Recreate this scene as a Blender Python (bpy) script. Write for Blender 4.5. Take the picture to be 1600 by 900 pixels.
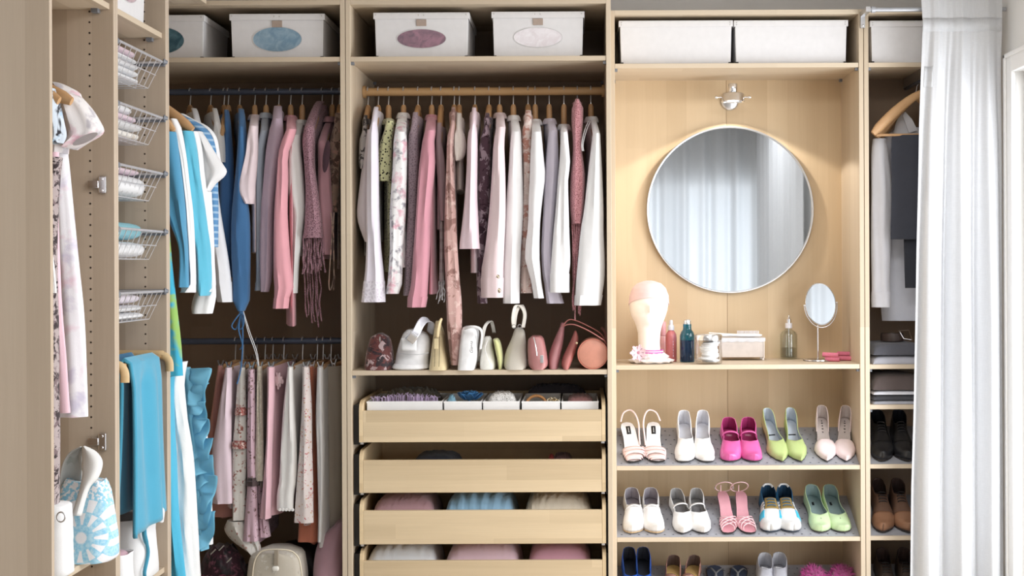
import bpy, bmesh, math, random
from mathutils import Matrix, Vector
for _o in list(bpy.data.objects): bpy.data.objects.remove(_o)
SC = bpy.context.scene
COL = SC.collection
PI = math.pi
# ------------------------------------------------------------------ camera
F, PPX, PPY, ROLL, EYE = 2071.0, 906.0, 418.0, 0.0045, 1.35
cam = bpy.data.cameras.new('camera'); co = bpy.data.objects.new('camera', cam); COL.objects.link(co)
cam.sensor_fit = 'HORIZONTAL'; cam.sensor_width = 36.0; cam.lens = F / 1600 * 36
cam.shift_x = (800 - PPX) / 1600; cam.shift_y = (PPY - 450) / 1600
co.matrix_world = Matrix.Translation((0, 0, EYE)) @ Matrix.Rotation(PI / 2, 4, 'X') @ Matrix.Rotation(-ROLL, 4, 'Z')
cam.clip_start = 0.05; cam.clip_end = 60
SC.camera = co
# ------------------------------------------------------------------ world, lights, exposure
w = bpy.data.worlds.new('world'); SC.world = w; w.use_nodes = True
bg = w.node_tree.nodes['Background']; bg.inputs[0].default_value = (0.80, 0.90, 1.0, 1); bg.inputs[1].default_value = 0.5
def area(name, loc, target, sx, sy, power, col=(1, 1, 1), spread=180):
    l = bpy.data.lights.new(name, 'AREA'); l.shape = 'RECTANGLE'; l.size = sx; l.size_y = sy; l.energy = power; l.color = col
    l.spread = math.radians(spread)
    o = bpy.data.objects.new(name, l); COL.objects.link(o); o.location = loc
    o.rotation_euler = (Vector(target) - Vector(loc)).to_track_quat('-Z', 'Y').to_euler()
    return o
area('door_daylight', (1.735, 4.17, 1.05), (-1.0, 4.17, 1.05), 1.62, 2.04, 70, (0.98, 0.99, 1.0))
area('window_daylight', (0.825, -2.3, 1.05), (0.825, 3.0, 1.05), 1.5, 1.9, 36, (0.95, 0.98, 1.0))
area('ceiling_fill', (0.8, 0.9, 2.66), (0.8, 0.92, 0.0), 1.4, 1.0, 18, (1.0, 0.99, 0.97))  # added fill light for the curtains the mirror reflects, no fixture behind it
area('ceiling_fill', (0.55, 2.95, 2.66), (0.55, 2.97, 0.0), 1.3, 0.9, 24, (1.0, 0.99, 0.97))  # second added fill, brightens the hanging clothes from the front
vs = SC.view_settings
vs.view_transform = 'Standard'; vs.look = 'None'; vs.gamma = 1.0; vs.use_curve_mapping = False; vs.exposure = 0.46
SC.display_settings.display_device = 'sRGB'
SC.cycles.max_bounces = 8; SC.cycles.diffuse_bounces = 5; SC.cycles.glossy_bounces = 4; SC.cycles.transmission_bounces = 6
SC.cycles.transparent_max_bounces = 8; SC.cycles.caustics_reflective = False; SC.cycles.caustics_refractive = False
SC.cycles.sample_clamp_indirect = 6.0; SC.cycles.use_denoising = True

# ------------------------------------------------------------------ helpers
def at(px, py, d):
    """photograph pixel -> (X, Z) in the plane y = d"""
    u, v = px - PPX, py - PPY
    return ((u - ROLL * v) * d / F, EYE - (v + ROLL * u) * d / F)
def P(px, py, d):
    x, z = at(px, py, d); return (x, d, z)
def X_(px, d, py=418): return at(px, py, d)[0]
def Z_(px, py, d): return at(px, py, d)[1]
def smooth(a, b, x):
    t = max(0.0, min(1.0, (x - a) / (b - a))); return t * t * (3 - 2 * t)
def lerp(a, b, t): return a + (b - a) * t
def resample(st, n):
    """smooth (Catmull-Rom) interpolation of tuples, first entry is the parameter"""
    out = []
    for i in range(n):
        y = lerp(st[0][0], st[-1][0], i / (n - 1))
        k = 0
        while k < len(st) - 2 and y > st[k + 1][0]: k += 1
        p1, p2 = st[k], st[k + 1]; p0 = st[max(0, k - 1)]; p3 = st[min(len(st) - 1, k + 2)]
        t = (y - p1[0]) / ((p2[0] - p1[0]) or 1)
        row = [y]
        for j in range(1, len(p1)):
            m1 = (p2[j] - p0[j]) / ((p2[0] - p0[0]) or 1) * (p2[0] - p1[0])
            m2 = (p3[j] - p1[j]) / ((p3[0] - p1[0]) or 1) * (p2[0] - p1[0])
            row.append((2*t**3-3*t*t+1)*p1[j] + (t**3-2*t*t+t)*m1 + (-2*t**3+3*t*t)*p2[j] + (t**3-t*t)*m2)
        out.append(row)
    return out
def curve(pts, n):
    """Catmull-Rom through 3D points, n samples per span"""
    pts = [Vector(p) for p in pts]; out = []
    for i in range(len(pts) - 1):
        p0 = pts[max(0, i - 1)]; p1 = pts[i]; p2 = pts[i + 1]; p3 = pts[min(len(pts) - 1, i + 2)]
        for k in range(n):
            t = k / n
            out.append(0.5 * ((2*p1) + (p2-p0)*t + (2*p0-5*p1+4*p2-p3)*t*t + (3*p1-p0-3*p2+p3)*t**3))
    out.append(pts[-1]); return out
class G:
    def __init__(s): s.v = []; s.f = []; s.s = []; s.m = []; s.mi = 0
    def face(s, idx, sm=False): s.f.append(idx); s.s.append(sm); s.m.append(s.mi)
    def box(s, x0, y0, z0, x1, y1, z1):
        b = len(s.v)
        s.v += [(x0,y0,z0),(x1,y0,z0),(x1,y1,z0),(x0,y1,z0),(x0,y0,z1),(x1,y0,z1),(x1,y1,z1),(x0,y1,z1)]
        for q in ((0,3,2,1),(4,5,6,7),(0,1,5,4),(1,2,6,5),(2,3,7,6),(3,0,4,7)): s.face([b+i for i in q])
        return s
    def loft(s, rings, cap=(True, True), sm=True, closed=True):
        n = len(rings[0]); b = len(s.v)
        for r in rings: s.v += [tuple(p) for p in r]
        for i in range(len(rings) - 1):
            for j in range(n if closed else n - 1):
                k = (j + 1) % n
                s.face([b+i*n+j, b+i*n+k, b+(i+1)*n+k, b+(i+1)*n+j], sm)
        if cap[0]: s.face([b + j for j in range(n)][::-1], False)
        if cap[1]: s.face([b + (len(rings)-1)*n + j for j in range(n)], False)
        return s
    def tube(s, pts, r, n=7, flat=1.0, cap=True):
        pts = [Vector(p) for p in pts]; rings = []; up = None
        for i, p in enumerate(pts):
            t = (pts[min(i+1, len(pts)-1)] - pts[max(i-1, 0)])
            t = t.normalized() if t.length > 1e-9 else Vector((0, 0, 1))
            if up is None:
                up = Vector((0, 0, 1)) if abs(t.z) < 0.9 else Vector((0, 1, 0))
            a = t.cross(up)
            a = a.normalized() if a.length > 1e-6 else t.orthogonal().normalized()
            bb = a.cross(t).normalized(); up = bb
            rr = r[i] if isinstance(r, (list, tuple)) else r
            rings.append([p + a*rr*math.cos(2*PI*k/n) + bb*rr*flat*math.sin(2*PI*k/n) for k in range(n)])
        return s.loft(rings, (cap, cap))
    def lathe(s, prof, c=(0, 0, 0), n=28, axis='z', cap=(True, True), sx=1.0, sy=1.0):
        rings = []
        for r, h in prof:
            ring = []
            for k in range(n):
                a = 2*PI*k/n; x, y = r*math.cos(a)*sx, r*math.sin(a)*sy
                if axis == 'z': ring.append((c[0]+x, c[1]+y, c[2]+h))
                elif axis == 'y': ring.append((c[0]+x, c[1]-h, c[2]+y))
                else: ring.append((c[0]+h, c[1]+x, c[2]+y))
            rings.append(ring)
        return s.loft(rings, cap)
    def grid(s, fn, nu, nv, sm=True, closed_u=False):
        b = len(s.v)
        for j in range(nv):
            for i in range(nu): s.v.append(tuple(fn(i/(nu if closed_u else nu-1), j/(nv-1))))
        for j in range(nv-1):
            for i in range(nu if closed_u else nu-1):
                k = (i+1) % nu
                s.face([b+j*nu+i, b+j*nu+k, b+(j+1)*nu+k, b+(j+1)*nu+i], sm)
        return s
    def slab(s, outline, thick, plane='xz', y0=0.0):
        """extrude a closed 2D outline"""
        n = len(outline); b = len(s.v)
        for d in (0, thick):
            for a, c in outline:
                s.v.append((a, y0+d, c) if plane == 'xz' else ((a, c, y0+d) if plane == 'xy' else (y0+d, a, c)))
        s.face(list(range(b, b+n))); s.face(list(range(b+n, b+2*n))[::-1])
        for i in range(n): k = (i+1) % n; s.face([b+i, b+k, b+n+k, b+n+i])
        return s
    def pillow(s, c, sx, sy, sz, e=4.0, n=24, m=9, wr=0.0, seed=0, rot=0.0, ez=3.2):
        """rounded cushion / folded cloth block (superellipsoid), bottom flattened"""
        rings = []; rnd = random.Random(seed); ph = [rnd.random()*6.28 for _ in range(4)]
        ca, sa = math.cos(rot), math.sin(rot)
        for j in range(m + 1):
            t = -PI/2 + PI*j/m; ct = abs(math.cos(t))**(2/ez); st = math.copysign(abs(math.sin(t))**(2/2.6), math.sin(t))
            ring = []
            for k in range(n):
                a = 2*PI*k/n
                x = math.copysign(abs(math.cos(a))**(2/e), math.cos(a)); y = math.copysign(abs(math.sin(a))**(2/e), math.sin(a))
                wv = 1 + wr*(math.sin(3*a+ph[0]+2*t) + 0.6*math.sin(7*a+ph[1]) + 0.5*math.sin(5*t+ph[2]+2*a))
                x, y, z = sx*x*max(ct, 0.02)*wv, sy*y*max(ct, 0.02)*wv, sz*st*(1 + wr*1.5*math.sin(4*x/sx+ph[3])*math.sin(3*y/sy+ph[0]))
                x, y, z = max(-sx, min(sx, x)), max(-sy, min(sy, y)), max(-sz, min(sz*1.25, z)); ring.append((c[0]+x*ca-y*sa, c[1]+x*sa+y*ca, c[2]+z))
            rings.append(ring)
        return s.loft(rings)
    def obj(s, name, mat, parent=None, world=False, bevel=0.0, solid=0.0, subsurf=0, flip=False, off=0.0, kind=None, label=None, crease=None):
        me = bpy.data.meshes.new(name)
        v = s.v
        if parent is not None and world:
            r = parent
            while r.parent: r = r.parent
            l = r.location; v = [(a-l.x, b-l.y, c-l.z) for a, b, c in v]
        me.from_pydata(v, [], s.f)
        me.polygons.foreach_set('use_smooth', s.s)
        mats = mat if isinstance(mat, (list, tuple)) else [mat]
        for mm in mats: me.materials.append(mm)
        if len(mats) > 1: me.polygons.foreach_set('material_index', s.m)
        me.update()
        bm = bmesh.new(); bm.from_mesh(me); bmesh.ops.recalc_face_normals(bm, faces=bm.faces); bm.to_mesh(me); bm.free()
        if any(s.s): me.set_sharp_from_angle(angle=math.radians(50))
        o = bpy.data.objects.new(name, me); COL.objects.link(o)
        if parent is not None: o.parent = parent
        if solid:
            md = o.modifiers.new('solid', 'SOLIDIFY'); md.thickness = solid; md.offset = off
            if len(mats) > 1 and max(s.m) == 0: md.material_offset = 1
        if bevel:
            md = o.modifiers.new('bevel', 'BEVEL'); md.width = bevel; md.segments = 2; md.limit_method = 'ANGLE'
        if subsurf:
            md = o.modifiers.new('sub', 'SUBSURF'); md.levels = subsurf; md.render_levels = subsurf
        if kind: o['kind'] = kind
        if label: o['label'] = label
        return o
def thing(name, label, cat, loc=(0, 0, 0), group=None):
    o = bpy.data.objects.new(name, None); COL.objects.link(o); o.empty_display_size = 0.05
    o.location = loc; o['label'] = label; o['category'] = cat
    if group: o['group'] = group
    return o
def tag(o, label, cat, group=None):
    o['label'] = label; o['category'] = cat
    if group: o['group'] = group
    return o
def recenter(o):
    """put the origin of a single-mesh thing at its base"""
    me = o.data; xs = [v.co for v in me.vertices]
    c = Vector(((min(p.x for p in xs)+max(p.x for p in xs))/2, (min(p.y for p in xs)+max(p.y for p in xs))/2, min(p.z for p in xs)))
    me.transform(Matrix.Translation(-c)); o.location = c; return o
def copy_tree(o, parent=None):
    c = o.copy(); COL.objects.link(c)
    if parent is not None: c.parent = parent
    for ch in o.children: copy_tree(ch, c)
    return c

# ------------------------------------------------------------------ materials
def S(r, g, b):
    f = lambda c: (c/255/12.92) if c/255 <= 0.04045 else ((c/255+0.055)/1.055)**2.4
    return (f(r), f(g), f(b), 1)
MATS = {}
class NT:
    def __init__(s, name):
        s.mat = bpy.data.materials.new(name); s.mat.use_nodes = True; s.t = s.mat.node_tree
        s.b = s.t.nodes['Principled BSDF']; s.out = s.t.nodes['Material Output']
        s.tc = None
    def n(s, typ, **kw):
        x = s.t.nodes.new(typ)
        for k, v in kw.items(): setattr(x, k, v)
        return x
    def l(s, a, b): s.t.links.new(a, b)
    def thin_glass(s, c, refl=.10, rough=.02):
        tr = s.n('ShaderNodeBsdfTransparent'); gl = s.n('ShaderNodeBsdfGlossy'); gl.inputs['Roughness'].default_value = rough
        tr.inputs[0].default_value = c; lw = s.n('ShaderNodeLayerWeight'); lw.inputs[0].default_value = .45
        f = s.math('ADD', s.math('MULTIPLY', s.math('POWER', lw.outputs['Facing'], 2.0), .6), refl*.5); mx = s.n('ShaderNodeMixShader')
        s.l(f, mx.inputs[0]); s.l(tr.outputs[0], mx.inputs[1]); s.l(gl.outputs[0], mx.inputs[2]); s.l(mx.outputs[0], s.out.inputs[0])
    def coord(s, scale=(1, 1, 1), rot=(0, 0, 0), loc=(0, 0, 0), kind='Object'):
        if s.tc is None: s.tc = s.n('ShaderNodeTexCoord')
        m = s.n('ShaderNodeMapping'); m.inputs['Scale'].default_value = scale; m.inputs['Rotation'].default_value = rot; m.inputs['Location'].default_value = loc
        s.l(s.tc.outputs[kind], m.inputs[0]); return m.outputs[0]
    def noise(s, vec, scale, detail=3, rough=0.5, dist=0.0):
        x = s.n('ShaderNodeTexNoise'); x.inputs['Scale'].default_value = scale; x.inputs['Detail'].default_value = detail
        x.inputs['Roughness'].default_value = rough; x.inputs['Distortion'].default_value = dist
        s.l(vec, x.inputs['Vector']); return x.outputs['Fac']
    def voro(s, vec, scale, feature='F1', out='Distance', rnd=1.0):
        x = s.n('ShaderNodeTexVoronoi', feature=feature); x.inputs['Scale'].default_value = scale; x.inputs['Randomness'].default_value = rnd
        s.l(vec, x.inputs['Vector']); return x.outputs[out]
    def ramp(s, fac, stops, interp='LINEAR'):
        x = s.n('ShaderNodeValToRGB'); x.color_ramp.interpolation = interp
        el = x.color_ramp.elements
        while len(el) < len(stops): el.new(0.5)
        for e, (p, c) in zip(el, stops): e.position = p; e.color = c if len(c) == 4 else (*c, 1)
        s.l(fac, x.inputs[0]); return x.outputs[0]
    def math(s, op, a, b=None, clamp=False):
        x = s.n('ShaderNodeMath', operation=op); x.use_clamp = clamp
        for i, q in enumerate((a, b)):
            if q is None: continue
            if isinstance(q, (int, float)): x.inputs[i].default_value = q
            else: s.l(q, x.inputs[i])
        return x.outputs[0]
    def mix(s, fac, a, b, mode='MIX'):
        x = s.n('ShaderNodeMix', data_type='RGBA', blend_type=mode)
        for sock, q in ((x.inputs[0], fac), (x.inputs[6], a), (x.inputs[7], b)):
            if isinstance(q, (int, float)): sock.default_value = q
            elif isinstance(q, tuple): sock.default_value = q
            else: s.l(q, sock)
        return x.outputs[2]
    def bump(s, h, strength=0.3, dist=0.002):
        x = s.n('ShaderNodeBump'); x.inputs['Strength'].default_value = strength; x.inputs['Distance'].default_value = dist
        s.l(h, x.inputs['Height']); s.l(x.outputs[0], s.b.inputs['Normal'])
    def set(s, **kw):
        for k, v in kw.items():
            k = {'rough': 'Roughness', 'metal': 'Metallic', 'trans': 'Transmission Weight', 'ior': 'IOR', 'coat': 'Coat Weight', 'sheen': 'Sheen Weight', 'spec': 'Specular IOR Level', 'alpha': 'Alpha', 'sss': 'Subsurface Weight'}[k]
            s.b.inputs[k].default_value = v
    def col(s, c):
        if isinstance(c, tuple): s.b.inputs['Base Color'].default_value = c
        else: s.l(c, s.b.inputs['Base Color'])
def plain(name, c, rough=0.5, metal=0.0, vary=0.06, scale=40, bump=0.0, **kw):
    if name in MATS: return MATS[name]
    t = NT(name); v = t.coord(); nz = t.noise(v, scale, 3)
    lo = tuple(x*(1-vary) for x in c[:3]) + (1,); hi = tuple(min(1, x*(1+vary)) for x in c[:3]) + (1,)
    t.col(t.ramp(nz, [(0.3, lo), (0.7, hi)])); t.set(rough=rough, metal=metal, **kw)
    if bump: t.bump(t.noise(v, scale*6, 3), bump, 0.001)
    MATS[name] = t.mat; return t.mat
def wood(name, grain='z', stave='y', base=(214, 198, 176), dark=0.83, width=0.085, rough=0.45, streak=0.10, seg=None):
    if name in MATS: return MATS[name]
    t = NT(name); ax = 'xyz'
    sc = [26.0]*3; sc[ax.index(grain)] = 1.3
    v = t.coord(tuple(sc))
    g = t.noise(v, 1.0, 4, 0.6, 0.6)
    fine_s = [190.0]*3; fine_s[ax.index(grain)] = 5.0
    fine = t.noise(t.coord(tuple(fine_s)), 1.0, 2, 0.6)
    sp = t.n('ShaderNodeSeparateXYZ'); t.l(t.coord(), sp.inputs[0])
    st = t.math('FLOOR', t.math('DIVIDE', sp.outputs[ax.index(stave)], width))
    lg = t.math('FLOOR', t.math('DIVIDE', t.math('ADD', sp.outputs[ax.index(grain)], t.math('MULTIPLY', st, 0.37)), seg or (30.0 if grain == 'z' else 0.95)))
    wn = t.n('ShaderNodeTexWhiteNoise', noise_dimensions='2D'); cb = t.n('ShaderNodeCombineXYZ'); t.l(st, cb.inputs[0]); t.l(lg, cb.inputs[1]); t.l(cb.outputs[0], wn.inputs['Vector'])
    c1 = S(*base); c0 = tuple(x*dark for x in c1[:3]) + (1,); c0 = (c0[0], c0[1]*0.968, c0[2]*0.93, 1)
    a = t.math('ADD', t.math('MULTIPLY', g, 0.55), t.math('MULTIPLY', wn.outputs[0], 0.55))
    a = t.math('ADD', a, t.math('MULTIPLY', t.math('SUBTRACT', fine, 0.5), streak*2.0))
    t.col(t.ramp(a, [(0.25, c1), (0.8, c0)])); t.set(rough=rough, spec=0.3)
    t.bump(fine, 0.05, 0.0006)
    MATS[name] = t.mat; return t.mat
def fabric(name, c, pat=None, c2=None, c3=None, scale=14, sheen=0.2, rough=0.9, bump=0.25, vary=0.07, trans=0.0):
    if name in MATS: return MATS[name]
    t = NT(name); v = t.coord(); nz = t.noise(v, 9, 4, 0.6)
    ds = lambda q: tuple(k+(sum(q)/3-k)*.14 for k in q)
    c = ds(c); c2 = c2 and ds(c2); c3 = c3 and ds(c3)
    c = S(*c); c2 = S(*c2) if c2 else c; c3 = S(*c3) if c3 else c2
    lo = tuple(x*(1-vary) for x in c[:3]) + (1,)
    base = t.ramp(nz, [(0.3, lo), (0.7, c)])
    wv = t.noise(v, 420, 2); hgt = wv
    if pat == 'dots':
        d = t.voro(v, scale, rnd=0.85); k = t.ramp(d, [(0.0, (1,1,1)), (0.30, (1,1,1)), (0.36, (0,0,0))])
        base = t.mix(k, base, c2)
    elif pat == 'floral':
        wob = t.n('ShaderNodeMix', data_type='VECTOR'); wob.inputs[0].default_value = 0.06
        nn = t.n('ShaderNodeTexNoise'); nn.inputs['Scale'].default_value = scale*2.2; t.l(v, nn.inputs['Vector'])
        t.l(v, wob.inputs[4]); t.l(nn.outputs['Color'], wob.inputs[5]); vv = wob.outputs[1]
        d = t.voro(vv, scale, rnd=1.0); k = t.ramp(d, [(0.0, (1,1,1)), (0.22, (1,1,1)), (0.30, (0,0,0))])
        d2 = t.voro(t.coord(loc=(3.1, 1.7, 2.3)), scale*1.25); k2 = t.ramp(d2, [(0.0, (1,1,1)), (0.17, (1,1,1)), (0.24, (0,0,0))])
        ms = t.ramp(t.noise(v, scale*0.45, 2), [(0.42, (0,0,0)), (0.5, (1,1,1))])
        base = t.mix(k2, base, c3); base = t.mix(t.math('MULTIPLY', k, ms), base, c2)
    elif pat == 'camo':
        a = t.noise(v, scale, 3, 0.65, 0.6); base = t.mix(t.ramp(a, [(0.50, (0,0,0)), (0.55, (1,1,1))]), base, c2)
        a2 = t.noise(t.coord(loc=(5, 2, 7)), scale*1.4, 3, 0.65, 0.5); base = t.mix(t.ramp(a2, [(0.56, (0,0,0)), (0.61, (1,1,1))]), base, c3)
    elif pat == 'soft':
        for q, cc, o_ in ((scale, c2, (0, 0, 0)), (scale*1.5, c3, (4, 2, 6))):
            a = t.noise(t.coord(loc=o_), q, 3, .55, .4); base = t.mix(t.ramp(a, [(0.54, (0,0,0)), (0.66, (1,1,1))]), base, cc)
    elif pat == 'lace':
        d = t.voro(v, scale, feature='DISTANCE_TO_EDGE'); k = t.ramp(d, [(0.10, (0,0,0)), (0.22, (1,1,1))])
        base = t.mix(k, base, c2); hgt = t.math('SUBTRACT', 1.0, d)
    elif pat == 'stripe':
        sp = t.n('ShaderNodeSeparateXYZ'); t.l(v, sp.inputs[0])
        s_ = t.math('SINE', t.math('MULTIPLY', sp.outputs[2], scale)); base = t.mix(t.ramp(s_, [(0.45, (0,0,0)), (0.55, (1,1,1))]), base, c2)
    elif pat == 'knit':
        hgt = t.voro(v, scale*8); 
    t.col(base); t.set(rough=rough, sheen=sheen, spec=0.2)
    t.bump(hgt, bump, 0.0015 if pat not in ('lace', 'knit') else 0.004)
    if trans:
        tl = t.n('ShaderNodeBsdfTranslucent'); mx = t.n('ShaderNodeMixShader'); mx.inputs[0].default_value = trans
        t.l(base, tl.inputs[0]); t.l(t.b.outputs[0], mx.inputs[1]); t.l(tl.outputs[0], mx.inputs[2]); t.l(mx.outputs[0], t.out.inputs[0])
    MATS[name] = t.mat; return t.mat
def glass(name, c=(1, 1, 1, 1), rough=0.0, ior=1.45):
    if name in MATS: return MATS[name]
    t = NT(name); t.thin_glass(c, .1, max(.01, rough)); MATS[name] = t.mat; return t.mat
def metal(name, c=(0.8, 0.8, 0.82, 1), rough=0.18): return plain(name, c, rough, 1.0, 0.03)
W_SIDE = wood('birch_side', 'z', 'y'); W_SHELF = wood('birch_shelf', 'x', 'y'); W_BACK = wood('birch_back', 'z', 'x', base=(214, 191, 158), dark=0.88)
W_SHELFY = wood('birch_shelf_left', 'y', 'x')
W_FRONT = wood('birch_drawer', 'x', 'z', base=(222, 200, 166), width=0.055, dark=0.78)
W_BACK_SHADE = wood('birch_back_shade', 'z', 'x', base=(150, 128, 108), dark=0.9)  # back boards toned down: interior shade put into the wood colour
CHROME = metal('chrome'); STEEL = metal('brushed_steel', (0.62, 0.62, 0.64, 1), 0.32)
WHITE = plain('white_card', S(238, 236, 236), 0.6); BLACK = plain('black_plastic', S(28, 27, 28), 0.5)
HOLE = plain('peg_hole_dark', S(60, 48, 38), 0.9); GREYP = plain('grey_plastic', S(120, 124, 132), 0.45)
RAILM = plain('blue_grey_rail', S(82, 90, 108), 0.35, 0.3)
HANGW = wood('hanger_beech', 'y', 'x', base=(206, 164, 120), width=0.3, rough=0.35)
# ------------------------------------------------------------------ setting
def struct(name, g, mat, **kw):
    o = g.obj(name, mat, **kw); o['kind'] = 'structure'; return o
WALLM = plain('wall_paint', S(205, 203, 201), 0.85, vary=0.02, scale=6, bump=0.05)
WALLW = plain('wall_paint_white', S(232, 231, 229), 0.8, vary=0.015, scale=6, bump=0.05)
TRIMW = plain('trim_paint', S(244, 243, 242), 0.45, vary=0.01)
FLOORM = wood('floor_boards', 'y', 'x', base=(198, 190, 178), width=0.14, rough=0.35)
XL, XR, YB, YF, ZC = -1.99, 1.655, 5.59, -0.9, 2.70
struct('wall_back', G().box(XL-.1, YB, 0, XR+.1, YB+.1, ZC), WALLM)
struct('wall_left', G().box(XL-.1, YF, 0, XL, YB, ZC), WALLM)
# right wall with a doorway (door near the wardrobes) and a window further towards the camera
DY0, DY1, DZ = 3.32, 5.02, 2.085
g = G()
g.box(XR, DY1, 0, XR+.1, YB, ZC); g.box(XR, DY0, DZ, XR+.1, DY1, ZC); g.box(XR, YF, 0, XR+.1, DY0, ZC)
struct('wall_right', g, WALLW)
WX0, WX1, WZ1 = .05, 1.60, 2.10
g = G(); g.box(XL-.1, YF-.1, 0, WX0, YF, ZC); g.box(WX1, YF-.1, 0, XR+.1, YF, ZC); g.box(WX0, YF-.1, WZ1, WX1, YF, ZC); g.box(WX0, YF-.1, 0, WX1, YF, .10)
struct('wall_front', g, WALLW)
struct('ceiling', G().box(XL-.1, YF-.1, ZC, XR+.1, YB+.1, ZC+.1), plain('ceiling_paint', S(226, 225, 224), 0.9, vary=0.02))
struct('floor', G().box(XL-.1, YF-.1, -.1, XR+.1, YB+.1, 0), FLOORM)
# glazed double door to the outside, full of daylight
dr = bpy.data.objects.new('door_1', None); COL.objects.link(dr); dr['kind'] = 'structure'
DP = plain('door_paint', S(246, 246, 246), 0.35, vary=0.01); ym = (DY0+DY1)/2
for ya, yb in ((DY0+.004, ym-.002), (ym+.002, DY1-.004)):
    g = G(); x0, x1, e = XR+.03, XR+.065, .035
    g.box(x0, ya, .006, x1, ya+e, DZ-.004); g.box(x0, yb-e, .006, x1, yb, DZ-.004); g.box(x0, ya+e, .006, x1, yb-e, .12); g.box(x0, ya+e, DZ-.05, x1, yb-e, DZ-.004)
    lf = g.obj('door_leaf', DP, dr, bevel=.002)
    G().box(XR+.045, ya+e, .12, XR+.050, yb-e, DZ-.05).obj('pane', glass('door_glass', (.98, .99, 1, 1)), lf)
G().box(XR+.012, 4.845, 1.005, XR+.032, 4.88, 1.075).obj('lock_plate', STEEL, dr, bevel=.002, label='dark metal lock plate')
tf = G()
tf.box(XR-.018, DY1, 0, XR, DY1+.075, DZ+.075); tf.box(XR-.018, DY0-.075, 0, XR, DY0, DZ+.075); tf.box(XR-.018, DY0, DZ, XR, DY1, DZ+.075)
tf.box(XR-.026, DY1+.055, 0, XR-.018, DY1+.075, DZ+.075); tf.box(XR-.026, DY0-.075, DZ+.058, XR-.018, DY1+.075, DZ+.075)
struct('trim_1', tf, TRIMW, bevel=.003)
wn = bpy.data.objects.new('window_1', None); COL.objects.link(wn); wn['kind'] = 'structure'; e = .05; g = G()
g.box(WX0, YF-.08, .10, WX0+e, YF-.03, WZ1); g.box(WX1-e, YF-.08, .10, WX1, YF-.03, WZ1); g.box(WX0+e, YF-.08, .10, WX1-e, YF-.03, .10+e); g.box(WX0+e, YF-.08, WZ1-e, WX1-e, YF-.03, WZ1); g.box((WX0+WX1)/2-.03, YF-.08, .10+e, (WX0+WX1)/2+.03, YF-.03, WZ1-e)
g.obj('window_frame', TRIMW, wn)
struct('baseboard_right', G().box(XR-.014, YF, 0, XR, DY0-.075, .09), TRIMW)

# ------------------------------------------------------------------ wardrobe frames
T = .018; DA, DB = 4.99, 5.218; ZT = 2.362
def frame(name, label, x0, x1, y0, y1, shelves=(), back=W_BACK_SHADE):
    """frame opening towards -y"""
    t = thing(name, label, 'wardrobe', ((x0+x1)/2, (y0+y1)/2, 0), 'open birch wardrobe frames')
    for a in (x0+.0006, x1-T-.0006): G().box(a, y0, 0.004, a+T, y1, ZT).obj('side_panel', W_SIDE, t, True, bevel=.0012)
    G().box(x0+T+.0006, y0+.0002, ZT-T, x1-T-.0006, y1-.004, ZT).obj('top_panel', W_SHELF, t, True, bevel=.0012)
    G().box(x0+T+.0006, y0+.02, .062, x1-T-.0006, y1-.004, .08).obj('bottom_panel', W_SHELF, t, True)
    G().box(x0+T+.0006, y0+.03, .004, x1-T-.0006, y0+.046, .062).obj('plinth', W_SHELF, t, True)
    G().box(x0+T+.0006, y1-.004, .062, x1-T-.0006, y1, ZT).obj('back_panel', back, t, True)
    for z, yb in shelves:
        sh = G().box(x0+T+.001, y0+.003, z-T, x1-T-.001, yb or y1-.005, z).obj('shelf', W_SHELF, t, True, bevel=.0012)
        for sx in (x0+T, x1-T-.012):
            for sy in (y0+.012, (yb or y1)-.035): G().box(sx+.0005, sy, z-T-.011, sx+.0115, sy+.02, z-T-.0003).obj('shelf_bracket', GREYP, sh, True)
    return t
def frame_left(name, label, y0, y1, shelves=(), far=True):
    """frame opening towards +x, standing along the left wall"""
    x1, x0 = -1.395, -1.975
    t = thing(name, label, 'wardrobe', ((x0+x1)/2, (y0+y1)/2, 0), 'open birch wardrobe frames')
    for a in ((y0+.0006, y1-T-.0006) if far else (y0+.0006,)):
        G().box(x0, a, .004, x1, a+T, ZT).obj('side_panel', wood('birch_side_x', 'z', 'x', base=(204, 188, 170), dark=.83, width=.075), t, True, bevel=.0012)
    G().box(x0+.004, y0+T+.0006, ZT-T, x1-.0002, y1-T-.0006, ZT).obj('top_panel', W_SHELFY, t, True, bevel=.0012)
    G().box(x0+.004, y0+T+.0006, .062, x1-.02, y1-T-.0006, .08).obj('bottom_panel', W_SHELFY, t, True)
    G().box(x0, y0+T+.0006, .062, x0+.004, y1-T-.0006, ZT).obj('back_panel', wood('birch_back_y', 'z', 'y', base=(205, 180, 146)), t, True)
    for z in shelves:
        sh = G().box(x0+.005, y0+T+.001, z-T, x1-.012, y1-T-.001, z).obj('shelf', W_SHELFY, t, True, bevel=.0012)
        for sx in (x1-.06, x0+.05): G().box(sx, y1-T-.022, z-T-.012, sx+.02, y1-T-.0008, z-T-.0003).obj('shelf_bracket', GREYP, sh, True)
    if far:   # rows of peg holes on the far panel, too many and small to pick apart
        g = G(); z = .30
        while z < 2.3:
            g.lathe([(.0032, 0), (.0032, .001)], (x1-.072, y1-T-.0002, z), 8, 'y'); z += .032
        g.obj('peg_holes', HOLE, t, True, kind='stuff')
    return t
zs = Z_(750, 87.5, DA)                   # storage shelf above the rails
zbag = Z_(750, 578.5, DA); zmir = Z_(1150, 570.0, DB); zs2 = Z_(1150, 98.5, DB)
WL1 = frame_left('wardrobe_frame', 'nearest wardrobe frame on the left wall, with plain side panel facing camera', 3.493, 3.993, (zs, .522))
WL2 = frame_left('wardrobe_frame', 'left wall wardrobe frame fitted with five pull-out wire baskets', 3.993, 4.493, (zs, .345))
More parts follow.
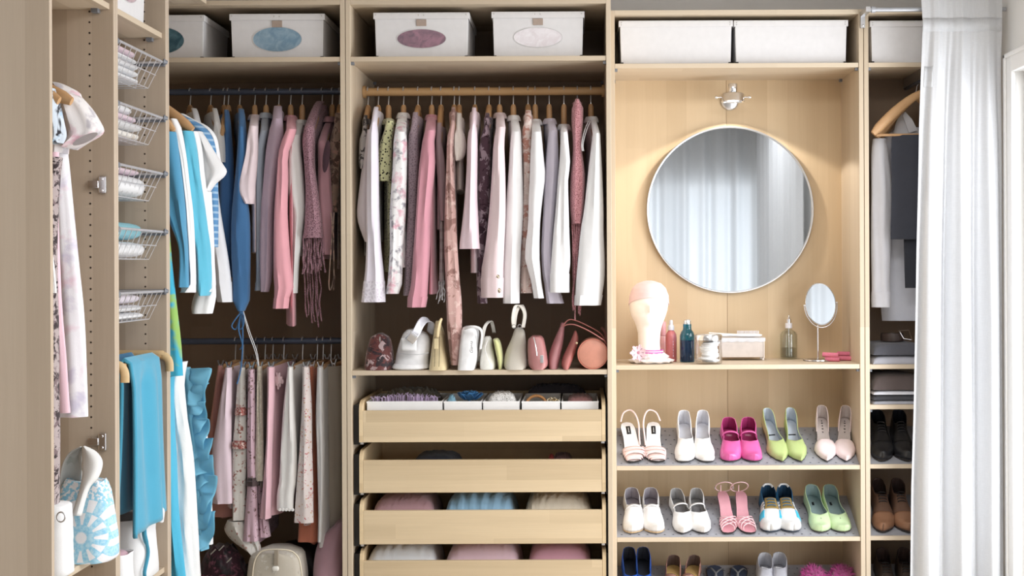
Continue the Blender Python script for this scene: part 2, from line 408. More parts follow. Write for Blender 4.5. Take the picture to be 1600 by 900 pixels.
WL3 = frame_left('wardrobe_frame', 'left wall corner wardrobe frame holding blue tops and long dresses', 4.493, 4.988, (), far=False)
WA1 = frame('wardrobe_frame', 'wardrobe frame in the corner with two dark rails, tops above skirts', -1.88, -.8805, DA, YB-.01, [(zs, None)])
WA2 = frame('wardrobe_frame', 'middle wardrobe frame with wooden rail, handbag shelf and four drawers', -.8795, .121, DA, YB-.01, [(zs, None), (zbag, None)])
WB1 = frame('wardrobe_frame', 'shallow wardrobe frame with round mirror niche above slanted shoe shelves', .1225, 1.1205, DB, YB-.01, [(zs2, None), (zmir, None)], back=W_BACK)
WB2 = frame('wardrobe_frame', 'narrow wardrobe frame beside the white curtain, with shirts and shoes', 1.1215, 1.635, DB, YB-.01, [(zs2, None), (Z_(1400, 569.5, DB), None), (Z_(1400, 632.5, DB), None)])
G().box(.6195, YB-.0155, zmir, .6205, YB-.0138, zs2-T).obj('panel_joint', plain('joint_brown', S(150, 124, 98), .8), WB1, True)
G().box(.6195, YB-.0155, .08, .6205, YB-.0138, zmir-T).obj('panel_joint', plain('joint_brown', S(150, 124, 98), .8), WB1, True)
# slanted shoe shelves
MATM = plain('grey_mat', S(158, 158, 164), 0.7)
SHOE = []
def shoe_shelf(wd, x0, x1, pyf, pyb, dots=True):
    yf, yb = DB+.004, 5.50
    zf, zb = Z_(1150, pyf, yf), Z_(1150, pyb, yb)
    g = G(); n = 1
    g.v += [(x0, yf+.012, zf-.012), (x1, yf+.012, zf-.012), (x1, yb, zb-.014), (x0, yb, zb-.014), (x0, yf+.012, zf+.002), (x1, yf+.012, zf+.002), (x1, yb, zb), (x0, yb, zb)]
    for q in ((0,3,2,1),(4,5,6,7),(0,1,5,4),(1,2,6,5),(2,3,7,6),(3,0,4,7)): g.face(list(q))
    sh = g.obj('shoe_shelf', MATM, wd, True)
    G().box(x0, yf, zf-.012, x1, yf+.0115, zf+.005).obj('front_lip', W_SHELF, sh, True, bevel=.001)
    if dots:
        g = G(); sl = (zb-zf-.002)/(yb-yf-.012)
        for i in range(int((x1-x0)/.034)):
            for j in range(8):
                xx = x0+.02+i*.034+(.017 if j % 2 else 0); yy = yf+.03+j*.032; zz = zf+.002+sl*(yy-yf-.012)
                if xx < x1-.008: g.lathe([(.0034, .0003), (.0034, .0011)], (xx, yy, zz+.0012), 6)
        g.obj('perforations', plain('grey_hole', S(96, 96, 104), 0.8), sh, True, kind='stuff')
    return (yf, zf, yb, zb)
for pf, pb in ((729.5, 668), (841.5, 775), (954, 883)):
    SHOE.append(shoe_shelf(WB1, .1225+T+.0012, 1.1205-T-.0012, pf, pb))
    shoe_shelf(WB2, 1.1215+T+.0012, 1.635-T-.0012, pf-1, pb-1, False)
# rails
def rail(wd, x0, x1, y, z, r, mat):
    g = G().tube([(x0+.004, y, z), (x1-.004, y, z)], r, 14); ro = g.obj('clothes_rail', mat, wd, True)
    for a in (x0, x1-.012): G().tube([(a+.0005, y, z), (a+.0115, y, z)], r+.008, 14).obj('rail_socket', mat, ro, True)
RY = 5.28
ZR1, ZR2, ZR3 = Z_(400, 143.5, RY), Z_(400, 533, RY), Z_(750, 143, RY)
rail(WA1, -1.86, -.90, RY, ZR1, .0125, RAILM); rail(WA1, -1.86, -.90, RY, ZR2, .0125, RAILM)
rail(WA2, -.86, .102, RY, ZR3, .0165, wood('rail_beech', 'x', 'y', base=(205, 168, 122), width=.3))
# ------------------------------------------------------------------ clothes
def st_rings(st, d, ry, n=20, m=18, fold=0.07, seed=0, wave=0.12, tuck=True, e=2.0):
    """stations (py, x left, x right) on the plane y = d -> rings of a hanging fabric tube, ry its half depth"""
    rnd = random.Random(seed); ph = [rnd.random()*6.28 for _ in range(6)]
    rows = resample([s[:3] for s in st], m); rings = []; k0 = rnd.uniform(3, 6)
    for i, (py, xl, xr) in enumerate(rows):
        (X0, z), (X1, _) = at(xl, py, d), at(xr, py, d); cx, rx = (X0+X1)/2, max(.002, (X1-X0)/2)
        f = fold*min(1, i/(m*.25)); ring = []; rr = ry if not callable(ry) else ry(i/(m-1))
        for k in range(n):
            a = 2*PI*k/n; ca, sa = math.cos(a), math.sin(a)
            ca = math.copysign(abs(ca)**(2/e), ca); sa = math.copysign(abs(sa)**(2/e), sa)
            wv = f*(math.sin(3*a+ph[0]+z*k0) + .6*math.sin(5*a+ph[1]-z*9) + .4*math.sin(8*a+ph[2]+z*17))
            y = rr*sa*(1+wv) + rr*wave*math.sin(5.5*ca+ph[3]+z*4)*min(1, i/(m*.2))*abs(sa)
            ring.append((cx+rx*ca*(1+wv*.35), d+y, z))
        rings.append(ring)
    if tuck:   # turned-in hem so that the end reads as an opening
        last = rings[-1]; c = Vector((sum(p[0] for p in last)/n, d, sum(p[2] for p in last)/n))
        rings.append([tuple(c+(Vector(p)-c)*.86) for p in last])
        rings.append([(c.x+(p[0]-c.x)*.8, c.y+(p[1]-c.y)*.8, p[2]+.03) for p in last])
    return rings
def rings_split(rings, st, py, d):
    z = Z_((st[-1][1]+st[-1][2])/2, py, d); k = next((i for i, r in enumerate(rings) if r[0][2] < z), len(rings)-4)
    return rings[:k+1], rings[k:]
def grow(rings, f, y=0):
    out = []
    for r in rings:
        n = len(r); c = Vector((sum(p[0] for p in r)/n, sum(p[1] for p in r)/n, sum(p[2] for p in r)/n))
        out.append([tuple(c+(Vector(p)-c)*f+Vector((0, y, 0))) for p in r])
    return out
def slab_rings(H, U, rows, n=26, fold=.10, seed=0):
    """rows (z, half length, half thickness, x shift); long axis along U through H"""
    rnd = random.Random(seed); ph = [rnd.random()*6.28 for _ in range(5)]; rings = []
    Pn = Vector((-U.y, U.x, 0)); z0 = rows[0][0]; z1 = rows[-1][0]
    for z, L, t, sh in rows:
        g = min(1, (z0-z)/max(.05, (z0-z1)*.35)); ring = []
        for k in range(n):
            a = 2*PI*k/n; s, w = math.cos(a), math.sin(a)
            wv = fold*g*(math.sin(9*s+ph[0]+z*3)*1.2 + .6*math.sin(17*s+ph[1]-z*5))
            p = H + U*(L*s*(1+.03*g*math.sin(z*20+ph[2]))) + Pn*(t*w*(1+wv*2)+t*wv*1.5+sh)
            ring.append((p.x, p.y, z))
        rings.append(ring)
    return rings
def hook_curve(x, y, z, zt, r):
    """wire from the hanger top zt up and over the rail centred (x, y, z)"""
    pts = [(x, y, zt-.012), (x, y, zt+.012)]
    zz = z - r - .006
    pts += [(x, y+.004, lerp(zt+.012, zz, .5)), (x, y+r*.7, zz+.002)]
    for k in range(6): a = -PI/5+k*PI*1.15/5; pts.append((x, y+(r+.0028)*math.cos(a), z+(r+.0028)*math.sin(a)))
    return pts
def hanger(desc, x, y, zr, rr, zc, end, zend, mat=None, back=True, stub=0.0):
    """bent wooden bar with its wire hook over the rail; 'end' is the (x, y) of its front tip"""
    t = thing('coat_hanger', desc, 'hanger', (x, y, zc), 'wooden coat hangers')
    U = Vector((end[0]-x, end[1]-y, 0)); pts = []; rad = []
    rng = [(-1, zend)] if back else []
    for s in (range(-8, 9) if back else range(0, 9)):
        q = abs(s)/8; zz = zc - stub - (zc-stub-zend)*(q**1.35) - .004
        p = Vector((x, y, 0)) + U*(s/8*1.0); pts.append((p.x, p.y, zz)); rad.append(.0085 + .0045*math.sin(q*PI*.8) if q < .99 else .007)
    g = G().tube(pts, rad, 10, 1.35); g.tube([(x, y, zc-.016-stub), (x, y, zc-.004), (x, y, zc+.003), (x, y, zc+.009)], [.0125, .0115, .0095, .006], 10)
    g.obj('shoulder_bar', mat or HANGW, t, True)
    G().tube(curve(hook_curve(x, y, zr, zc, rr), 2), .0023, 6).obj('hook', HOOKM, t, True)
    return t
def top(name, label, cat, short, mat, hook, st, hem, group, d=5.06, rail=None, collar=None, t=12, neck=None, cuff=None, fold=.055, ry=None, zc=None, buttons=(), cmat=None, nosleeve=False, m=18, tuck=True, hgr=True, hz=0, Lb=None, hcol=None, armdrop=None):
    """garment hung edge-on: front sleeve from pixel stations, body along the hanger behind it"""
    neck = neck or (.07 if collar else (.03 if cat == 'shawl' else .13))
    zr, rr = rail; seed = int(hook*7+len(label))
    Hx, _ = at(hook, 143, RY); zc = (zr-.061 if zc is None else zc)+hz
    py0, xl0, xr0 = st[0][:3]
    Fx, zs = at((xl0+xr0)/2, py0, d); F_ = Vector((Fx, d, 0)); H = Vector((Hx, RY, 0)); U = (H-F_).normalized(); Lh = (H-F_).length
    stub = max(0, zc - Z_(hook, collar, 5.2) + .014) if collar else 0.0
    if hgr: hanger('wooden hanger with wire hook holding the ' + short, Hx, RY, zr, rr, zc, (Fx+U.x*.02, d+U.y*.02), min(zs-.012, zc-stub-.03) if armdrop is None else armdrop, hcol, True, stub)
    o = thing(name, label, cat, (Hx, RY, Z_(hook, hem, RY)), group)
    tt = t*d/F
    zarm = lambda L: zc - stub - (zc-stub-zs)*((L/Lh)**1.35)
    zn = zarm(neck)+.012
    rows = [(zn-.012, neck*.85, .016, 0), (zn, neck, .02, 0)]
    for q in (.25, .5, .75, .93): L = neck+(Lh-neck)*q; rows.append((min(zn-.001, zarm(L)+.013*(1-q*.6)), L, lerp(.022, max(.016, tt*.8), q), 0))
    zh = Z_(hook, hem, RY); Lb = Lb or Lh; tt *= .62
    for q in (.05, .15, .3, .45, .6, .75, .9, 1): rows.append((lerp(zs-.01, zh, q), lerp(Lh*.97, Lb, q), lerp(tt*.8, tt, q), 0))
    G().loft(slab_rings(H, U, rows, seed=seed, fold=fold)).obj('body', mat, o, True)
    if not nosleeve:
        ws = max(abs(s[2]-s[1]) for s in st)/2*d/F
        rg = st_rings(st, d, ry or max(.018, min(.042, ws*.95)), m=m, fold=fold, seed=seed, tuck=tuck)
        r0 = rg[0]; c0 = Vector((sum(p[0] for p in r0)/len(r0), d, zs)); cN = H-U*neck*(.75 if collar else .97); zN = zn+(.006 if collar else .012); pre = []
        for q in (0, .2, .4, .6, .8, .93): pre.append([(lerp(cN.x, c0.x, q)+(p[0]-c0.x)*lerp(.8, 1, q), lerp(cN.y, c0.y, q)+(p[1]-d)*lerp(.6, 1, q), lerp(zN, zs, q**1.25)) for p in r0])
        rg = pre + rg
        if cuff:
            a, b = rings_split(rg, st, cuff, d); G().loft(a).obj('sleeve', mat, o, True)
            c = G().loft(grow(b, 1.05)).obj('cuff', cmat or mat, o, True)
        else: G().loft(rg).obj('sleeve', mat, o, True)
    if collar:
        zt = Z_(hook, collar, 5.2); cr = []; zn = min(zn, zt-.03)
        for z, L, th in ((zn-.012, neck*1.02, .016), (lerp(zn, zt, .6), neck*.93, .017), (zt-.003, neck*.86, .018), (zt, neck*.92, .021), (zt-.006, neck*1.02, .025), (lerp(zn, zt, .5), neck*1.13, .028), (lerp(zn, zt, .2), neck*1.2, .029), (lerp(zn, zt, .22), neck*1.15, .025)):
            cr.append([tuple(H+U*(L*1.1*math.cos(2*PI*k/22)-.018)+Vector((-U.y, U.x, 0))*(th*math.sin(2*PI*k/22))+Vector((0, 0, z+.005*math.cos(2*PI*k/22)))) for k in range(22)])
        G().loft(cr).obj('collar', cmat or mat, o, True)
    for bx, by, r_ in buttons:
        x, z = at(bx, by, d-.05); G().lathe([(0, .006), (r_*.6, .0055), (r_*.95, .003), (r_, 0)], (x, d-.034, z), 14, 'y').obj('button', metal('old_brass', (0.36, 0.31, 0.22, 1), .3), o, True, label='round dull brass button')
    return o
def fringe(o, mat, st, d, n, seed=0, r=.0028):
    """knotted hanging strands between two stations"""
    rnd = random.Random(seed); (y0, a0, b0), (y1, a1, b1) = st; g = G()
    for i in range(n):
        q = (i+.5)/n; pts = []
        L = rnd.uniform(.75, 1)
        for k in range(7):
            s = k/6*L; x, z = at(lerp(lerp(a0, b0, q), lerp(a1, b1, q), s)+rnd.uniform(-1, 1)*s*2.2, lerp(y0, y1, s), d)
            pts.append((x, d+rnd.uniform(-.012, .012), z))
        g.tube(curve(pts, 3), [r*(1+.25*math.sin(j*1.3+i)) for j in range(19)], 6)
    return g.obj('fringe', mat, o, True, kind='stuff')
WHT = fabric('white_cotton', (240, 239, 240)); WHT2 = fabric('white_linen', (234, 233, 234), bump=.4)
HOOKM = plain('hook_wire', (.78, .78, .8, 1), .3, .5)
GM = 'tops on the wooden middle rail'
R3 = (ZR3, .0165); R1 = (ZR1, .0125)
top('blouse', 'grey and black patterned short sleeved top, leftmost on the middle rail', 'blouse', 'leftmost patterned grey top', fabric('grey_pattern', (176, 170, 168), 'camo', (60, 56, 58), (120, 112, 112), 26), 575, [(206,566,573),(218,562,574),(240,561,573),(256,561,571),(264,563,569)], 400, GM, d=5.09, rail=R3, t=4)
top('shirt', 'pale lavender long sleeved shirt with embroidered cuff at left of middle rail', 'shirt', 'pale lavender shirt with embroidered cuff', fabric('pale_lavender', (222, 214, 226)), 591, [(193,581,589),(205,576,591),(219,575,591),(260,574,592),(330,573,593),(380,573,595),(421,571,599),(428,570,600),(455,567,601),(472,565,601)], 376, GM, d=5.04, rail=R3, t=8, cuff=426, cmat=fabric('lavender_embroidery', (224, 217, 227), 'lace', (205, 196, 208), scale=70, bump=.5))
G().loft(st_rings([(203,574,584),(250,567,584),(300,560.5,583),(332,557.5,582),(350,560,582),(378,570,582)], 5.085, .018, seed=77)).obj('front_panel', MATS['pale_lavender'], [q for q in COL.objects if q.get('label', '').startswith('pale lavender')][0], True)
top('blouse', 'yellow green blouse dotted with black, short sleeves', 'blouse', 'dotted yellow green blouse', fabric('dotted_lime', (212, 211, 158), 'dots', (52, 50, 40), scale=88), 607, [(190,604,615),(205,600,614),(224,594,612),(255,589,611),(272,589,610),(283,591,609)], 425, GM, d=5.1, rail=R3, collar=184, t=11)
top('shirt', 'white shirt printed with grey and pink flowers, long sleeves', 'shirt', 'white shirt with printed flowers', fabric('white_floral', (238, 236, 236), 'soft', (224, 172, 186), (150, 146, 156), 20), 630.5, [(207,617,635),(220,615,636),(250,614,636),(330,609,634),(388,609,630),(420,607,629),(445,605,628),(459,602,623)], 418, GM, d=5.04, rail=R3, collar=174, t=14)
top('blouse', 'mauve lace sleeveless blouse with bare hanger tip showing', 'blouse', 'mauve lace blouse', fabric('mauve_lace', (182, 160, 172), 'lace', (148, 128, 140), scale=110), 653, [(196,643,653),(215,638,653),(250,637,654),(330,637,652),(400,633,648),(462,630,643)], 470, GM, d=5.1, rail=R3, t=10)
top('shirt', 'rose pink corduroy shirt with turned cuff, darkest pink on the middle rail', 'shirt', 'rose pink corduroy shirt', fabric('rose_cord', (208, 140, 154), bump=.5), 674.5, [(205,664,681),(216,661,679),(260,655,680),(330,650,673),(388,646,672),(443,642,669),(462,638,668),(474,634,667),(480,637,665)], 458, GM, d=5.04, rail=R3, collar=177, t=14, cuff=462)
top('camisole', 'dusty mauve thin strapped top beside the rose corduroy shirt', 'camisole', 'dusty mauve camisole', fabric('dusty_mauve', (184, 156, 162)), 689, [(222,681,690),(250,681,695),(300,685,697),(345,688,698)], 360, GM, d=5.1, rail=R3, t=9, hz=0)
top('dress', 'long dusty rose chiffon dress with brown leaf print, reaching the handbag shelf', 'dress', 'long dusty rose printed dress', fabric('rose_leaf', (196, 154, 146), 'camo', (150, 108, 100), (206, 172, 164), 16), 709.5, [(196,704,711),(215,699,709),(250,698,708),(310,696,712),(388,694,715),(440,696,718),(475,697,721),(515,698,721),(550,702,720),(570,705,717)], 440, GM, rail=R3, d=5.035, t=8, fold=.13, m=24)
top('blouse', 'cream blouse with puffed short sleeve and ruffled edge', 'blouse', 'cream puff sleeved blouse', fabric('cream_crepe', (236, 228, 220)), 717.5, [(202,712,722),(212,709,726),(228,708,728),(243,709,726),(252,712,720)], 300, GM, d=5.09, rail=R3, t=12, ry=.045)
top('jumper', 'pale pink knitted jumper with wide short sleeve', 'jumper', 'pale pink short sleeved jumper', fabric('pale_pink_knit', (242, 216, 226), 'knit', scale=60), 742, [(196,736,744),(212,731,746),(260,729,746),(310,726,746),(350,722,748),(383,718,750),(389,718,751)], 426, GM, d=5.04, rail=R3, t=11)
top('blouse', 'dark purple blouse with pale leaf pattern, narrowest dark top on the middle rail', 'blouse', 'dark purple patterned blouse', fabric('purple_leaf', (92, 66, 78), 'camo', (168, 146, 158), (60, 40, 50), 22), 764, [(196,757,765),(215,751,766),(250,747,766),(330,746,764),(400,744,758),(474,746,762)], 455, GM, d=5.11, rail=R3, t=9)
top('jacket', 'dusty pink jacket with two brass buttons on deep cuff', 'jacket', 'dusty pink jacket with buttoned cuff', fabric('dusty_pink', (222, 198, 200)), 780.5, [(200,775,790),(225,771,788),(260,769,789),(330,764,790),(388,758,788),(418,753,787),(428,752,787),(465,753,786)], 430, GM, d=5.04, rail=R3, collar=174, t=10, cuff=427, buttons=[(776,433,.0105),(778,454,.0105)])
top('jacket', 'white jacket with rounded open cuff, beside the buttoned pink jacket', 'jacket', 'white jacket beside pink one', WHT, 802, [(207,799,814),(225,797,815),(260,795,816),(330,790,817),(388,788,814),(440,786,812),(474,786,812)], 420, GM, d=5.08, rail=R3, collar=178, t=10, fold=.05)
top('blouse', 'peach floral blouse between two white tops', 'blouse', 'peach floral blouse', fabric('peach_floral', (232, 206, 198), 'camo', (200, 138, 122), (238, 222, 214), 30), 825, [(188,820,831),(210,815,831),(260,817,830),(330,816,828),(400,814,827),(440,813,831),(458,813,832)], 456, GM, d=5.12, rail=R3, t=9)
top('shirt', 'white shirt with open collar and slim sleeve, right of peach floral blouse', 'shirt', 'slim sleeved white shirt', WHT2, 836, [(207,831,846),(240,829,849),(275,828,852),(310,826,848),(350,825,844),(400,820,843),(415,823,844),(440,830,846),(466,834,850)], 400, GM, d=5.05, rail=R3, collar=184, t=10, fold=.05)
top('shirt', 'lilac long sleeved shirt with flared cuff', 'shirt', 'lilac shirt', fabric('lilac', (206, 198, 214)), 858, [(205,857,871),(260,852,873),(330,849,868),(388,846,864),(425,847,867),(443,850,872),(474,854,881)], 410, GM, d=5.09, rail=R3, collar=183, t=10)
top('blouse', 'white blouse with ruffled collar and split cuff', 'blouse', 'white ruffled blouse', WHT, 881, [(208,876,887),(240,875,890),(258,874,891),(280,872,888),(330,868,889),(370,864,890),(410,861,891),(427,860,889),(457,860,889)], 420, GM, d=5.04, rail=R3, collar=192, t=9, cuff=426)
CROR = fabric('rose_crochet', (212, 146, 152), 'lace', (168, 100, 108), scale=150, bump=.8)
o = top('shawl', 'rose pink crocheted shawl with long fringe, hung over its hanger', 'shawl', 'rose pink crocheted shawl', CROR, 902, [(158,898,906),(165,894,911),(190,893,911),(230,895,909),(270,892,914),(300,891,914),(330,891,912),(350,894,909)], 340, GM, rail=R3, d=5.09, t=8, ry=.05, armdrop=1.93)
fringe(o, CROR, ((345,893,909),(500,896,910)), 5.08, 9, 5)
o = top('shirt', 'large white shirt with long wide sleeve, rightmost on the middle rail', 'shirt', 'rightmost large white shirt', WHT, 923, [(210,926,938),(250,921,940),(330,912,943),(360,907,943),(415,902,945),(440,900,944),(460,899,941),(477,898,938)], 380, GM, d=5.04, rail=R3, collar=180, t=8, cuff=456, fold=.05)
g = G()
for a, b in ((919, 909), (922, 911)): g.tube(curve([P(a,190,5.12), P(a-6,205,5.06), P(b,225,5.03), P(b+1,236,5.03)], 4), .0016, 6)
g.obj('drawstring', WHT, o, True)
# narrow scarf with a fringe under the camisole
sc = thing('scarf', 'light grey woven scarf with white fringe hanging beside the rose shirt', 'scarf', (X_(689,5.12), 5.12, Z_(689,475,5.12)))
GS = fabric('grey_woven', (206, 198, 198), 'stripe', (186, 176, 178), scale=160)
G().loft(st_rings([(300,686,694),(380,687,694),(440,686,694)], 5.12, .02, seed=3)).obj('weave', GS, sc, True)
fringe(sc, fabric('white_fringe', (222, 218, 218)), ((438,686,694),(475,681,696)), 5.12, 6, 4, .0016)

# ------------------------------------------------------------------ corner wardrobe, upper rail
GL = 'tops on the dark upper rail'
top('shirt', 'white shirt with plain cuff, mostly hidden behind the turquoise top', 'shirt', 'half hidden white shirt', fabric('shade_white', (226, 226, 230)), 297, [(205,306,316),(260,318,334),(330,328,344),(400,331,356),(428,333,360),(436,332,361),(472,341,363)], 300, GL, d=5.02, rail=R1, t=8, cuff=430)
top('blouse', 'white short sleeved blouse near the left end of upper rail', 'blouse', 'white short sleeved blouse', fabric('soft_white', (226, 224, 222)), 329, [(192,335,344),(215,333,351),(240,336,353),(254,343,353)], 300, GL, d=5.08, rail=R1, t=9)
top('cardigan', 'mid blue fine knit cardigan behind the white short sleeves', 'cardigan', 'mid blue knit cardigan', fabric('mid_blue', (66, 112, 168)), 350, [(192,352,360),(240,350,364),(300,343,366),(350,343,365),(400,352,364),(433,359,365)], 380, GL, d=5.1, rail=R1, t=9)
x, _ = at(356.5, 143, RY); o = hanger('bare wooden hanger with white size ring, tilted between two blue garments', x, RY, ZR1, .0125, ZR1-.061, (x+.035, 5.06), ZR1-.185)
G().lathe([(.0135, 0), (.0165, .003), (.0165, .018), (.0135, .021)], (x+.0235, 5.16, ZR1-.128), 16, 'y').obj('size_ring', WHITE, o, True)
DEN = fabric('drawstring_blue', (62, 112, 164), bump=.35)
o = top('dress', 'deep blue gathered tunic tied with a drawstring bow at the hem', 'dress', 'deep blue gathered tunic', DEN, 374.5, [(200,374,384),(240,371,387),(300,366,386),(340,363,391),(400,362,392),(440,364,391),(470,364,390),(480,368,386),(486,373,382)], 400, GL, d=5.045, rail=R1, t=9, fold=.10, ry=.035)
g = G(); kx, kz = at(378, 488, 5.04)
for s in (-1, 1):
    g.tube(curve([(kx, 5.035, kz), (kx+s*.012, 5.02, kz-.015), (kx+s*.022-.012, 5.02, kz-.05), (kx+s*.006-.012, 5.025, kz-.062), (kx-.002, 5.03, kz-.006)], 6), .0026, 6)
g.tube(curve([(kx, 5.03, kz), (kx-.008, 5.02, kz-.06), (kx+.006, 5.02, kz-.12), (kx-.006, 5.03, kz-.14)], 6), .0026, 6)
g.tube(curve([(kx, 5.03, kz), (kx+.008, 5.02, kz-.08), (kx+.002, 5.02, kz-.2), (kx-.012, 5.01, kz-.27)], 6), .0026, 6)
g.tube([(kx-.006, 5.03, kz), (kx+.006, 5.03, kz-.004)], [.007, .007], 8); g.obj('bow', DEN, o, True)
g = G()
for s in (0, .006): g.tube(curve([(kx+.004, 5.04, kz+.01), (kx+.022+s, 5.04, kz-.07), (kx+.05+s, 5.04, kz-.15), (kx+.064, 5.04, kz-.21)], 6), .0014, 6)
g.obj('white_cord', WHT, o, True)
top('polo_shirt', 'pale pink polo shirt with short turned sleeve', 'shirt', 'pale pink polo shirt', fabric('blush', (236, 216, 220)), 398, [(198,390,403),(215,387,403),(240,384,403),(270,376,401),(292,371,399),(303,373,399),(319,384,397)], 395, GL, d=5.04, rail=R1, collar=177, t=9)
top('shirt', 'pale grey blue shirt with upturned collar, between pink polo and mauve top', 'shirt', 'pale grey blue shirt', fabric('grey_blue', (186, 198, 214)), 415.5, [(205,407,419),(235,401,413),(300,400,412),(390,400,410),(440,400,409),(454,398,408)], 420, GL, d=5.09, rail=R1, collar=174, t=8)
top('jumper', 'mauve fine knit jumper with rounded shoulder', 'jumper', 'mauve knit jumper', fabric('mauve', (184, 160, 176), 'knit', scale=50), 435.5, [(187,426,441),(205,421,443),(235,416,442),(280,412,434),(330,408,429),(400,406,427),(440,407,424),(456,408,420)], 440, GL, d=5.06, rail=R1, t=9)
top('shirt', 'coral pink shirt with gathered cuff and long rounded tail', 'shirt', 'coral pink shirt', fabric('coral_pink', (226, 154, 164)), 454, [(203,448,463),(220,441,458),(240,436,450),(280,433,450),(330,429,449),(388,427.5,452),(420,427.5,455),(445,428,459),(455,430,457),(460,429,453),(482,427,450)], 506, GL, d=5.03, rail=R1, collar=178, t=12, cuff=457)
top('blouse', 'white blouse hanging in front of a mauve crocheted shawl', 'blouse', 'white blouse beside crocheted shawl', fabric('soft_white', (226, 224, 222)), 472, [(212,455,470),(230,451,470),(260,450,473),(300,450,476),(330,457,477),(370,458,472),(420,459,466),(458,458,464)], 400, GL, d=5.07, rail=R1, collar=185, t=8)
CROM = fabric('mauve_crochet', (170, 126, 138), 'lace', (118, 78, 90), scale=140, bump=.8)
o = top('shawl', 'mauve crocheted shawl with tangled fringe on the upper rail', 'shawl', 'mauve crocheted shawl', CROM, 503, [(200,476,492),(220,473,492),(260,476,492),(300,478,497),(340,477,503),(372,474,505)], 360, GL, d=5.05, rail=R1, t=9)
fringe(o, CROM, ((365,474,505),(432,471,508)), 5.06, 11, 6, .0034); fringe(o, CROM, ((400,474,500),(515,478,505)), 5.12, 7, 7, .0028)
o = top('waistcoat', 'dusty pink sleeveless waistcoat with collar and open armhole', 'waistcoat', 'dusty pink waistcoat', fabric('dusty_rose', (172, 124, 134)), 519, [(222,497,510),(260,497,516),(300,496,518),(330,497,520),(398,504,518)], 405, GL, d=5.08, rail=R1, collar=180, t=9)
xa, za = at(509, 244, 5.0)
ah = G().lathe([(0, .002), (.9, .0015), (1, 0)], (0, 0, 0), 20, 'y').obj('armhole', fabric('dark_lining', (66, 42, 50)), o)
ah.data.transform(Matrix.Translation(Vector((xa, 5.012, za))-o.location) @ Matrix.Rotation(.12, 4, 'Y') @ Matrix.Diagonal((.013, 1, .062, 1)))
BRF = fabric('brown_floral', (150, 124, 108), 'camo', (96, 74, 64), (176, 130, 116), 26)
o = top('dress', 'brown floral dress with looped ribbon straps at the right end', 'dress', 'brown floral dress', BRF, 530.5, [(196,522,534),(220,516,533),(260,515,531),(300,513,529),(332,514,528)], 420, GL, d=5.11, rail=R1, t=5)
g = G()
for s in (0, 1): g.tube(curve([P(517+5*s,332,5.02), P(519+s*2,360,5.02), P(514+8*s,440,5.02), P(517+4*s,452,5.02), P(523,430,5.02)], 5), .0022, 6)
g.obj('ribbon', BRF, o, True)

# ------------------------------------------------------------------ corner wardrobe, skirts on clip hangers
R2 = (ZR2, .0125)
def skirt(label, short, mat, st, hem, d=5.06, t=None, name='skirt', fold=.14, extra=None, clipx=None):
    cx = (st[0][1]+st[0][2])/2 if clipx is None else clipx; py0 = st[0][0]
    hk = 906+(cx-906)/1.043; Hx, _ = at(hk, 533, RY); zr = ZR2; zc = Z_(hk, 559, RY)-.004; seed = int(cx*13)
    hg = thing('clip_hanger', 'wooden clip hanger with metal clips holding the ' + short, 'hanger', (Hx, RY, zc), 'wooden clip hangers')
    Fx, zs = at(cx, py0, d); Uf = Vector((Fx-Hx, d-RY, 0)); U = (-Uf).normalized(); Lh = Uf.length
    pts = [tuple(Vector((Hx, RY, zc-.012-.012*abs(s)))+Uf*(s*.98)) for s in (-1, -.6, -.25, 0, .25, .6, 1)]
    G().tube(pts, .008, 10, 1.2).obj('bar', HANGW, hg, True)
    G().tube(curve(hook_curve(Hx, RY, zr, zc, .0125), 2), .0022, 6).obj('hook', HOOKM, hg, True)
    for s in (-.97, .97):
        c = Vector((Hx, RY, zc-.02))+Uf*s; g = G()
        for k in (-1, 1): g.tube([(c.x+k*.011, c.y, c.z+.024), (c.x+k*.006, c.y, c.z+.008), (c.x+k*.0035, c.y, c.z-.006), (c.x+k*.0045, c.y, zs-.012)], [.0036, .0034, .0034, .003], 6, 2.2)
        g.tube([(c.x-.006, c.y, c.z+.006), (c.x+.006, c.y, c.z+.006)], .004, 8); g.obj('clip', STEEL, hg, True)
    o = thing(name, label, name.replace('_', ' '), (Hx, RY, Z_(hk, hem, RY)), 'skirts on the lower rail')
    tt = (t or 8)*d/F; zh = Z_(hk, hem, RY); H = Vector((Hx, RY, 0))
    rows = [(lerp(zs, zh, q), Lh*(.90+.03*q), lerp(tt*.75, tt*1.25, q), 0) for q in (0, .02, .12, .25, .4, .55, .7, .85, 1)]
    G().loft(slab_rings(H, U, rows, seed=seed, fold=fold)).obj('body', mat, o, True)
    G().loft(st_rings(st, d, max(.02, min(.05, tt*1.2)), m=22, fold=fold, seed=seed)).obj('front_fold', mat, o, True)
    return o
CORL = fabric('coral_skirt', (206, 142, 132))
skirt('coral skirt, leftmost on the lower rail, its hem below the pale pink one', 'leftmost coral skirt', CORL, [(571,341,348),(620,334,346),(700,325,352),(770,328,362),(807,332,364)], 800, 5.13, 6)
skirt('pale pink plain flared skirt at left of the lower rail', 'pale pink flared skirt', fabric('pale_pink', (228, 204, 214)), [(574,353,362),(620,345,362),(660,339,362),(700,332,362),(740,331,363),(786,333,364)], 780, 5.05, 9, fold=.08)
fl = fabric('cream_red_print', (216, 210, 202), 'floral', (158, 96, 84), (190, 150, 140), 30)
o = skirt('cream skirt with rust flower print, red braid bands and long flounce', 'cream rust printed skirt', fl, [(574,375,383),(600,371,384),(640,369,385),(700,364,386),(760,363,384),(812,363,384)], 800, 5.06, 7)
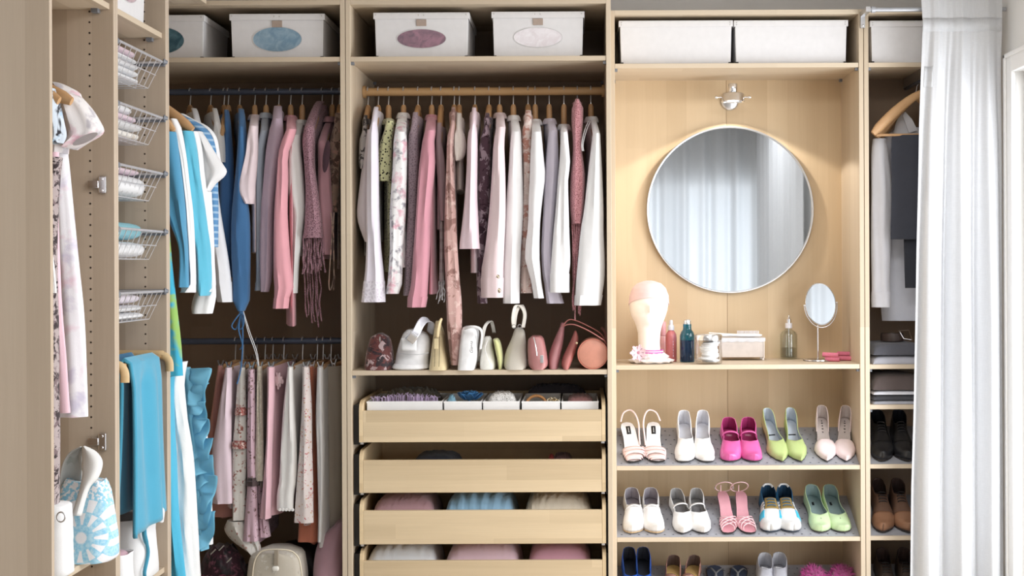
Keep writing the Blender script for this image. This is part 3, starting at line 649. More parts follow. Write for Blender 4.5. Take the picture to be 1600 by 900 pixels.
G().loft(st_rings([(812,356,386),(825,353,394),(840,362,402),(856,382,408),(864,394,405)], 5.09, .05, seed=8, fold=.16)).obj('flounce', fl, o, True)
for py, a, b in ((642,368,386),(694,363,387)): G().loft(st_rings([(py-4,a,b),(py,a-.5,b+.5),(py+6,a-.5,b+.5)], 5.058, .034, m=6, seed=9, fold=0)).obj('braid_band', fabric('red_braid', (168, 92, 84), 'camo', (214, 190, 180), (130, 60, 56), 90), o, True)
pf = fabric('pink_floral', (206, 170, 184), 'floral', (116, 84, 82), (150, 120, 116), 34)
o = skirt('dusty pink skirt scattered with brown flowers, dark ribbon above flared hem', 'dusty pink flowered skirt', pf, [(577,388,398),(640,387,399),(700,386,399),(752,387,402),(760,387,402),(800,384,403),(845,380,404)], 835, 5.045, 6)
G().loft(st_rings([(750,386,404),(755,385.5,404.5),(758,386,404)], 5.043, .034, m=5, seed=2, fold=0)).obj('ribbon', fabric('dark_ribbon', (78, 62, 62)), o, True)
G().loft(st_rings([(757,403,411),(800,404,417),(838,404,423)], 5.1, .03, seed=5)).obj('back_flare', pf, o, True)
skirt('narrow beige tweed skirt, shortest on the lower rail', 'short beige tweed skirt', fabric('beige_tweed', (196, 184, 166), 'camo', (182, 170, 152), (206, 196, 180), 70), [(572,402,409),(640,401,411),(700,400,412),(751,398,412)], 748, 5.05, 5)
pk = fabric('pink_satin', (224, 176, 186), rough=.55)
o = skirt('pink satin skirt with a fabric rosette at the waist', 'pink satin skirt with rosette', pk, [(573,418,429),(620,418,429),(700,416,426),(760,411,425),(809,407,424)], 790, 5.05, 11)
rx, rz = at(436, 594, 5.08); g = G(); rnd = random.Random(3)
for k in range(16):
    a = k*2.4; r = .0035+.0016*k; g.pillow((rx+r*math.cos(a)*.55, 5.075-.008+.0006*k, rz+r*math.sin(a)), .0075, .004, .009, 2.2, 10, 5, .08, k, a)
g.obj('rosette', fabric('rosette_pink', (226, 196, 200)), o, True)
wl = fabric('white_eyelet', (230, 226, 222))
o = skirt('white cotton skirt with scalloped eyelet hem', 'white eyelet skirt', wl, [(573,450,458),(600,447,459),(640,443,461),(700,439,464),(752,437,463),(770,434,460),(796,434,459)], 750, 5.05, 8)
g = G()
for i in range(5):
    x, z = at(436.5+i*5, 797, 5.0); g.lathe([(0, .0015), (.0055, .001), (.0065, -.001), (0, -.0015)], (x, 5.006, z), 10, 'y')
g.obj('scalloped_edge', wl, o, True)
skirt('cream skirt strewn with small red flowers', 'red flowered skirt', fabric('red_flowers', (222, 208, 204), 'floral', (194, 70, 80), (206, 168, 140), 44), [(573,473,483),(620,472,486),(700,468,488),(760,464,490),(816,461,491)], 805, 5.045, 8)
skirt('rust orange skirt behind the red flowered one, longest on the lower rail', 'rust orange skirt', fabric('rust', (196, 112, 84)), [(573,484,491),(640,486,493),(700,487,496),(790,470,498),(846,466,498)], 838, 5.11, 6)
skirt('pale grey slip skirt next to the rust orange skirt', 'pale grey slip skirt', fabric('pale_grey', (206, 202, 200), rough=.6), [(573,496,505),(650,494,506),(720,496,507),(800,498,505),(846,497,503)], 838, 5.05, 5)
skirt('wide taupe linen skirt, rightmost on the lower rail', 'rightmost taupe skirt', fabric('taupe', (176, 164, 150)), [(572,506,534),(640,506,535),(720,506,535),(842,503,535)], 838, 5.2, 11, clipx=521, fold=.06)
# ------------------------------------------------------------------ garments seen face on (rails run towards the camera)
def broad(name, label, cat, parts, d, group=None, ry=.035, seed=1, e=2.0):
    """parts: (part name, material, stations, y offset)"""
    st = parts[0][2]; o = thing(name, label, cat, (at((st[-1][1]+st[-1][2])/2, st[-1][0], d)[0], d, Z_((st[-1][1]+st[-1][2])/2, st[-1][0], d)), group)
    for i, (pn, m, s, dy, *rest) in enumerate(parts):
        r = rest[0] if rest else ry
        G().loft(st_rings(s, d+dy, r, n=26, m=22, seed=seed+i*3, fold=rest[1] if len(rest) > 1 else .12, e=e)).obj(pn, m, o, True)
    return o
def broad_hanger(desc, xc, d, zr, zc, half, drop, rr=.0125, bar=None, hook_turn=0):
    t = thing('coat_hanger', desc, 'hanger', (xc, d, zc), 'wooden coat hangers'); pts = []; rad = []
    for i in range(-9, 10):
        q = abs(i)/9; pts.append((xc+half*i/9, d-.012*q*q, zc-drop*q**1.35)); rad.append(.0085+.005*math.sin(q*PI*.75) if q < .99 else .008)
    G().tube(pts, rad, 10, 1.5).obj('shoulder_bar', HANGW, t, True)
    h = [Vector(p) for p in hook_curve(0, 0, zr, zc, rr)]
    G().tube(curve([(xc+p.y, d+p.x, p.z) for p in h], 2), .0019, 6).obj('hook', CHROME, t, True)
    if bar: G().tube([(xc-half*.93, d, zc-drop-bar), (xc+half*.93, d, zc-drop-bar)], .0055, 8).obj('trouser_bar', HANGW, t, True)
    return t
GC = 'clothes in the corner frame'
XC3 = -1.615
rail_y = lambda wd, y0, y1, x, z, r, mat: [G().tube([(x, y0+.004, z), (x, y1-.004, z)], r, 14).obj('clothes_rail', mat, wd, True)] + [G().tube([(x, a, z), (x, a+.011, z)], r+.008, 14).obj('rail_socket', mat, wd, True) for a in (y0+.0005, y1-.0115)]
ZR4 = ZR1+.0
rail_y(WL3, 4.493+T, 4.985, XC3, ZR4, .0125, RAILM)
VEL = fabric('velour_blue', (72, 150, 192), sheen=.5); TUR = fabric('velour_turquoise', (84, 186, 218), sheen=.5); TRM = fabric('white_trim', (240, 240, 242))
broad('sports_jacket', 'blue velour zip jacket with white stripe, nearest in the corner frame', 'jacket', [
    ('sleeve', VEL, [(207,250,277),(230,250,281),(280,250,288),(330,258,293),(355,269,294),(390,282,296),(449,281,297)], 0, .04, .10),
    ('stripe', TRM, [(186,266,276),(196,269,282),(240,281,290),(290,288,296),(330,292,301),(400,295,305),(449,296,306),(457,281,306)], .012, .022, .04)], 4.62, GC, seed=4)
broad('sports_jacket', 'turquoise velour zip jacket with white edge, behind the blue one', 'jacket', [
    ('sleeve', TUR, [(206,284,304),(225,286,308),(270,291,314),(320,298,322),(360,302,327),(400,305,331),(440,306,332),(455,307,331),(462,312,326)], 0, .045, .12),
    ('stripe', TRM, [(206,300,309),(225,304,314),(280,310,320),(330,317,327),(400,325,334),(445,328,337),(456,326,336)], .014, .024, .04)], 4.71, GC, seed=7)
for xe, ye, d, nm in ((273, 206, 4.62, 'blue velour jacket'), (303, 204, 4.71, 'turquoise velour jacket')):
    X, zz = at(xe, ye, d); broad_hanger('wooden hanger carrying the ' + nm + ' in the corner', XC3, d-.004, ZR4, ZR4-.062, X-XC3, ZR4-.062-zz)
broad('shirt', 'white long sleeved shirt whose cuff shows below the turquoise jacket', 'shirt', [
    ('sleeve', WHT, [(300,316,330),(380,312,334),(440,310,336),(462,303,337),(478,299,334),(490,300,331)], 0, .03)], 4.77, GC, seed=11)
o = broad('tee_shirt', 'white short sleeved tee shirt with small grey print on the shoulder', 'shirt', [
    ('body', WHT2, [(206,303,316),(240,306,324),(300,308,326),(380,309,328),(440,312,330)], .03, .03),
    ('sleeve', WHT2, [(207,305,316),(217,309,323),(240,312,337),(258,314,349),(267,315,354),(276,316,350),(286,318,338),(299,320,328)], 0, .028, .05)], 4.80, GC, seed=13)
g = G(); rnd = random.Random(5)
for i in range(9):
    x, z = at(309+rnd.uniform(0, 7), 214+i*9.5, 4.8); g.lathe([(0, .002), (.004, .0015), (.005, 0)], (x, 4.8-.0265, z), 8, 'y')
g.obj('print', plain('grey_print', S(92, 92, 100), .8), o, True, kind='stuff')
broad('denim_shirt', 'blue striped denim shirt with pale piping, at the back of corner frame', 'shirt', [
    ('body', fabric('denim_stripe', (84, 142, 196), 'stripe', (150, 186, 216), scale=260), [(176,268,278),(184,272,296),(195,282,316),(206,298,328),(225,308,337),(260,312,340),(330,322,341),(386,332,340)], 0, .03, .05),
    ('piping', TRM, [(178,280,288),(186,292,302),(197,312,324),(212,326,337),(232,334,342),(262,337,346)], .01, .018, .02)], 4.885, GC, seed=15)
# long dresses on the corner frame's lower rail
ZL = 1.30
rail_y(WL3, 4.493+T, 4.985, XC3, ZL, .0125, RAILM)
broad('sarong', 'turquoise and lime swirl printed wrap hanging beside the corner panel', 'wrap', [
    ('cloth', fabric('turquoise_lime', (56, 178, 216), 'camo', (150, 196, 96), (150, 196, 96), 5), [(322,248,262),(400,250,268),(470,252,275),(540,254,283),(587,254,286)], 0, .02, .05)], 4.585, GC, seed=21)
broad('skirt', 'long white crinkled skirt between two turquoise garments', 'skirt', [
    ('cloth', fabric('white_crinkle', (240, 240, 240), bump=.7), [(565,284,291),(578,276,290),(592,266,287),(640,266,291),(720,268,302),(810,274,307),(900,283,312),(960,288,315)], 0, .04, .16)], 4.70, GC, seed=23)
broad('skirt', 'long turquoise crinkled skirt hugging the corner panel edge', 'skirt', [
    ('cloth', fabric('turquoise_crinkle', (70, 186, 226), bump=.7), [(588,252,272),(640,252,271),(700,254,274),(800,256,280),(900,258,291),(960,260,297)], 0, .035, .18)], 4.63, GC, seed=25)
CHI = fabric('turquoise_chiffon', (136, 214, 242), trans=.4)
o = broad('dress', 'turquoise chiffon dress with tiers of ruffles down its side', 'dress', [
    ('skirt_panel', CHI, [(574,286,296),(600,286,312),(640,290,312),(700,298,316),(770,303,320),(858,303,326)], 0, .03, .14),
    ('underskirt', WHT, [(640,310,322),(720,312,326),(800,316,332),(850,318,333)], .03, .02, .06)], 4.80, GC, seed=27)
for i, (py, xa, xb, ln) in enumerate(((576, 296, 328, 52), (600, 298, 325, 46), (628, 301, 324, 50), (655, 303, 327, 56), (686, 304, 333, 54), (712, 306, 336, 48), (742, 306, 339, 54), (770, 306, 334, 56), (800, 305, 337, 58))):
    R_ = xb-xa
    def fn(u, v, i=i, xa=xa, py=py, R_=R_, ln=ln):
        # a soft flounce fanning out and down from its gathered seam, scalloped at the rim
        an = lerp(-.25, 1.62, u); sc = 1.06+.06*math.sin(u*9+i*2.1)+.03*math.sin(u*17+i)
        px_ = xa + (R_*math.cos(an*.92)**.8 if math.cos(an*.92) > 0 else 0)*v*sc - 5*v*smooth(.7, 1, u); pyy = py + ln*lerp(0, .55, u)*(1-v) + (ln*math.sin(max(0, an)) + 9*an*(an < 0))*v*sc
        X, Z = at(px_, pyy, 4.775)
        return (X, 4.775 - .022*v + .012*v*math.sin(u*11+i*1.7) + .006*math.sin(u*9+v*5+i), Z)
    G().grid(fn, 44, 10).obj('ruffle', CHI, o, True, solid=.0008)

# ------------------------------------------------------------------ nearest left frame
rail_y(WL1, 3.493+T, 3.993-T, -1.64, ZR1-.06, .0125, RAILM)
GN = 'clothes in the nearest left frame'
FB = fabric('white_rose_blouse', (236, 230, 230), 'soft', (220, 166, 182), (190, 184, 192), 14)
o = broad('blouse', 'white blouse with faded pink roses and wide bell sleeve', 'blouse', [
    ('body', FB, [(131,84,98),(145,82,124),(160,82,126),(190,82,112),(240,82,104)], .02, .04, .05),
    ('sleeve', FB, [(150,100,124),(160,98,134),(175,100,146),(190,102,155),(200,104,160),(207,105,160),(215,106,150),(225,106,128),(232,106,112)], 0, .055, .05)], 3.76, GN, seed=31)
x0, z0 = at(110, 228, 3.70); x1, z1 = at(160, 205, 3.70)
g = G(); g.lathe([(0, 0), (.85, 0), (1, .01)], (0, 0, 0), 20, 'y'); il = g.obj('sleeve_opening', fabric('blouse_lining', (196, 186, 188)), o)
il.data.transform(Matrix.Translation(Vector(((x0+x1)/2, 3.70, (z0+z1)/2-.002))-o.location) @ Matrix.Rotation(-math.atan2(z1-z0, x1-x0), 4, 'Y') @ Matrix.Diagonal(((x1-x0)/2*.86, 1, .010, 1)))
broad('blouse', 'black and pale blue brush printed blouse just behind the first panel', 'blouse', [
    ('cloth', fabric('blue_black_print', (206, 218, 232), 'camo', (50, 48, 56), (168, 196, 220), 13), [(138,70,84),(165,70,92),(190,70,98),(212,70,102),(224,70,97)], 0, .03)], 3.62, GN, seed=33)
broad('dress', 'long sheer white dress with scattered faded rose print', 'dress', [
    ('cloth', fabric('sheer_rose', (236, 234, 240), 'soft', (226, 190, 206), (204, 198, 218), 9), [(228,80,104),(245,80,106),(280,82,110),(380,84,120),(480,86,130),(600,88,135.5),(651,88,137)], 0, .03, .06)], 3.80, GN, seed=35)
broad('scarf', 'plain pale pink long scarf against the sheer white dress', 'scarf', [
    ('cloth', fabric('baby_pink', (240, 198, 212)), [(238,78,92),(300,80,90),(380,82,92),(480,82,97),(560,84,104),(620,84,108),(645,86,110)], 0, .014, .08)], 3.70, GN, seed=37)
broad('dress', 'long brown snake print dress, narrow strip beside the first panel', 'dress', [
    ('cloth', fabric('snake', (176, 160, 160), 'camo', (58, 46, 50), (120, 100, 104), 34), [(246,76,97),(290,74,92),(400,74,88),(520,74,90),(600,74,91),(700,74,93),(796,74,91)], 0, .025)], 3.60, GN, seed=39)
broad('shirt_tail', 'small white garment corner poking out beside the snake print dress', 'garment', [
    ('cloth', WHT, [(380,72,79),(410,72,84),(450,72,88),(458,72,88)], 0, .012)], 3.55, GN, seed=41)
for xe, ye, d, nm, in ((103, 161, 3.66, 'printed blue blouse'), (122, 162, 3.735, 'white rose blouse')):
    X, zz = at(xe, ye, d); broad_hanger('wooden hanger carrying the ' + nm + ' in the nearest frame', -1.64, d-.035, ZR1-.06, zz+.085, X+1.64, .085)
# chrome hinge plates on the far panel of the nearest frame
for py in (289, 690):
    yy = 3.993-T-.0006; x, z = at(158, py, yy); g = G()
    hn = G().box(x-.006, yy-.010, z-.026, x+.018, yy-.0004, z+.026).obj('hinge_plate', CHROME, WL1, True, bevel=.003, label='chrome door hinge plate')
    g.box(x-.036, yy-.012, z-.010, x-.005, yy-.0004, z+.012); g.lathe([(.0045, 0), (.0045, .003)], (x+.006, yy-.010, z+.017), 10, 'y'); g.lathe([(.0045, 0), (.0045, .003)], (x+.006, yy-.010, z-.017), 10, 'y')
    g.obj('hinge_arm', CHROME, hn, True, bevel=.0015)
# tote bag with a medallion print
def medallion(name, cx, cz):
    t = NT(name); v = t.coord(loc=(-cx, 0, -cz)); sp = t.n('ShaderNodeSeparateXYZ'); t.l(v, sp.inputs[0])
    r = t.math('SQRT', t.math('ADD', t.math('POWER', t.math('ABSOLUTE', sp.outputs[0]), 2), t.math('POWER', t.math('ABSOLUTE', sp.outputs[2]), 2)))
    a = t.math('ARCTAN2', sp.outputs[2], sp.outputs[0])
    pet = t.math('COSINE', t.math('MULTIPLY', a, 12)); pet2 = t.math('COSINE', t.math('MULTIPLY', a, 24))
    # white petals between radii, on light blue
    band = lambda lo, hi: t.math('MULTIPLY', t.math('GREATER_THAN', r, lo), t.math('LESS_THAN', r, hi))
    k1 = t.math('LESS_THAN', r, t.math('ADD', .016, t.math('MULTIPLY', pet2, .0018)))
    k2 = t.math('MULTIPLY', band(.036, .068), t.math('GREATER_THAN', pet, t.math('SUBTRACT', .5, t.math('MULTIPLY', t.math('SUBTRACT', r, .036), 18))))
    k3 = t.math('MULTIPLY', band(.072, .105), t.math('GREATER_THAN', t.math('MULTIPLY', pet, -1), .15))
    k = t.math('MAXIMUM', k1, t.math('MAXIMUM', k2, k3)); nz = t.noise(v, 120, 3)
    blue = t.ramp(nz, [(.35, S(138, 200, 230)), (.65, S(188, 224, 240))])
    far = t.math('GREATER_THAN', r, .108)
    base = t.mix(t.math('MAXIMUM', k, t.math('MULTIPLY', far, t.math('GREATER_THAN', nz, .5))), blue, S(238, 238, 242))
    t.col(base); t.set(rough=.85, sheen=.2); t.bump(t.noise(v, 300, 2), .3, .001); return t.mat
xb, zb_ = at(119, 846, 3.70); BASE1 = .5225
to = thing('tote_bag', 'white tote bag printed with pale blue medallion, with twisted fabric handles', 'bag', (xb, 3.78, BASE1))
rings = []; ztop = Z_(130, 753, 3.75)
for q in (0, .03, .12, .3, .5, .7, .85, .95, 1):
    z = lerp(BASE1+.001, ztop, q); sx = lerp(.088, .080, q)*(1-.30*q**7)*(.93 if q == 0 else 1)*(1+.04*math.sin(q*7)); sy = lerp(.075, .03, q**1.4)
    rings.append([(xb-.008+sx*math.copysign(abs(math.cos(2*PI*k/32))**.7, math.cos(2*PI*k/32)), 3.79+sy*math.copysign(abs(math.sin(2*PI*k/32))**.7, math.sin(2*PI*k/32))*(1+.04*math.sin(k*1.7+q*5)), z+.004*math.sin(k)*q) for k in range(32)])
G().loft(rings).obj('body', medallion('medallion_print', xb-xb+.004, zb_-BASE1+.004), to, True)
def ribbon(o, name, pts, w, mat, thick=.003, wdir=(0, 1, 0), n=6, curl=.0):
    c = curve(pts, n); g = G(); wv = Vector(wdir).normalized()
    def fn(u, v):
        i = min(len(c)-1, int(round(v*(len(c)-1)))); p = c[i]; ww = w[i*(len(w)-1)//(len(c)-1)] if isinstance(w, (list, tuple)) else w
        t = (c[min(i+1, len(c)-1)]-c[max(i-1, 0)]).normalized(); nn = t.cross(wv)
        return p + wv*(ww*(u-.5)) + nn*(curl*math.cos((u-.5)*PI))
    return g.grid(fn, 7, len(c)).obj(name, mat, o, True, solid=thick)
HF = fabric('handle_lining', (206, 206, 202), 'floral', (150, 160, 150), (180, 184, 178), 14)
def patch(o, name, lft, rgt, d0, d1, mat, bulge=.02, solid=.003):
    """strip of cloth between two edges given as pixel curves"""
    A = curve([(p[0], 0, p[1]) for p in lft], 6); B = curve([(p[0], 0, p[1]) for p in rgt], 6)
    def fn(u, v):
        i = v*(len(A)-1); j = v*(len(B)-1); a = A[int(round(i))]; b_ = B[int(round(j))]; p = a.lerp(b_, u); d = lerp(d0, d1, v)-bulge*math.sin(u*PI)
        return P(p.x, p.z, d)
    return G().grid(fn, 9, len(A)).obj(name, mat, o, True, solid=solid)
patch(to, 'handle', [(92,790),(93,760),(97,728),(108,708),(126,698)], [(124,768),(127,752),(128,734),(128,716),(131,699)], 3.80, 3.76, HF, -.03)
patch(to, 'handle', [(129,698),(129,715),(128,730),(129,742),(124,768),(112,806)], [(132,697),(150,706),(160,722),(154,745),(139,764),(127,806)], 3.755, 3.70, fabric('handle_white', (232, 232, 230)), .02)
patch(to, 'handle', [(148,752),(154,764),(158,776)], [(152,748),(166,764),(174,782)], 3.80, 3.80, HF, .01)
wb = thing('shoulder_bag', 'plain white canvas bag with metal eyelet ring, in front of the printed tote', 'bag', (at(88, 890, 3.62)[0]-.02, 3.62, BASE1))
rings = []
for q in (0, .02, .1, .3, .45, .5, .75, .97, 1):
    z = lerp(BASE1+.001, Z_(95, 787, 3.6), q); xr = X_(lerp(112, 108, q), 3.6, 850); xl = -1.60
    f = .96 if q in (0, 1) else (1.012 if q > .49 else 1)
    rings.append([((xl+xr)/2+(xr-xl)/2*f*math.copysign(abs(math.cos(2*PI*k/28))**.5, math.cos(2*PI*k/28)), 3.60+.055*f*math.copysign(abs(math.sin(2*PI*k/28))**.6, math.sin(2*PI*k/28)), z) for k in range(28)])
G().loft(rings).obj('body', fabric('white_canvas', (236, 236, 238)), wb, True)
x, z = at(95, 808, 3.54); ring = [(x+.011*math.cos(2*PI*k/20), 3.541, z+.013*math.sin(2*PI*k/20)) for k in range(21)]
G().tube(ring, .0022, 8).obj('eyelet_ring', STEEL, wb, True)

# ------------------------------------------------------------------ second left frame: pull-out wire baskets
WIRE = plain('wire_chrome', (0.80, 0.80, 0.83, 1), .3, .6); xf = -1.398
y0b, y1b = 4.026, 4.458
BK = []
for py in (97.5, 185, 272, 362.5, 455):
    zr_ = Z_(254, py, y1b); hb = .092
    rim = [(xf, y0b, zr_), (xf, y1b, zr_), (-1.92, y1b, zr_), (-1.92, y0b, zr_), (xf, y0b, zr_)]
    g = G()
    for a, b in zip(rim[:-1], rim[1:]): g.tube([a, b], .0042, 8)
    bk = g.obj('wire_basket', WIRE, WL2, True)
    g = G(); ins = .04
    for i in range(9):
        y = lerp(y0b+.02, y1b-.02, i/8); yb = lerp(y0b+.035, y1b-.035, i/8)
        g.tube([(xf, y, zr_), (xf-ins, yb, zr_-hb), (-1.92+ins, yb, zr_-hb), (-1.92, y, zr_)], .0015, 6)
    for i in range(6):
        x = lerp(xf-.08, -1.86, i/5); g.tube([(x, y0b, zr_), (x, y0b+ins, zr_-hb), (x, y1b-ins, zr_-hb), (x, y1b, zr_)], .0016, 6)
    for q in (.5, 1):
        a = ins*q; g.tube([(xf-a, y0b+a, zr_-hb*q), (xf-a, y1b-a, zr_-hb*q)], .0019, 6)
    g.obj('wires', WIRE, bk, True, kind='stuff')
    for yy0, yy1 in ((y1b+.003, 4.493-T-.001), (3.993+T+.001, y0b-.003)):
        G().box(xf-.50, yy0, zr_-.012, xf+.004, yy1, zr_+.006).obj('runner', GREYP, bk, True, bevel=.003)
    G().tube([(xf+.002, y1b-.008, zr_+.002), (xf+.014, y1b-.001, zr_-.001)], [.010, .006], 10).obj('stop', GREYP, bk, True)
    BK.append((zr_, zr_-hb))
TW = fabric('terry_white', (240, 240, 243), 'knit', scale=90, bump=.5); TP = fabric('terry_pink', (236, 210, 222), 'knit', scale=90, bump=.5)
TT = fabric('terry_turquoise', (130, 196, 212), 'knit', scale=90, bump=.5); TB = fabric('terry_beige', (222, 216, 208), 'floral', (190, 176, 160), (206, 196, 184), 16); TM = fabric('terry_mauve', (222, 212, 224), 'knit', scale=90, bump=.5)
def towel(lbl, bi, z0, th, mat, pxr, name='towel', seed=0, dx=0, ywid=.165):
    xr = X_(pxr, 4.40, 300); yc = 4.235; xl = -1.86
    o = G().pillow(((xl+xr)/2, yc, z0+th/2), (xr-xl)/2, ywid, th/2*.99, 7, 32, 11, .010, seed, 0, 7.0).obj(name, mat); recenter(o)
    tag(o, lbl, name.replace('_', ' '), 'folded linen in the wire baskets')
names = ('topmost', 'second', 'third', 'fourth', 'lowest')
z = BK[0][1]+.003
for i, (m, th, px) in enumerate(((TW, .022, 224), (TW, .021, 224), (TW, .021, 223), (TW, .02, 222), (TP, .024, 220))):
    towel(('white towel, lowest of the stack in the %s wire basket', 'white towel, second from bottom in the %s wire basket', 'white towel, middle of the stack in the %s wire basket', 'white towel just under the pink one in the %s wire basket', 'pale pink towel on top of the %s wire basket')[i] % names[0], 0, z, th, m, px, seed=i); z += th+.0006
z = BK[1][1]+.003
for i, (lb, m, th, px) in enumerate((('beige patterned towel at the bottom of the second wire basket', TB, .03, 226), ('ribbed white towel in the middle of the second wire basket', TW, .028, 230), ('pale pink towel between white ones in the second wire basket', TP, .024, 222), ('plump white towel on top of the second wire basket', TW, .036, 213))): towel(lb, 1, z, th, m, px, seed=i+5); z += th+.0006
z = BK[2][1]+.003
for i, (lb, m, th, px) in enumerate((('large plump white towel in the third wire basket', TW, .074, 236), ('flat pale pink towel topping the third wire basket', TP, .022, 226))): towel(lb, 2, z, th, m, px, seed=i+10); z += th+.0006
z = BK[3][1]+.003
for i, (lb, m, th, px) in enumerate((('folded white towel under the turquoise one in fourth wire basket', TW, .056, 232), ('folded turquoise towel on top of the fourth wire basket', TT, .062, 228))): towel(lb, 3, z, th, m, px, seed=i+14); z += th+.0006
z = BK[4][1]+.003
for i, (lb, m, th, px) in enumerate((('white folded towel at the bottom of the lowest wire basket', TW, .024, 230), ('white folded towel in the middle of the lowest wire basket', TW, .024, 228), ('pale mauve towel on top of the lowest wire basket', TM, .034, 224))): towel(lb, 4, z, th, m, px, seed=i+18); z += th+.0006
# wooden trouser rack and what hangs on it
zr_ = 1.052; g = G(); RACKW = wood('rack_birch', 'x', 'z', base=(222, 194, 150), width=.3)
def rackbar(y): return [(-1.92, y, zr_+.012), (-1.46, y, zr_+.012), (-1.405, y, zr_+.008), (-1.385, y, zr_-.012), (-1.383, y, zr_-.045)]
rk = G().tube(curve(rackbar(4.462), 4), .0095, 8, 1.5).obj('trouser_rack', RACKW, WL2, True)
G().tube(curve(rackbar(4.024), 4), .0095, 8, 1.5).obj('rack_arm', RACKW, rk, True)
for x in (-1.42, -1.51, -1.60, -1.69, -1.78): G().tube([(x, 4.026, zr_), (x, 4.46, zr_)], .0065, 10).obj('cross_rod', HANGW, rk, True)
def draped(name, label, x, yr, zb, mat, thick=.016, seed=0, flare=(0, 0), slant=0, zback=None, cat='trousers'):
    rnd = random.Random(seed); ph = [rnd.random()*6 for _ in range(3)]; ya, yb = yr
    o = thing(name, label, cat, (x, (ya+yb)/2, zb)); r = .0068
    def fn(u, v):
        # v runs from the front hem over the rod to the back hem
        Lf = zr_-zb; Lb = zr_-(zback or zb+.05); tot = Lf+Lb+PI*r*1.6; s = v*tot
        if s < Lf: q = 1-s/Lf; X, Z = x+r*1.6, zb+s; q2 = q
        elif s < Lf+PI*r*1.6: a = (s-Lf)/(r*1.6); X, Z, q2 = x+r*1.6*math.cos(a), zr_+r*1.6*math.sin(a), 0
        else: q2 = (s-Lf-PI*r*1.6)/Lb; X, Z = x-r*1.6, zr_-(s-Lf-PI*r*1.6)
        y = lerp(ya-flare[0]*q2**2, yb+flare[1]*q2**2, u)
        w = smooth(0, .15, q2)
        return (X + w*(.010*math.sin(u*8+ph[0]+q2*1.5)+.006*math.sin(u*17+ph[1])) + (.02*q2 if X > x else -.004*q2), y, Z + (slant*(u-.5)*q2 if X > x else 0))
    G().grid(fn, 26, 60).obj('cloth', mat, o, True, solid=thick, off=1.0)
    return o
VB = fabric('velour_sky', (66, 164, 200), sheen=.4)
o = draped('trousers', 'bright blue velour trousers folded over the wooden rack, nearest the front', -1.42, (4.13, 4.405), .53, VB, .012, 3, (.02, .02), .03)
G().tube(curve([(-1.405, 4.26, .56), (-1.40, 4.25, .50), (-1.395, 4.27, .44), (-1.40, 4.25, .38), (-1.40, 4.26, .352)], 5), [.008]*8+[.006]*13, 8, .5).obj('tie_cord', VB, o, True)
draped('trousers', 'darker blue trousers behind the bright velour pair on the rack', -1.51, (4.24, 4.44), .62, fabric('velour_deep', (50, 120, 168), sheen=.3), .012, 8)
draped('trousers', 'dusty mauve trousers hanging third on the wooden rack', -1.60, (4.30, 4.45), .50, fabric('mauve_cloth', (150, 106, 116)), .012, 12)
BZ = .3455
def softbag(name, label, cx, cy, z0, z1, sx, sy, mat, taper=.9, e=.6, ruck=.03, n=30, seed=0, top_in=True):
    rnd = random.Random(seed); ph = [rnd.random()*6 for _ in range(3)]; o = thing(name, label, 'bag', (cx, cy, z0)); rings = []
    for q in (0, .03, .15, .35, .55, .75, .92, 1.0):
        f = lerp(1, taper, q)*(.94 if q == 0 else 1)
        rings.append([(cx+sx*f*math.copysign(abs(math.cos(2*PI*k/n))**e, math.cos(2*PI*k/n))*(1+ruck*math.sin(k*.9+q*6+ph[0])), cy+sy*f*math.copysign(abs(math.sin(2*PI*k/n))**e, math.sin(2*PI*k/n))*(1+ruck*math.sin(k*1.3+q*4+ph[1])), lerp(z0+.001, z1, q)+ruck*.25*math.sin(k*.7+ph[2])*q*(z1-z0)) for k in range(n)])
    if top_in: rings.append([(cx+(p[0]-cx)*.93, cy+(p[1]-cy)*.9, p[2]-.004) for p in rings[-1]]); rings.append([(cx+(p[0]-cx)*.9, cy+(p[1]-cy)*.85, p[2]-.05) for p in rings[-2]])
    G().loft(rings).obj('body', mat, o, True); return o
o = softbag('canvas_bag', 'tall white canvas bag with loop handle under the hanging blue trousers', -1.50, 4.33, BZ, .545, .105, .10, fabric('white_canvas', (236, 236, 238)), .95)
G().tube(curve([(-1.415, 4.36, .53), (-1.395, 4.38, .555), (-1.385, 4.385, .55), (-1.39, 4.39, .515)], 6), .011, 10, .7).obj('handle', fabric('white_canvas', (236, 236, 238)), o, True)
o = softbag('storage_pouch', 'small white pouch with pink flowered lining at bottom left', -1.46, 4.12, BZ, .470, .062, .06, fabric('white_canvas', (236, 236, 238)), .97)
G().pillow((-1.46, 4.12, .462), .05, .046, .014, 2.4, 20, 7, .05, 3).obj('flowered_lining', fabric('pink_lining', (222, 176, 192), 'floral', (120, 84, 96), (240, 226, 230), 40), o, True)
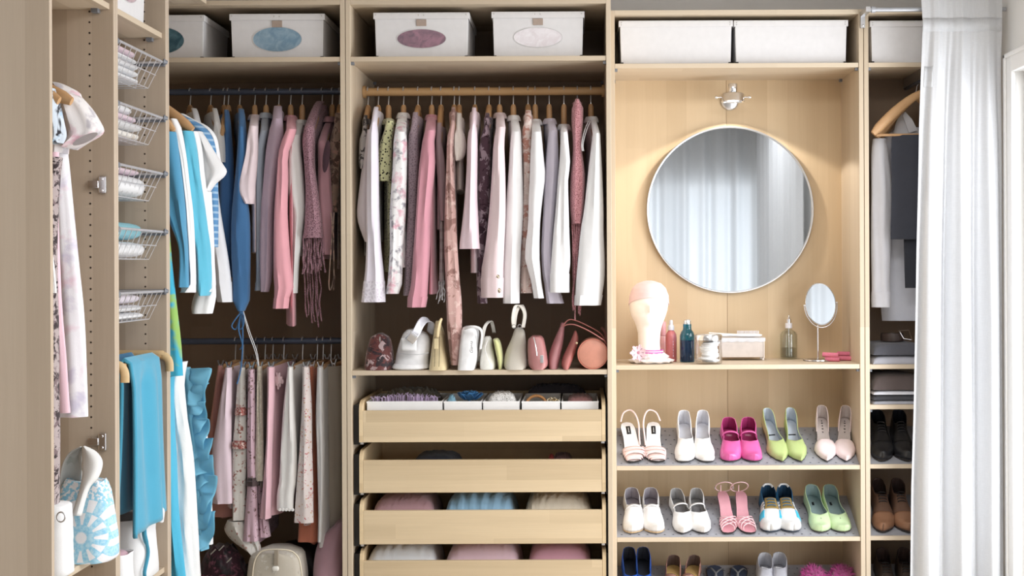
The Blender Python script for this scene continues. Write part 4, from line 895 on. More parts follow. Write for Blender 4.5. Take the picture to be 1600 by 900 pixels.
# ------------------------------------------------------------------ storage boxes
CARD = plain('white_card_box', S(222, 220, 221), .55, vary=.02); CARDG = plain('card_edge', S(206, 204, 204), .6)
TABM = plain('taupe_label', S(168, 150, 138), .6)
def oval(rx, rz, n=36): return [(rx*math.cos(2*PI*k/n), rz*math.sin(2*PI*k/n)) for k in range(n)]
def storage_box(label, w_, dpt, h, loc, rot=0, win=None, group='white lidded storage boxes', tabs=True):
    """local: front at y = 0 facing -y, centred in x, base z = 0"""
    t = thing('storage_box', label, 'box', loc, group); t.rotation_euler.z = rot
    a = w_/2-.005; hb = h-.02
    g = G(); g.loft([[(-a+.004, .008, 0), (a-.004, .008, 0), (a-.004, dpt-.008, 0), (-a+.004, dpt-.008, 0)], [(-a, .004, hb+.012), (a, .004, hb+.012), (a, dpt-.004, hb+.012), (-a, dpt-.004, hb+.012)]], sm=False)
    g.obj('body', CARD, t, bevel=.0015)
    g = G(); g.box(-w_/2, 0, h-.003, w_/2, dpt, h); g.box(-w_/2, 0, h-.024, w_/2, .003, h-.003); g.box(-w_/2, dpt-.003, h-.024, w_/2, dpt, h-.003); g.box(-w_/2, .003, h-.024, -w_/2+.003, dpt-.003, h-.003); g.box(w_/2-.003, .003, h-.024, w_/2, dpt-.003, h-.003)
    ld = g.obj('lid', CARD, t, bevel=.001)
    for s in (-1, 1):
        x = s*(a-.004); g = G(); g.box(min(x, x-s*.009), .0055, .0, max(x, x-s*.009), .0075, .009); g.box(min(x, x+s*.002), .006, 0, max(x, x+s*.002), .02, .009); g.obj('corner_cap', BLACK, t)
        for k in (0, 1):
            c = G().lathe([(0, .0016), (.0022, .0012), (.003, 0)], (s*(w_/2-.011-k*.0), -.0002, h-.008-k*.009), 10, 'y')
            if not win or k == 0: c.obj('rivet', CARDG, ld)
    if win:
        rx, rz, wz, mt = win; zc = wz; yb = lambda z: .008-.004*(z/(hb+.012))-.0006
        g = G(); n = 36; o1 = oval(rx+.0025, rz+.0025); o2 = oval(rx, rz)
        g.loft([[(x, yb(zc+z), zc+z) for x, z in o1], [(x, yb(zc+z)-.0012, zc+z) for x, z in o1], [(x, yb(zc+z)-.0012, zc+z) for x, z in o2], [(x, yb(zc+z), zc+z) for x, z in o2]], (False, False), sm=False).obj('window_rim', CARDG, t)
        G().loft([[(x, yb(zc+z)-.0003, zc+z) for x, z in o2], [(x*.5, yb(zc+z*.5)-.0004, zc+z*.5) for x, z in o2]], (False, True), sm=False).obj('window_pane', mt, t, label='oval clear window showing folded fabric')
        if tabs:
            zt = h-.026; G().box(-.019, yb(zt)-.003, zt-.025, .019, yb(zt)-.0004, zt).obj('label_tab', TABM, t, bevel=.0008, label='small taupe pull tab')
            for s in (-1, 1): G().lathe([(0, .0015), (.0022, .001), (.0028, 0)], (s*.010, -.0002, h-.010), 8, 'y').obj('tab_rivet', CARDG, ld)
    return t
def pane(name, c, c2):
    t = NT(name); v = t.coord(); n1 = t.noise(v, 22, 4, .6, 1.5); t.col(t.ramp(n1, [(.35, S(*c)), (.65, S(*c2))])); t.set(rough=.35, coat=1.0, spec=.4); return t.mat
def box_px(label, xl, xr, pyt, d, dpt, zbase, win):
    X0, X1 = X_(xl, d), X_(xr, d); h = Z_((xl+xr)/2, pyt, d)-zbase
    w_ = X1-X0
    return storage_box(label, w_, dpt, h, ((X0+X1)/2, d, zbase), 0, win and (win[0]*d/F, win[1]*d/F, h-(win[2]-pyt)*d/F, win[3]))
ZS = zs+.0004; ZS2 = zs2+.0004
box_px('white lidded box with dark teal oval window, half hidden by the corner panel', 178, 321, 23.5, 5.03, .36, ZS, (39, 21, 63, pane('pane_teal', (48, 84, 98), (92, 128, 140))))
box_px('white lidded box with pale blue oval window on the corner top shelf', 360, 509, 21.5, 5.03, .36, ZS, (38, 19, 61, pane('pane_blue', (112, 146, 170), (150, 176, 194))))
box_px('white lidded box with dusky pink oval window on the middle top shelf', 585, 735, 19.5, 5.03, .36, ZS, (38, 14.5, 60, pane('pane_pink', (158, 118, 134), (112, 92, 106))))
box_px('white lidded box with pale cream oval window on the middle top shelf', 769.5, 915, 18, 5.03, .36, ZS, (37.5, 15, 58, pane('pane_cream', (222, 214, 218), (238, 234, 238))))
box_px('plain white lidded box above the mirror niche, left of two', 968.5, 1147, 32, 5.245, .31, ZS2, None)
box_px('plain white lidded box above the mirror niche, right of two', 1148.5, 1327, 31.5, 5.245, .31, ZS2, None)
box_px('plain white lidded box beside the curtain, on the narrow frame', 1361, 1530, 32, 5.245, .31, ZS2, None)
storage_box('white lidded box with pinkish window above the wire baskets', .345, .42, .172, (-1.425, 4.20, ZS), PI/2, (.092, .036, .088, pane('pane_mixed', (206, 178, 190), (120, 116, 122))))

# ------------------------------------------------------------------ drawers of the middle frame
DRW = wood('birch_drawer_side', 'y', 'z', base=(228, 204, 166), width=.06)
DXL, DXR = X_(560, 5.0), X_(945, 5.0); DYF = 4.996
DR = []
for pf, pb, ps in ((641, 690.5, 625.5), (718.5, 769.5, 703), (797.5, 850, 781), (876, 927, 859)):
    z0, z1, z2 = Z_(752, pb, DYF), Z_(752, pf, DYF), Z_(752, ps, DYF); th = .014; yb = 5.50
    g = G(); g.box(DXL+th, DYF+.02, z0+.012, DXR-th, yb-.002, z0+.020)
    g.box(DXL+th, yb-th, z0+.020, DXR-th, yb, z2-.01)
    dw = g.obj('drawer', DRW, WA2, True)
    prof = [(DYF, z0), (yb, z0), (yb, z2)] + [(DYF+.055-.055*math.sin(a), z1+.004+(z2-z1-.004)*math.cos(a)) for a in (0, .3, .6, .9, 1.2, PI/2)]
    for a in (DXL, DXR-th): G().slab(prof, th, 'yz', a).obj('drawer_side', DRW, dw, True, bevel=.001)
    G().box(DXL+th+.0004, DYF+.0006, z0, DXR-th-.0004, DYF+.0186, z1).obj('drawer_front', W_FRONT, dw, True, bevel=.0012)
    for a, b in ((-.8795+T+.0007, DXL-.0008), (DXR+.0008, .121-T-.0007)):
        G().box(a, DYF+.030, z0-.012, b, yb, z2-.020).obj('drawer_runner', BLACK, WA2, True)
    for a in (DXL+.004, DXR-.016): G().box(a, DYF+.006, z0-.008, a+.012, yb, z0-.0005).obj('runner_rail', STEEL, dw, True)
    DR.append((z0, z1, z2))
# five white trays in the top drawer, with what they hold
z0, z1, z2 = DR[0]; ZI = z0+.0206; TRAY = plain('tray_white', S(244, 243, 243), .4, vary=.01)
tr = []
for lb, xa, xb_ in (('widest white tray in the top drawer, holding lavender fringe', 573.5, 691), ('white tray with the blue flower in the top drawer', 694, 752.5), ('white tray holding a roll of lace in the top drawer', 755, 811.5), ('white tray holding a wooden bangle in the top drawer', 815.5, 875), ('rightmost white tray in the top drawer, holding rose cloth', 877.5, 935)):
    d = 5.035; x0, x1 = X_(xa, d, 640), X_(xb_, d, 640); zt = Z_((xa+xb_)/2, 627, d); g = G(); e = .004
    y1 = 5.36
    g.box(x0, d, ZI, x1, y1, ZI+e); g.box(x0, d, ZI+e, x0+e, y1, zt); g.box(x1-e, d, ZI+e, x1, y1, zt); g.box(x0+e, d, ZI+e, x1-e, d+e, zt); g.box(x0+e, y1-e, ZI+e, x1-e, y1, zt)
    o = thing('tray', lb, 'tray', ((x0+x1)/2, (d+y1)/2, ZI), 'white trays in the top drawer'); g.obj('body', TRAY, o, True, bevel=.0006)
    g = G(); g.box(x0-.0015, d-.0015, zt-.006, x1+.0015, d, zt); g.obj('rim', TRAY, o, True); tr.append((x0+e, x1-e, d+e, y1-e, ZI+e, zt))
def cloth_block(name, label, mat, x0, x1, y0, y1, z0_, z1_, wr=.03, seed=0, cat='clothing', group=None, e=4.5, pleats=0):
    """folded cloth: a soft-edged heap with creases, standing on z0_"""
    rnd = random.Random(seed); wv = [(rnd.uniform(0, PI), rnd.uniform(5, 22), rnd.uniform(0, 6.3), rnd.uniform(.4, 1)) for _ in range(7)]
    nu, nv = (90 if pleats else 48), 26; H_ = z1_-z0_; cx, cy, hx_, hy_ = (x0+x1)/2, (y0+y1)/2, (x1-x0)/2*.97, (y1-y0)/2*.97; g = G()
    def fn(a, b_):
        u, v = math.sin((a-.5)*PI)*1.0, math.sin((b_-.5)*PI)*1.0
        p_ = e*1.4; f = max(0, (1-abs(u)**p_))**.42*max(0, (1-abs(v)**p_))**.42
        x, y = cx+hx_*u, cy+hy_*v; q = sum(k*math.sin(w_*8*(u*math.cos(t_)+v*.6*math.sin(t_))*.5+ph) for t_, w_, ph, k in wv)/4
        z = z0_+.0003+H_*f*(.90+.10*(1-u*u))+wr*H_*1.6*q*f
        if pleats: z += .0045*f*math.sin(x*pleats+1.5*math.sin(y*16+x*9)); 
        rr = 1+.02*q*(1-f); return (cx+(x-cx)*rr, cy+(y-cy)*rr, min(z, z1_+.3*H_*.1))
    g.grid(fn, nu, nv)
    rim = [i for i in range(nu)]+[j*nu+nu-1 for j in range(1, nv)]+[(nv-1)*nu+i for i in range(nu-2, -1, -1)]+[j*nu for j in range(nv-2, 0, -1)]
    g.face(rim[::-1]); o = g.obj(name, mat); recenter(o); return tag(o, label, cat, group)
a = tr[0]; o = thing('shawl', 'folded lavender shawl with silky fringe in the widest tray', 'shawl', ((a[0]+a[1])/2, 5.10, a[4]))
LAV = fabric('lavender_fringe', (196, 170, 208), sheen=.6)
G().pillow(((a[0]+a[1])/2, 5.10, (a[4]+a[5])/2-.004), (a[1]-a[0])/2*.95, .05, (a[5]-a[4])/2, 5, 30, 8, .02, 2).obj('fold', LAV, o, True)
rnd = random.Random(11); g = G()
for i in range(150):
    x = rnd.uniform(a[0]+.012, a[1]-.012); y = rnd.uniform(5.05, 5.12); h = .018+.012*math.sin((x-a[0])/(a[1]-a[0])*PI)
    g.tube([(x, y, a[5]-.02), (x+rnd.uniform(-.004, .004), y-.004, a[5]-.004+h*.6), (x+rnd.uniform(-.012, .012), y-.010, a[5]-.002+h*rnd.uniform(.5, 1))], [.0016, .0014, .0008], 5)
g.obj('fringe', LAV, o, True, kind='stuff')
cloth_block('scarf', 'crumpled olive grey scarf behind the lavender shawl', fabric('olive_grey', (106, 100, 84)), a[0]+.01, a[1]-.004, 5.16, 5.34, a[4]+.001, a[5]+.030, .05, 4, 'scarf')
a = tr[1]; fx, fz = at(733, 617, 5.12); fl = thing('fabric_flower', 'deep blue fabric rose standing in its white tray', 'flower', (fx, 5.12, a[4]))
BLU = fabric('petal_blue', (62, 130, 190), rough=.6); rnd = random.Random(4)
G().tube([(fx, 5.12, a[4]), (fx, 5.12, fz-.02)], .006, 8).obj('stem', BLU, fl, True)
for k in range(17):
    an = k*2.4; r = .006+.0023*k; tilt = .10+.045*k; c = Vector((fx+r*math.cos(an)*.8, 5.12+r*math.sin(an)*.6, fz+.004-.0009*k)); s_ = .015+.0008*k
    out = Vector((math.cos(an), math.sin(an)*.8, 0)).normalized(); side = Vector((-out.y, out.x, 0)); upv = (Vector((0, 0, 1))*math.cos(tilt)+out*math.sin(tilt))
    G().grid(lambda u, v: c + side*(s_*(u-.5)*2*(.5+.5*math.sin(v*PI*.8))) + upv*(s_*1.3*(v-.4)) + out*(-.007*math.cos((u-.5)*PI)+.006*v*v) + Vector((0, 0, .002*math.sin(u*9))), 7, 6).obj('petal', BLU, fl, True, solid=.0008)
cloth_block('ribbon_roll', 'small light blue ribbon bundle beside the blue fabric rose', fabric('light_blue', (134, 184, 208)), X_(697, 5.1, 620), X_(715, 5.1, 620), 5.06, 5.14, a[4]+.001, Z_(706, 617, 5.1), .04, 7, 'ribbon', e=2.6)
a = tr[2]; cloth_block('lace_trim', 'rolled white lace piled above its tray in the top drawer', fabric('white_lace', (236, 234, 232), 'lace', (180, 176, 172), scale=120, bump=.6), a[0]-.0, a[1]+.0, 5.045, 5.17, a[4]+.001, Z_(783, 612.5, 5.1), .025, 9, 'lace', e=4)
a = tr[3]; bx, bz = at(838, 640, 5.09); bg_ = G(); R_ = .040
pts = [(bx+R_*math.cos(2*PI*k/36), 5.09+.012*math.sin(2*PI*k/36), a[4]+.048+R_*math.sin(2*PI*k/36)) for k in range(37)]
bzt = Z_(838, 616.5, 5.09); pts = [(p[0], p[1], p[2]+bzt-.006-(a[4]+.048+R_)) for p in pts]
o = bg_.tube(pts, .0058, 10).obj('bangle', wood('bangle_wood', 'x', 'z', base=(196, 142, 92), width=.3, rough=.25)); recenter(o); tag(o, 'round caramel wooden bangle standing in its white tray', 'bangle')
o = G(); cz = Z_(862, 624, 5.09)
for k in range(7):
    c = Vector((X_(858+k*2.1, 5.09, 620), 5.09+.006*(k % 2), cz-.004+.005*math.sin(k*2))); q = k*1.1
    o.tube([tuple(c+Vector((math.cos(j*PI/6)*.0065, math.sin(j*PI/6)*.003*math.cos(q), math.sin(j*PI/6)*.0055))) for j in range(13)], .0013, 5)
o.box(X_(858, 5.09, 620), 5.085, a[4]+.0005, X_(871, 5.09, 620), 5.10, cz-.006)
o = o.obj('chain_necklace', metal('gold_metal', (.78, .64, .42, 1), .3)); recenter(o); tag(o, 'small gold chain beside the wooden bangle', 'necklace')
cloth_block('scarf', 'dark grey violet scarf heaped at the back of the top drawer', fabric('grey_violet', (84, 78, 88)), a[0]-.02, tr[4][1]-.02, 5.37, 5.48, ZI, a[5]+.030, .05, 14, 'scarf')
a = tr[4]; cloth_block('scarf', 'folded dusty rose scarf in the rightmost tray', fabric('rose_scarf', (176, 122, 122)), a[0]+.004, a[1]-.004, 5.06, 5.30, a[4]+.001, a[5]+.012, .03, 15, 'scarf')
# drawer two
z0, z1, z2 = DR[1]; ZI = z0+.0206
def in_drawer(name, label, mat, xa, xb_, pyt, y0, y1, cat, seed, wr=.03, e=4.5, pleats=0):
    ym = y0+.04; x0, x1 = X_(xa, ym, 780), X_(xb_, ym, 780); return cloth_block(name, label, mat, x0, x1, y0, y1, ZI, Z_((xa+xb_)/2, pyt, ym), wr, seed, cat, 'clothes folded in the drawers', e, pleats)
in_drawer('folded_jersey', 'dark bluish grey top in the second drawer, barely showing', fabric('slate_blue', (72, 78, 98)), 640, 720, 712, 5.14, 5.40, 'clothing', 21)
in_drawer('folded_jersey', 'dusty pink top in the second drawer, barely showing at right', fabric('dull_pink', (150, 108, 120)), 862, 896, 714, 5.10, 5.34, 'clothing', 22)
in_drawer('scarf', 'small red scarf tip showing above the second drawer front', fabric('red_cloth', (190, 72, 70)), 855, 869, 709, 5.15, 5.22, 'scarf', 23, e=2.4)
z0, z1, z2 = DR[2]; ZI = z0+.0206
in_drawer('folded_jumper', 'dusky pink folded jumper at left of the third drawer', fabric('dusky_pink', (186, 142, 148), 'knit', scale=60), 578, 684, 775, 5.03, 5.36, 'jumper', 24, .03)
in_drawer('folded_skirt', 'light blue pleated skirt folded in the middle of the third drawer', fabric('pleat_blue', (140, 182, 212)), 690, 808, 772, 5.03, 5.38, 'skirt', 25, .015, 4.5, 150)
in_drawer('folded_jumper', 'cream folded jumper at right of the third drawer', fabric('cream_knit', (222, 208, 186), 'knit', scale=60), 816, 928, 773, 5.03, 5.38, 'jumper', 26, .03)
z0, z1, z2 = DR[3]; ZI = z0+.0206
in_drawer('folded_towel', 'fluffy white folded towel at left of the lowest visible drawer', TW, 568, 687, 851, 5.03, 5.36, 'towel', 27, .03)
in_drawer('folded_jumper', 'pale pink folded jumper in the middle of the lowest visible drawer', fabric('shell_pink', (226, 190, 200)), 691, 815, 850, 5.03, 5.38, 'jumper', 28, .02)
in_drawer('folded_jumper', 'rose pink folded jumper at right of the lowest visible drawer', fabric('rose_knit', (212, 152, 168)), 821, 926, 852, 5.03, 5.38, 'jumper', 29, .02)

# ------------------------------------------------------------------ handbags on the shelf of the middle frame
ZB = zbag+.0005
def sect(cx, cy, z, sx, sy, e=.6, n=32, ph=0, ruck=0.0, lean=0.0):
    r = []
    for k in range(n):
        a = 2*PI*k/n; c, s = math.cos(a), math.sin(a); q = 1+ruck*math.sin(5*a+ph)
        r.append((cx+sx*q*math.copysign(abs(c)**e, c), cy+sy*q*math.copysign(abs(s)**e, s), z))
    return r
def px_bag(name, label, d, st, mat, syf, e=.6, ruck=0.0, group='handbags on the middle shelf', m=14, seed=1, base=None):
    """front silhouette from stations (top to bottom), half depth from syf(q), q = 0 at the top"""
    zbase = ZB if base is None else base
    rows = resample([s[:3] for s in st], m); o = thing(name, label, 'bag', (X_((st[-1][1]+st[-1][2])/2, d, st[-1][0]), d, zbase), group); rings = []
    zlast = Z_((st[-1][1]+st[-1][2])/2, st[-1][0], d)
    for i, (py, xl, xr) in enumerate(rows):
        q = i/(m-1); X0, z = at(xl, py, d); X1, _ = at(xr, py, d); z = max(zbase+.0004, z+(zbase+.0004-zlast)*q)
        rings.append(sect((X0+X1)/2, d+syf(1)-syf(q)*.9+.0, z, (X1-X0)/2, syf(q), e, 32, seed+q*4, ruck*math.sin(q*PI)))
    c = rings[0]; mid = Vector((sum(p[0] for p in c)/len(c), sum(p[1] for p in c)/len(c), c[0][2]))
    rings.insert(0, [tuple(mid+(Vector(p)-mid)*.8+Vector((0, 0, .002))) for p in c])
    G().loft(rings).obj('body', mat, o, True); return o
LW = plain('white_leather', S(232, 231, 232), .38, bump=.1); LC = plain('cream_leather', S(214, 196, 156), .42, bump=.1)
LB = fabric('beige_suede', (204, 196, 182), bump=.4); LP = plain('rose_leather', S(172, 116, 114), .42, bump=.12); LS = plain('salmon_leather', S(208, 144, 124), .4, bump=.1)
o = px_bag('wash_bag', 'small domed bag printed in dark red, grey and black, leftmost on handbag shelf', 5.06, [(522,588,597),(524,581,603),(530,577,608),(545,573,612),(560,571,614),(571,570,614),(574,571,613)], fabric('red_print', (104, 52, 50), 'camo', (48, 36, 42), (176, 150, 152), 24, rough=.5), lambda q: lerp(.05, .075, q), .7)
bx, bz = at(594, 528, 5.0); G().tube([(bx, 4.995, bz+.004), (bx+.001, 4.985, bz-.008), (bx+.001, 4.99, bz-.014)], [.0022, .003, .002], 6).obj('zip_pull', STEEL, o, True)
o = px_bag('handbag', 'white slouchy leather handbag with silver buckled strap and flared base', 5.08, [(516,634,652),(519,630,661),(527,626,668),(540,622,671),(555,619,670),(562,618,670),(568,617,671),(574,619,669)], LW, lambda q: lerp(.05, .09, q), .65, .02)
rings = [sect(X_(643, 5.08, 570), 5.09, z, hx, hy, .6) for z, hx, hy in ((ZB+.001, .066, .095), (ZB+.006, .072, .10), (ZB+.014, .070, .098), (ZB+.022, .064, .093))]
G().loft(rings).obj('base_flare', LW, o, True)
G().tube([P(622,552,5.0), P(640,554,4.984), P(656,554,4.984), P(670,551,5.0)], .0011, 5).obj('seam', plain('white_thread', S(176, 176, 180), .6), o, True)
G().grid(lambda u, v: P(627+24*u, 528+20*v, 4.992-.004*math.sin(u*PI)-.006*v), 8, 6).obj('pocket', LW, o, True, solid=.002)
ribbon(o, 'strap', [P(641,532,4.975), P(650,520,4.97), P(658,505,4.99), P(665,499,5.02), P(674,503,5.06), P(672,520,5.12)], .030, plain('silver_strap', S(214, 214, 222), .3, .3), wdir=(.75, .15, -.62), curl=.003)
ribbon(o, 'buckle', [P(639,533,4.966), P(645,526,4.962), P(648,521,4.962)], .036, metal('silver_buckle', (.8, .8, .84, 1), .25), wdir=(.75, .15, -.62))
o = px_bag('handbag', 'narrow cream leather handbag with stitched strip and pointed top', 5.06, [(503,678,684),(508,677,686),(520,676,691),(540,674.5,694),(560,673,699),(574,672,701)], LC, lambda q: lerp(.03, .10, q), .5)
for x_ in (679.5, 686.5): G().tube([P(x_+.4,526,4.985), P(x_,550,4.965), P(x_-.6,573,4.958)], .0011, 5).obj('seam', plain('brown_thread', S(96, 84, 62), .7), o, True)
G().tube(curve([P(683,527,4.99), P(684,515,4.985), P(687,503,4.99), P(690,498,5.0), P(688,505,5.01), P(684,526,5.01)], 4), .0042, 8, .6).obj('handle', plain('straw_leather', S(222, 200, 156), .4), o, True)
G().box(X_(680,5,530), 4.965, Z_(683,545,4.97), X_(686,5,530), 4.975, Z_(683,529,4.97)).obj('buckle_tab', LC, o, True, bevel=.001)
o = px_bag('handbag', 'tall white boxy handbag with dark script and thin arched handle', 5.06, [(511,724,742),(514,722,745),(520,721,747),(540,719,746.5),(560,717.5,746),(574,716.5,743)], LW, lambda q: lerp(.08, .10, q), .42)
x, z = at(737, 543, 4.955)
try:
    cu = bpy.data.curves.new('script_word', 'FONT'); cu.body = 'Gianna'; cu.size = .016; cu.shear = .35; cu.extrude = .0004
    to_ = bpy.data.objects.new('script_word', cu); COL.objects.link(to_); bpy.context.view_layer.update()
    me = bpy.data.meshes.new_from_object(to_.evaluated_get(bpy.context.evaluated_depsgraph_get())); bpy.data.objects.remove(to_)
    me.transform(Matrix.Translation(Vector((x+.004, 4.957, z-.022))-o.location) @ Matrix.Rotation(.10, 4, 'Z') @ Matrix.Rotation(-PI/2, 4, 'Y') @ Matrix.Rotation(PI/2, 4, 'X')); me.materials.clear(); me.materials.append(BLACK)
    for p in me.polygons: p.material_index = 0
    so = bpy.data.objects.new('script_word', me); COL.objects.link(so); so.parent = o
except Exception as ex: print('text', ex)
G().tube(curve([P(726,514,4.99), P(733,511,4.97), P(743,511,4.965), P(751,515,4.97), P(753,526,5.0), P(751,545,5.02)], 5), .0032, 8, 1.6).obj('handle', LW, o, True)
o = px_bag('handbag', 'small white handbag with tall grey arched strap', 5.06, [(527,757,765),(530,755,767),(540,753.5,769),(555,751,773),(568,750,775),(574,751,774)], plain('soft_white_leather', S(226, 224, 216), .45), lambda q: lerp(.035, .07, q), .6, .02)
ribbon(o, 'strap', [P(748,566,5.09), P(752,540,5.05), P(756,515,5.03), P(762,504,5.05), P(768,503,5.10), P(772,520,5.15)], .014, plain('grey_strap', S(196, 192, 186), .5), wdir=(1, .35, 0))
G().tube(curve([P(762,532,5.0), P(758,545,4.985), P(763,562,4.98), P(768,573,4.985)], 4), .0012, 6).obj('cord', LW, o, True)
o = px_bag('purse', 'slim pale green crocheted purse between white and beige bags', 5.07, [(530,771,778),(534,772,781),(545,774,784),(558,777,786),(568,779,786),(574,779.5,785)], fabric('pale_green', (206, 206, 140), 'knit', scale=60), lambda q: .07, .7)
o = px_bag('handbag', 'beige suede tote with long pale handles, in the middle of handbag shelf', 5.07, [(514,804,815),(518,802,818),(530,798,820),(550,790,822),(565,787.5,824),(572,788,824),(574,790,822)], LB, lambda q: lerp(.03, .10, q), .6, .03)
hm = plain('pale_handle', S(206, 200, 190), .5)
for off, dd in ((0, 5.05), (7, 5.08)): ribbon(o, 'handle', [P(803,512,dd), P(801.5+off*.4,500,dd-.01), P(803+off*.6,486,dd-.01), P(807+off,477,dd), P(815+off*.3,480,dd+.02), P(820,492,dd+.03), P(817,512,dd+.03)], .016, hm, wdir=(.75, .6, 0))
for x_ in (805, 814): G().tube([P(x_-2+3*math.cos(k*.7),510+3*math.sin(k*.7),5.02) for k in range(10)], .0012, 6).obj('ring', STEEL, o, True)
o = px_bag('handbag', 'boxy dusky rose handbag with a pale vertical zip', 5.05, [(526,830,846),(529,826,849),(540,824.5,852),(555,825,855),(566,826,856.5),(571,828,855),(574,832,851)], LP, lambda q: lerp(.06, .08, q), .5)
G().tube(curve([P(834,527,4.985), P(837,540,4.968), P(839,556,4.96)], 4), .0024, 6, .5).obj('zip', metal('zip_metal', (.75, .72, .72, 1), .3), o, True)
G().box(*[a for a in (X_(844,4.96,560), 4.955, Z_(846,567,4.96), X_(849,4.96,560), 4.968, Z_(846,555,4.96))]).obj('metal_tag', STEEL, o, True, bevel=.001)
o = px_bag('handbag', 'slouchy dusky pink leather bag leaning right, its strap looping over neighbours', 5.08, [(506,876,883),(512,874,882),(525,868,881),(540,862,879),(555,857,876),(566,856,874),(574,858,872)], plain('dusky_leather', S(172, 118, 120), .42, bump=.15), lambda q: lerp(.03, .085, q), .7, .04)
sm_ = plain('rose_strap', S(164, 104, 98), .42)
for dd, lift in ((5.00, 0), (5.06, 7)): G().tube(curve([P(879,510,dd), P(888,507-lift,dd-.01), P(900,508-lift,dd-.015), P(920,517-lift,dd-.02), P(938,528-lift,dd-.01), P(946,535,dd+.02), P(949,552,dd+.06)], 5), .0042, 8, .55).obj('strap', sm_, o, True)
o = px_bag('clutch_bag', 'narrow rose red folded leather clutch leaning beside the round bag', 5.055, [(519,897,901),(524,895,903),(533,891,903.5),(545,885,900.5),(558,879,896),(568,877,892),(574,880,889)], plain('rose_red_leather', S(164, 98, 92), .4, bump=.15), lambda q: lerp(.03, .08, q), .7, .03)
G().lathe([(0, .004), (.004, .003), (.005, 0)], P(901, 536, 4.975), 12, 'y').obj('stud', metal('gold_metal', (.78, .64, .42, 1), .3), o, True)
cx, cz = at(926, 550.5, 5.06); r_ = 23*5.06/F; cz = ZB+r_+.001
o = thing('handbag', 'round drum shaped salmon leather handbag at right end of handbag shelf', 'bag', (cx, 5.10, ZB), 'handbags on the middle shelf')
G().lathe([(0, .05), (r_*.9, .05), (r_*.97, .048), (r_, .043), (r_, -.11), (r_*.95, -.12), (0, -.12)], (cx, 5.06, cz), 48, 'y').obj('body', LS, o, True)
G().tube([(cx+r_*math.cos(2*PI*k/48), 5.0135, cz+r_*math.sin(2*PI*k/48)) for k in range(49)], .0022, 6).obj('piping', plain('salmon_piping', S(206, 130, 112), .4), o, True)
G().tube(curve([P(945,562,5.06), P(949,545,5.08), P(946,522,5.12), P(940,512,5.16)], 5), .005, 8, .5).obj('strap', plain('brown_strap', S(130, 84, 74), .45), o, True)

# ------------------------------------------------------------------ bags on the floor of the corner wardrobe
def cl_bag(z1, pad=0): return Z_(z1[0], z1[1], z1[2])
ZF1 = .0805
o = px_bag('handbag', 'beige patterned bowling bag with cream piping under the skirts', 5.06, [(858,412,452),(860,405,460),(866,399,466),(878,394.5,472),(895,392,474),(960,389,478),(1010,390,477)], fabric('beige_monogram', (196, 186, 170), 'floral', (206, 200, 190), (182, 172, 156), 30), lambda q: .10, .55, base=.12)
arc = [P(394,905,4.975), P(396.5,882,4.97), P(402,868,4.968), P(412,860,4.968), P(432,858.5,4.966), P(452,860,4.968), P(463,867,4.968), P(469,880,4.97), P(472,905,4.975)]
G().tube(curve(arc, 4), .003, 8).obj('piping', plain('cream_piping', S(214, 202, 180), .5), o, True)
G().box(X_(428,4.95,880), 4.953, Z_(430,884,4.95), X_(434,4.95,880), 4.966, Z_(430,860,4.95)).obj('zip_strip', plain('taupe_strip', S(150, 138, 122), .5), o, True, bevel=.001)
G().pillow((X_(430,4.95,890), 4.955, Z_(430,889,4.95)), .013, .006, .010, 4, 16, 6).obj('clasp', plain('clasp_white', S(226, 222, 214), .35), o, True)
base_bag = thing('suitcase', 'dark flat suitcase on the wardrobe floor under the bags below skirts', 'suitcase', (-1.32, 5.30, ZF1)); G().box(-1.78, 5.02, ZF1, -.905, 5.54, .119).obj('body', plain('dark_trunk', S(52, 46, 44), .7), base_bag, True, bevel=.004)
rnd = random.Random(8)
o = thing('handbag', 'glossy burgundy and black gathered bag with metal fittings, left of beige bag', 'bag', (X_(348, 5.1, 880), 5.12, .1195))
xc, zc_ = at(348, 905, 5.12); rings = []
for j in range(12):
    q = j/11; z = lerp(.12, Z_(348, 852, 5.12), q); rr = math.sin(PI*(.12+.82*(1-q)**.8)) if q > .5 else 1
    rings.append([(xc+.088*(1.02-.6*q**3)*math.cos(2*PI*k/40)*(1+.06*math.sin(k*1.9+j*.8)), 5.12+.08*(1-.5*q**3)*math.sin(2*PI*k/40)*(1+.06*math.sin(k*2.3+j)), z+.006*math.sin(k*1.1+j)) for k in range(40)])
G().loft(rings).obj('body', fabric('burgundy_print', (58, 30, 40), 'camo', (36, 28, 32), (112, 62, 78), 16, rough=.35), o, True)
for i in range(9):
    a = i/9*PI; x = xc-.075+i*.017; G().tube(curve([(x, 5.05, zc_+.03), (x+.02*math.sin(i*2), 5.02, zc_+.0+.03*math.cos(i)), (x+.012, 5.03, zc_-.05)], 4), .007, 8, .7).obj('ruffle', plain('burgundy_gloss', S(96, 48, 62), .3), o, True)
for px_, py_ in ((346, 856), (333, 862), (358, 875)): G().tube([P(px_-4, py_+4, 5.03), P(px_+4, py_-4, 5.03)], .0028, 6).obj('metal_fitting', STEEL, o, True)
o = px_bag('handbag', 'crumpled dusky mauve fabric bag against the right panel under skirts', 5.10, [(818,523,536),(826,518,537),(836,515,538),(848,506,538),(865,499,538),(890,494,538),(950,491,538),(1010,492,538)], fabric('mauve_nylon', (162, 122, 132), rough=.6), lambda q: lerp(.06, .12, q), .7, .04, base=.12)
cloth_block('handbag', 'flat dark leather bag lying behind the beige bowling bag', plain('dark_leather', S(62, 54, 50), .4), X_(425, 5.3, 860), X_(500, 5.3, 860), 5.24, 5.46, .1195, Z_(460, 852, 5.3), .03, 33, 'bag')
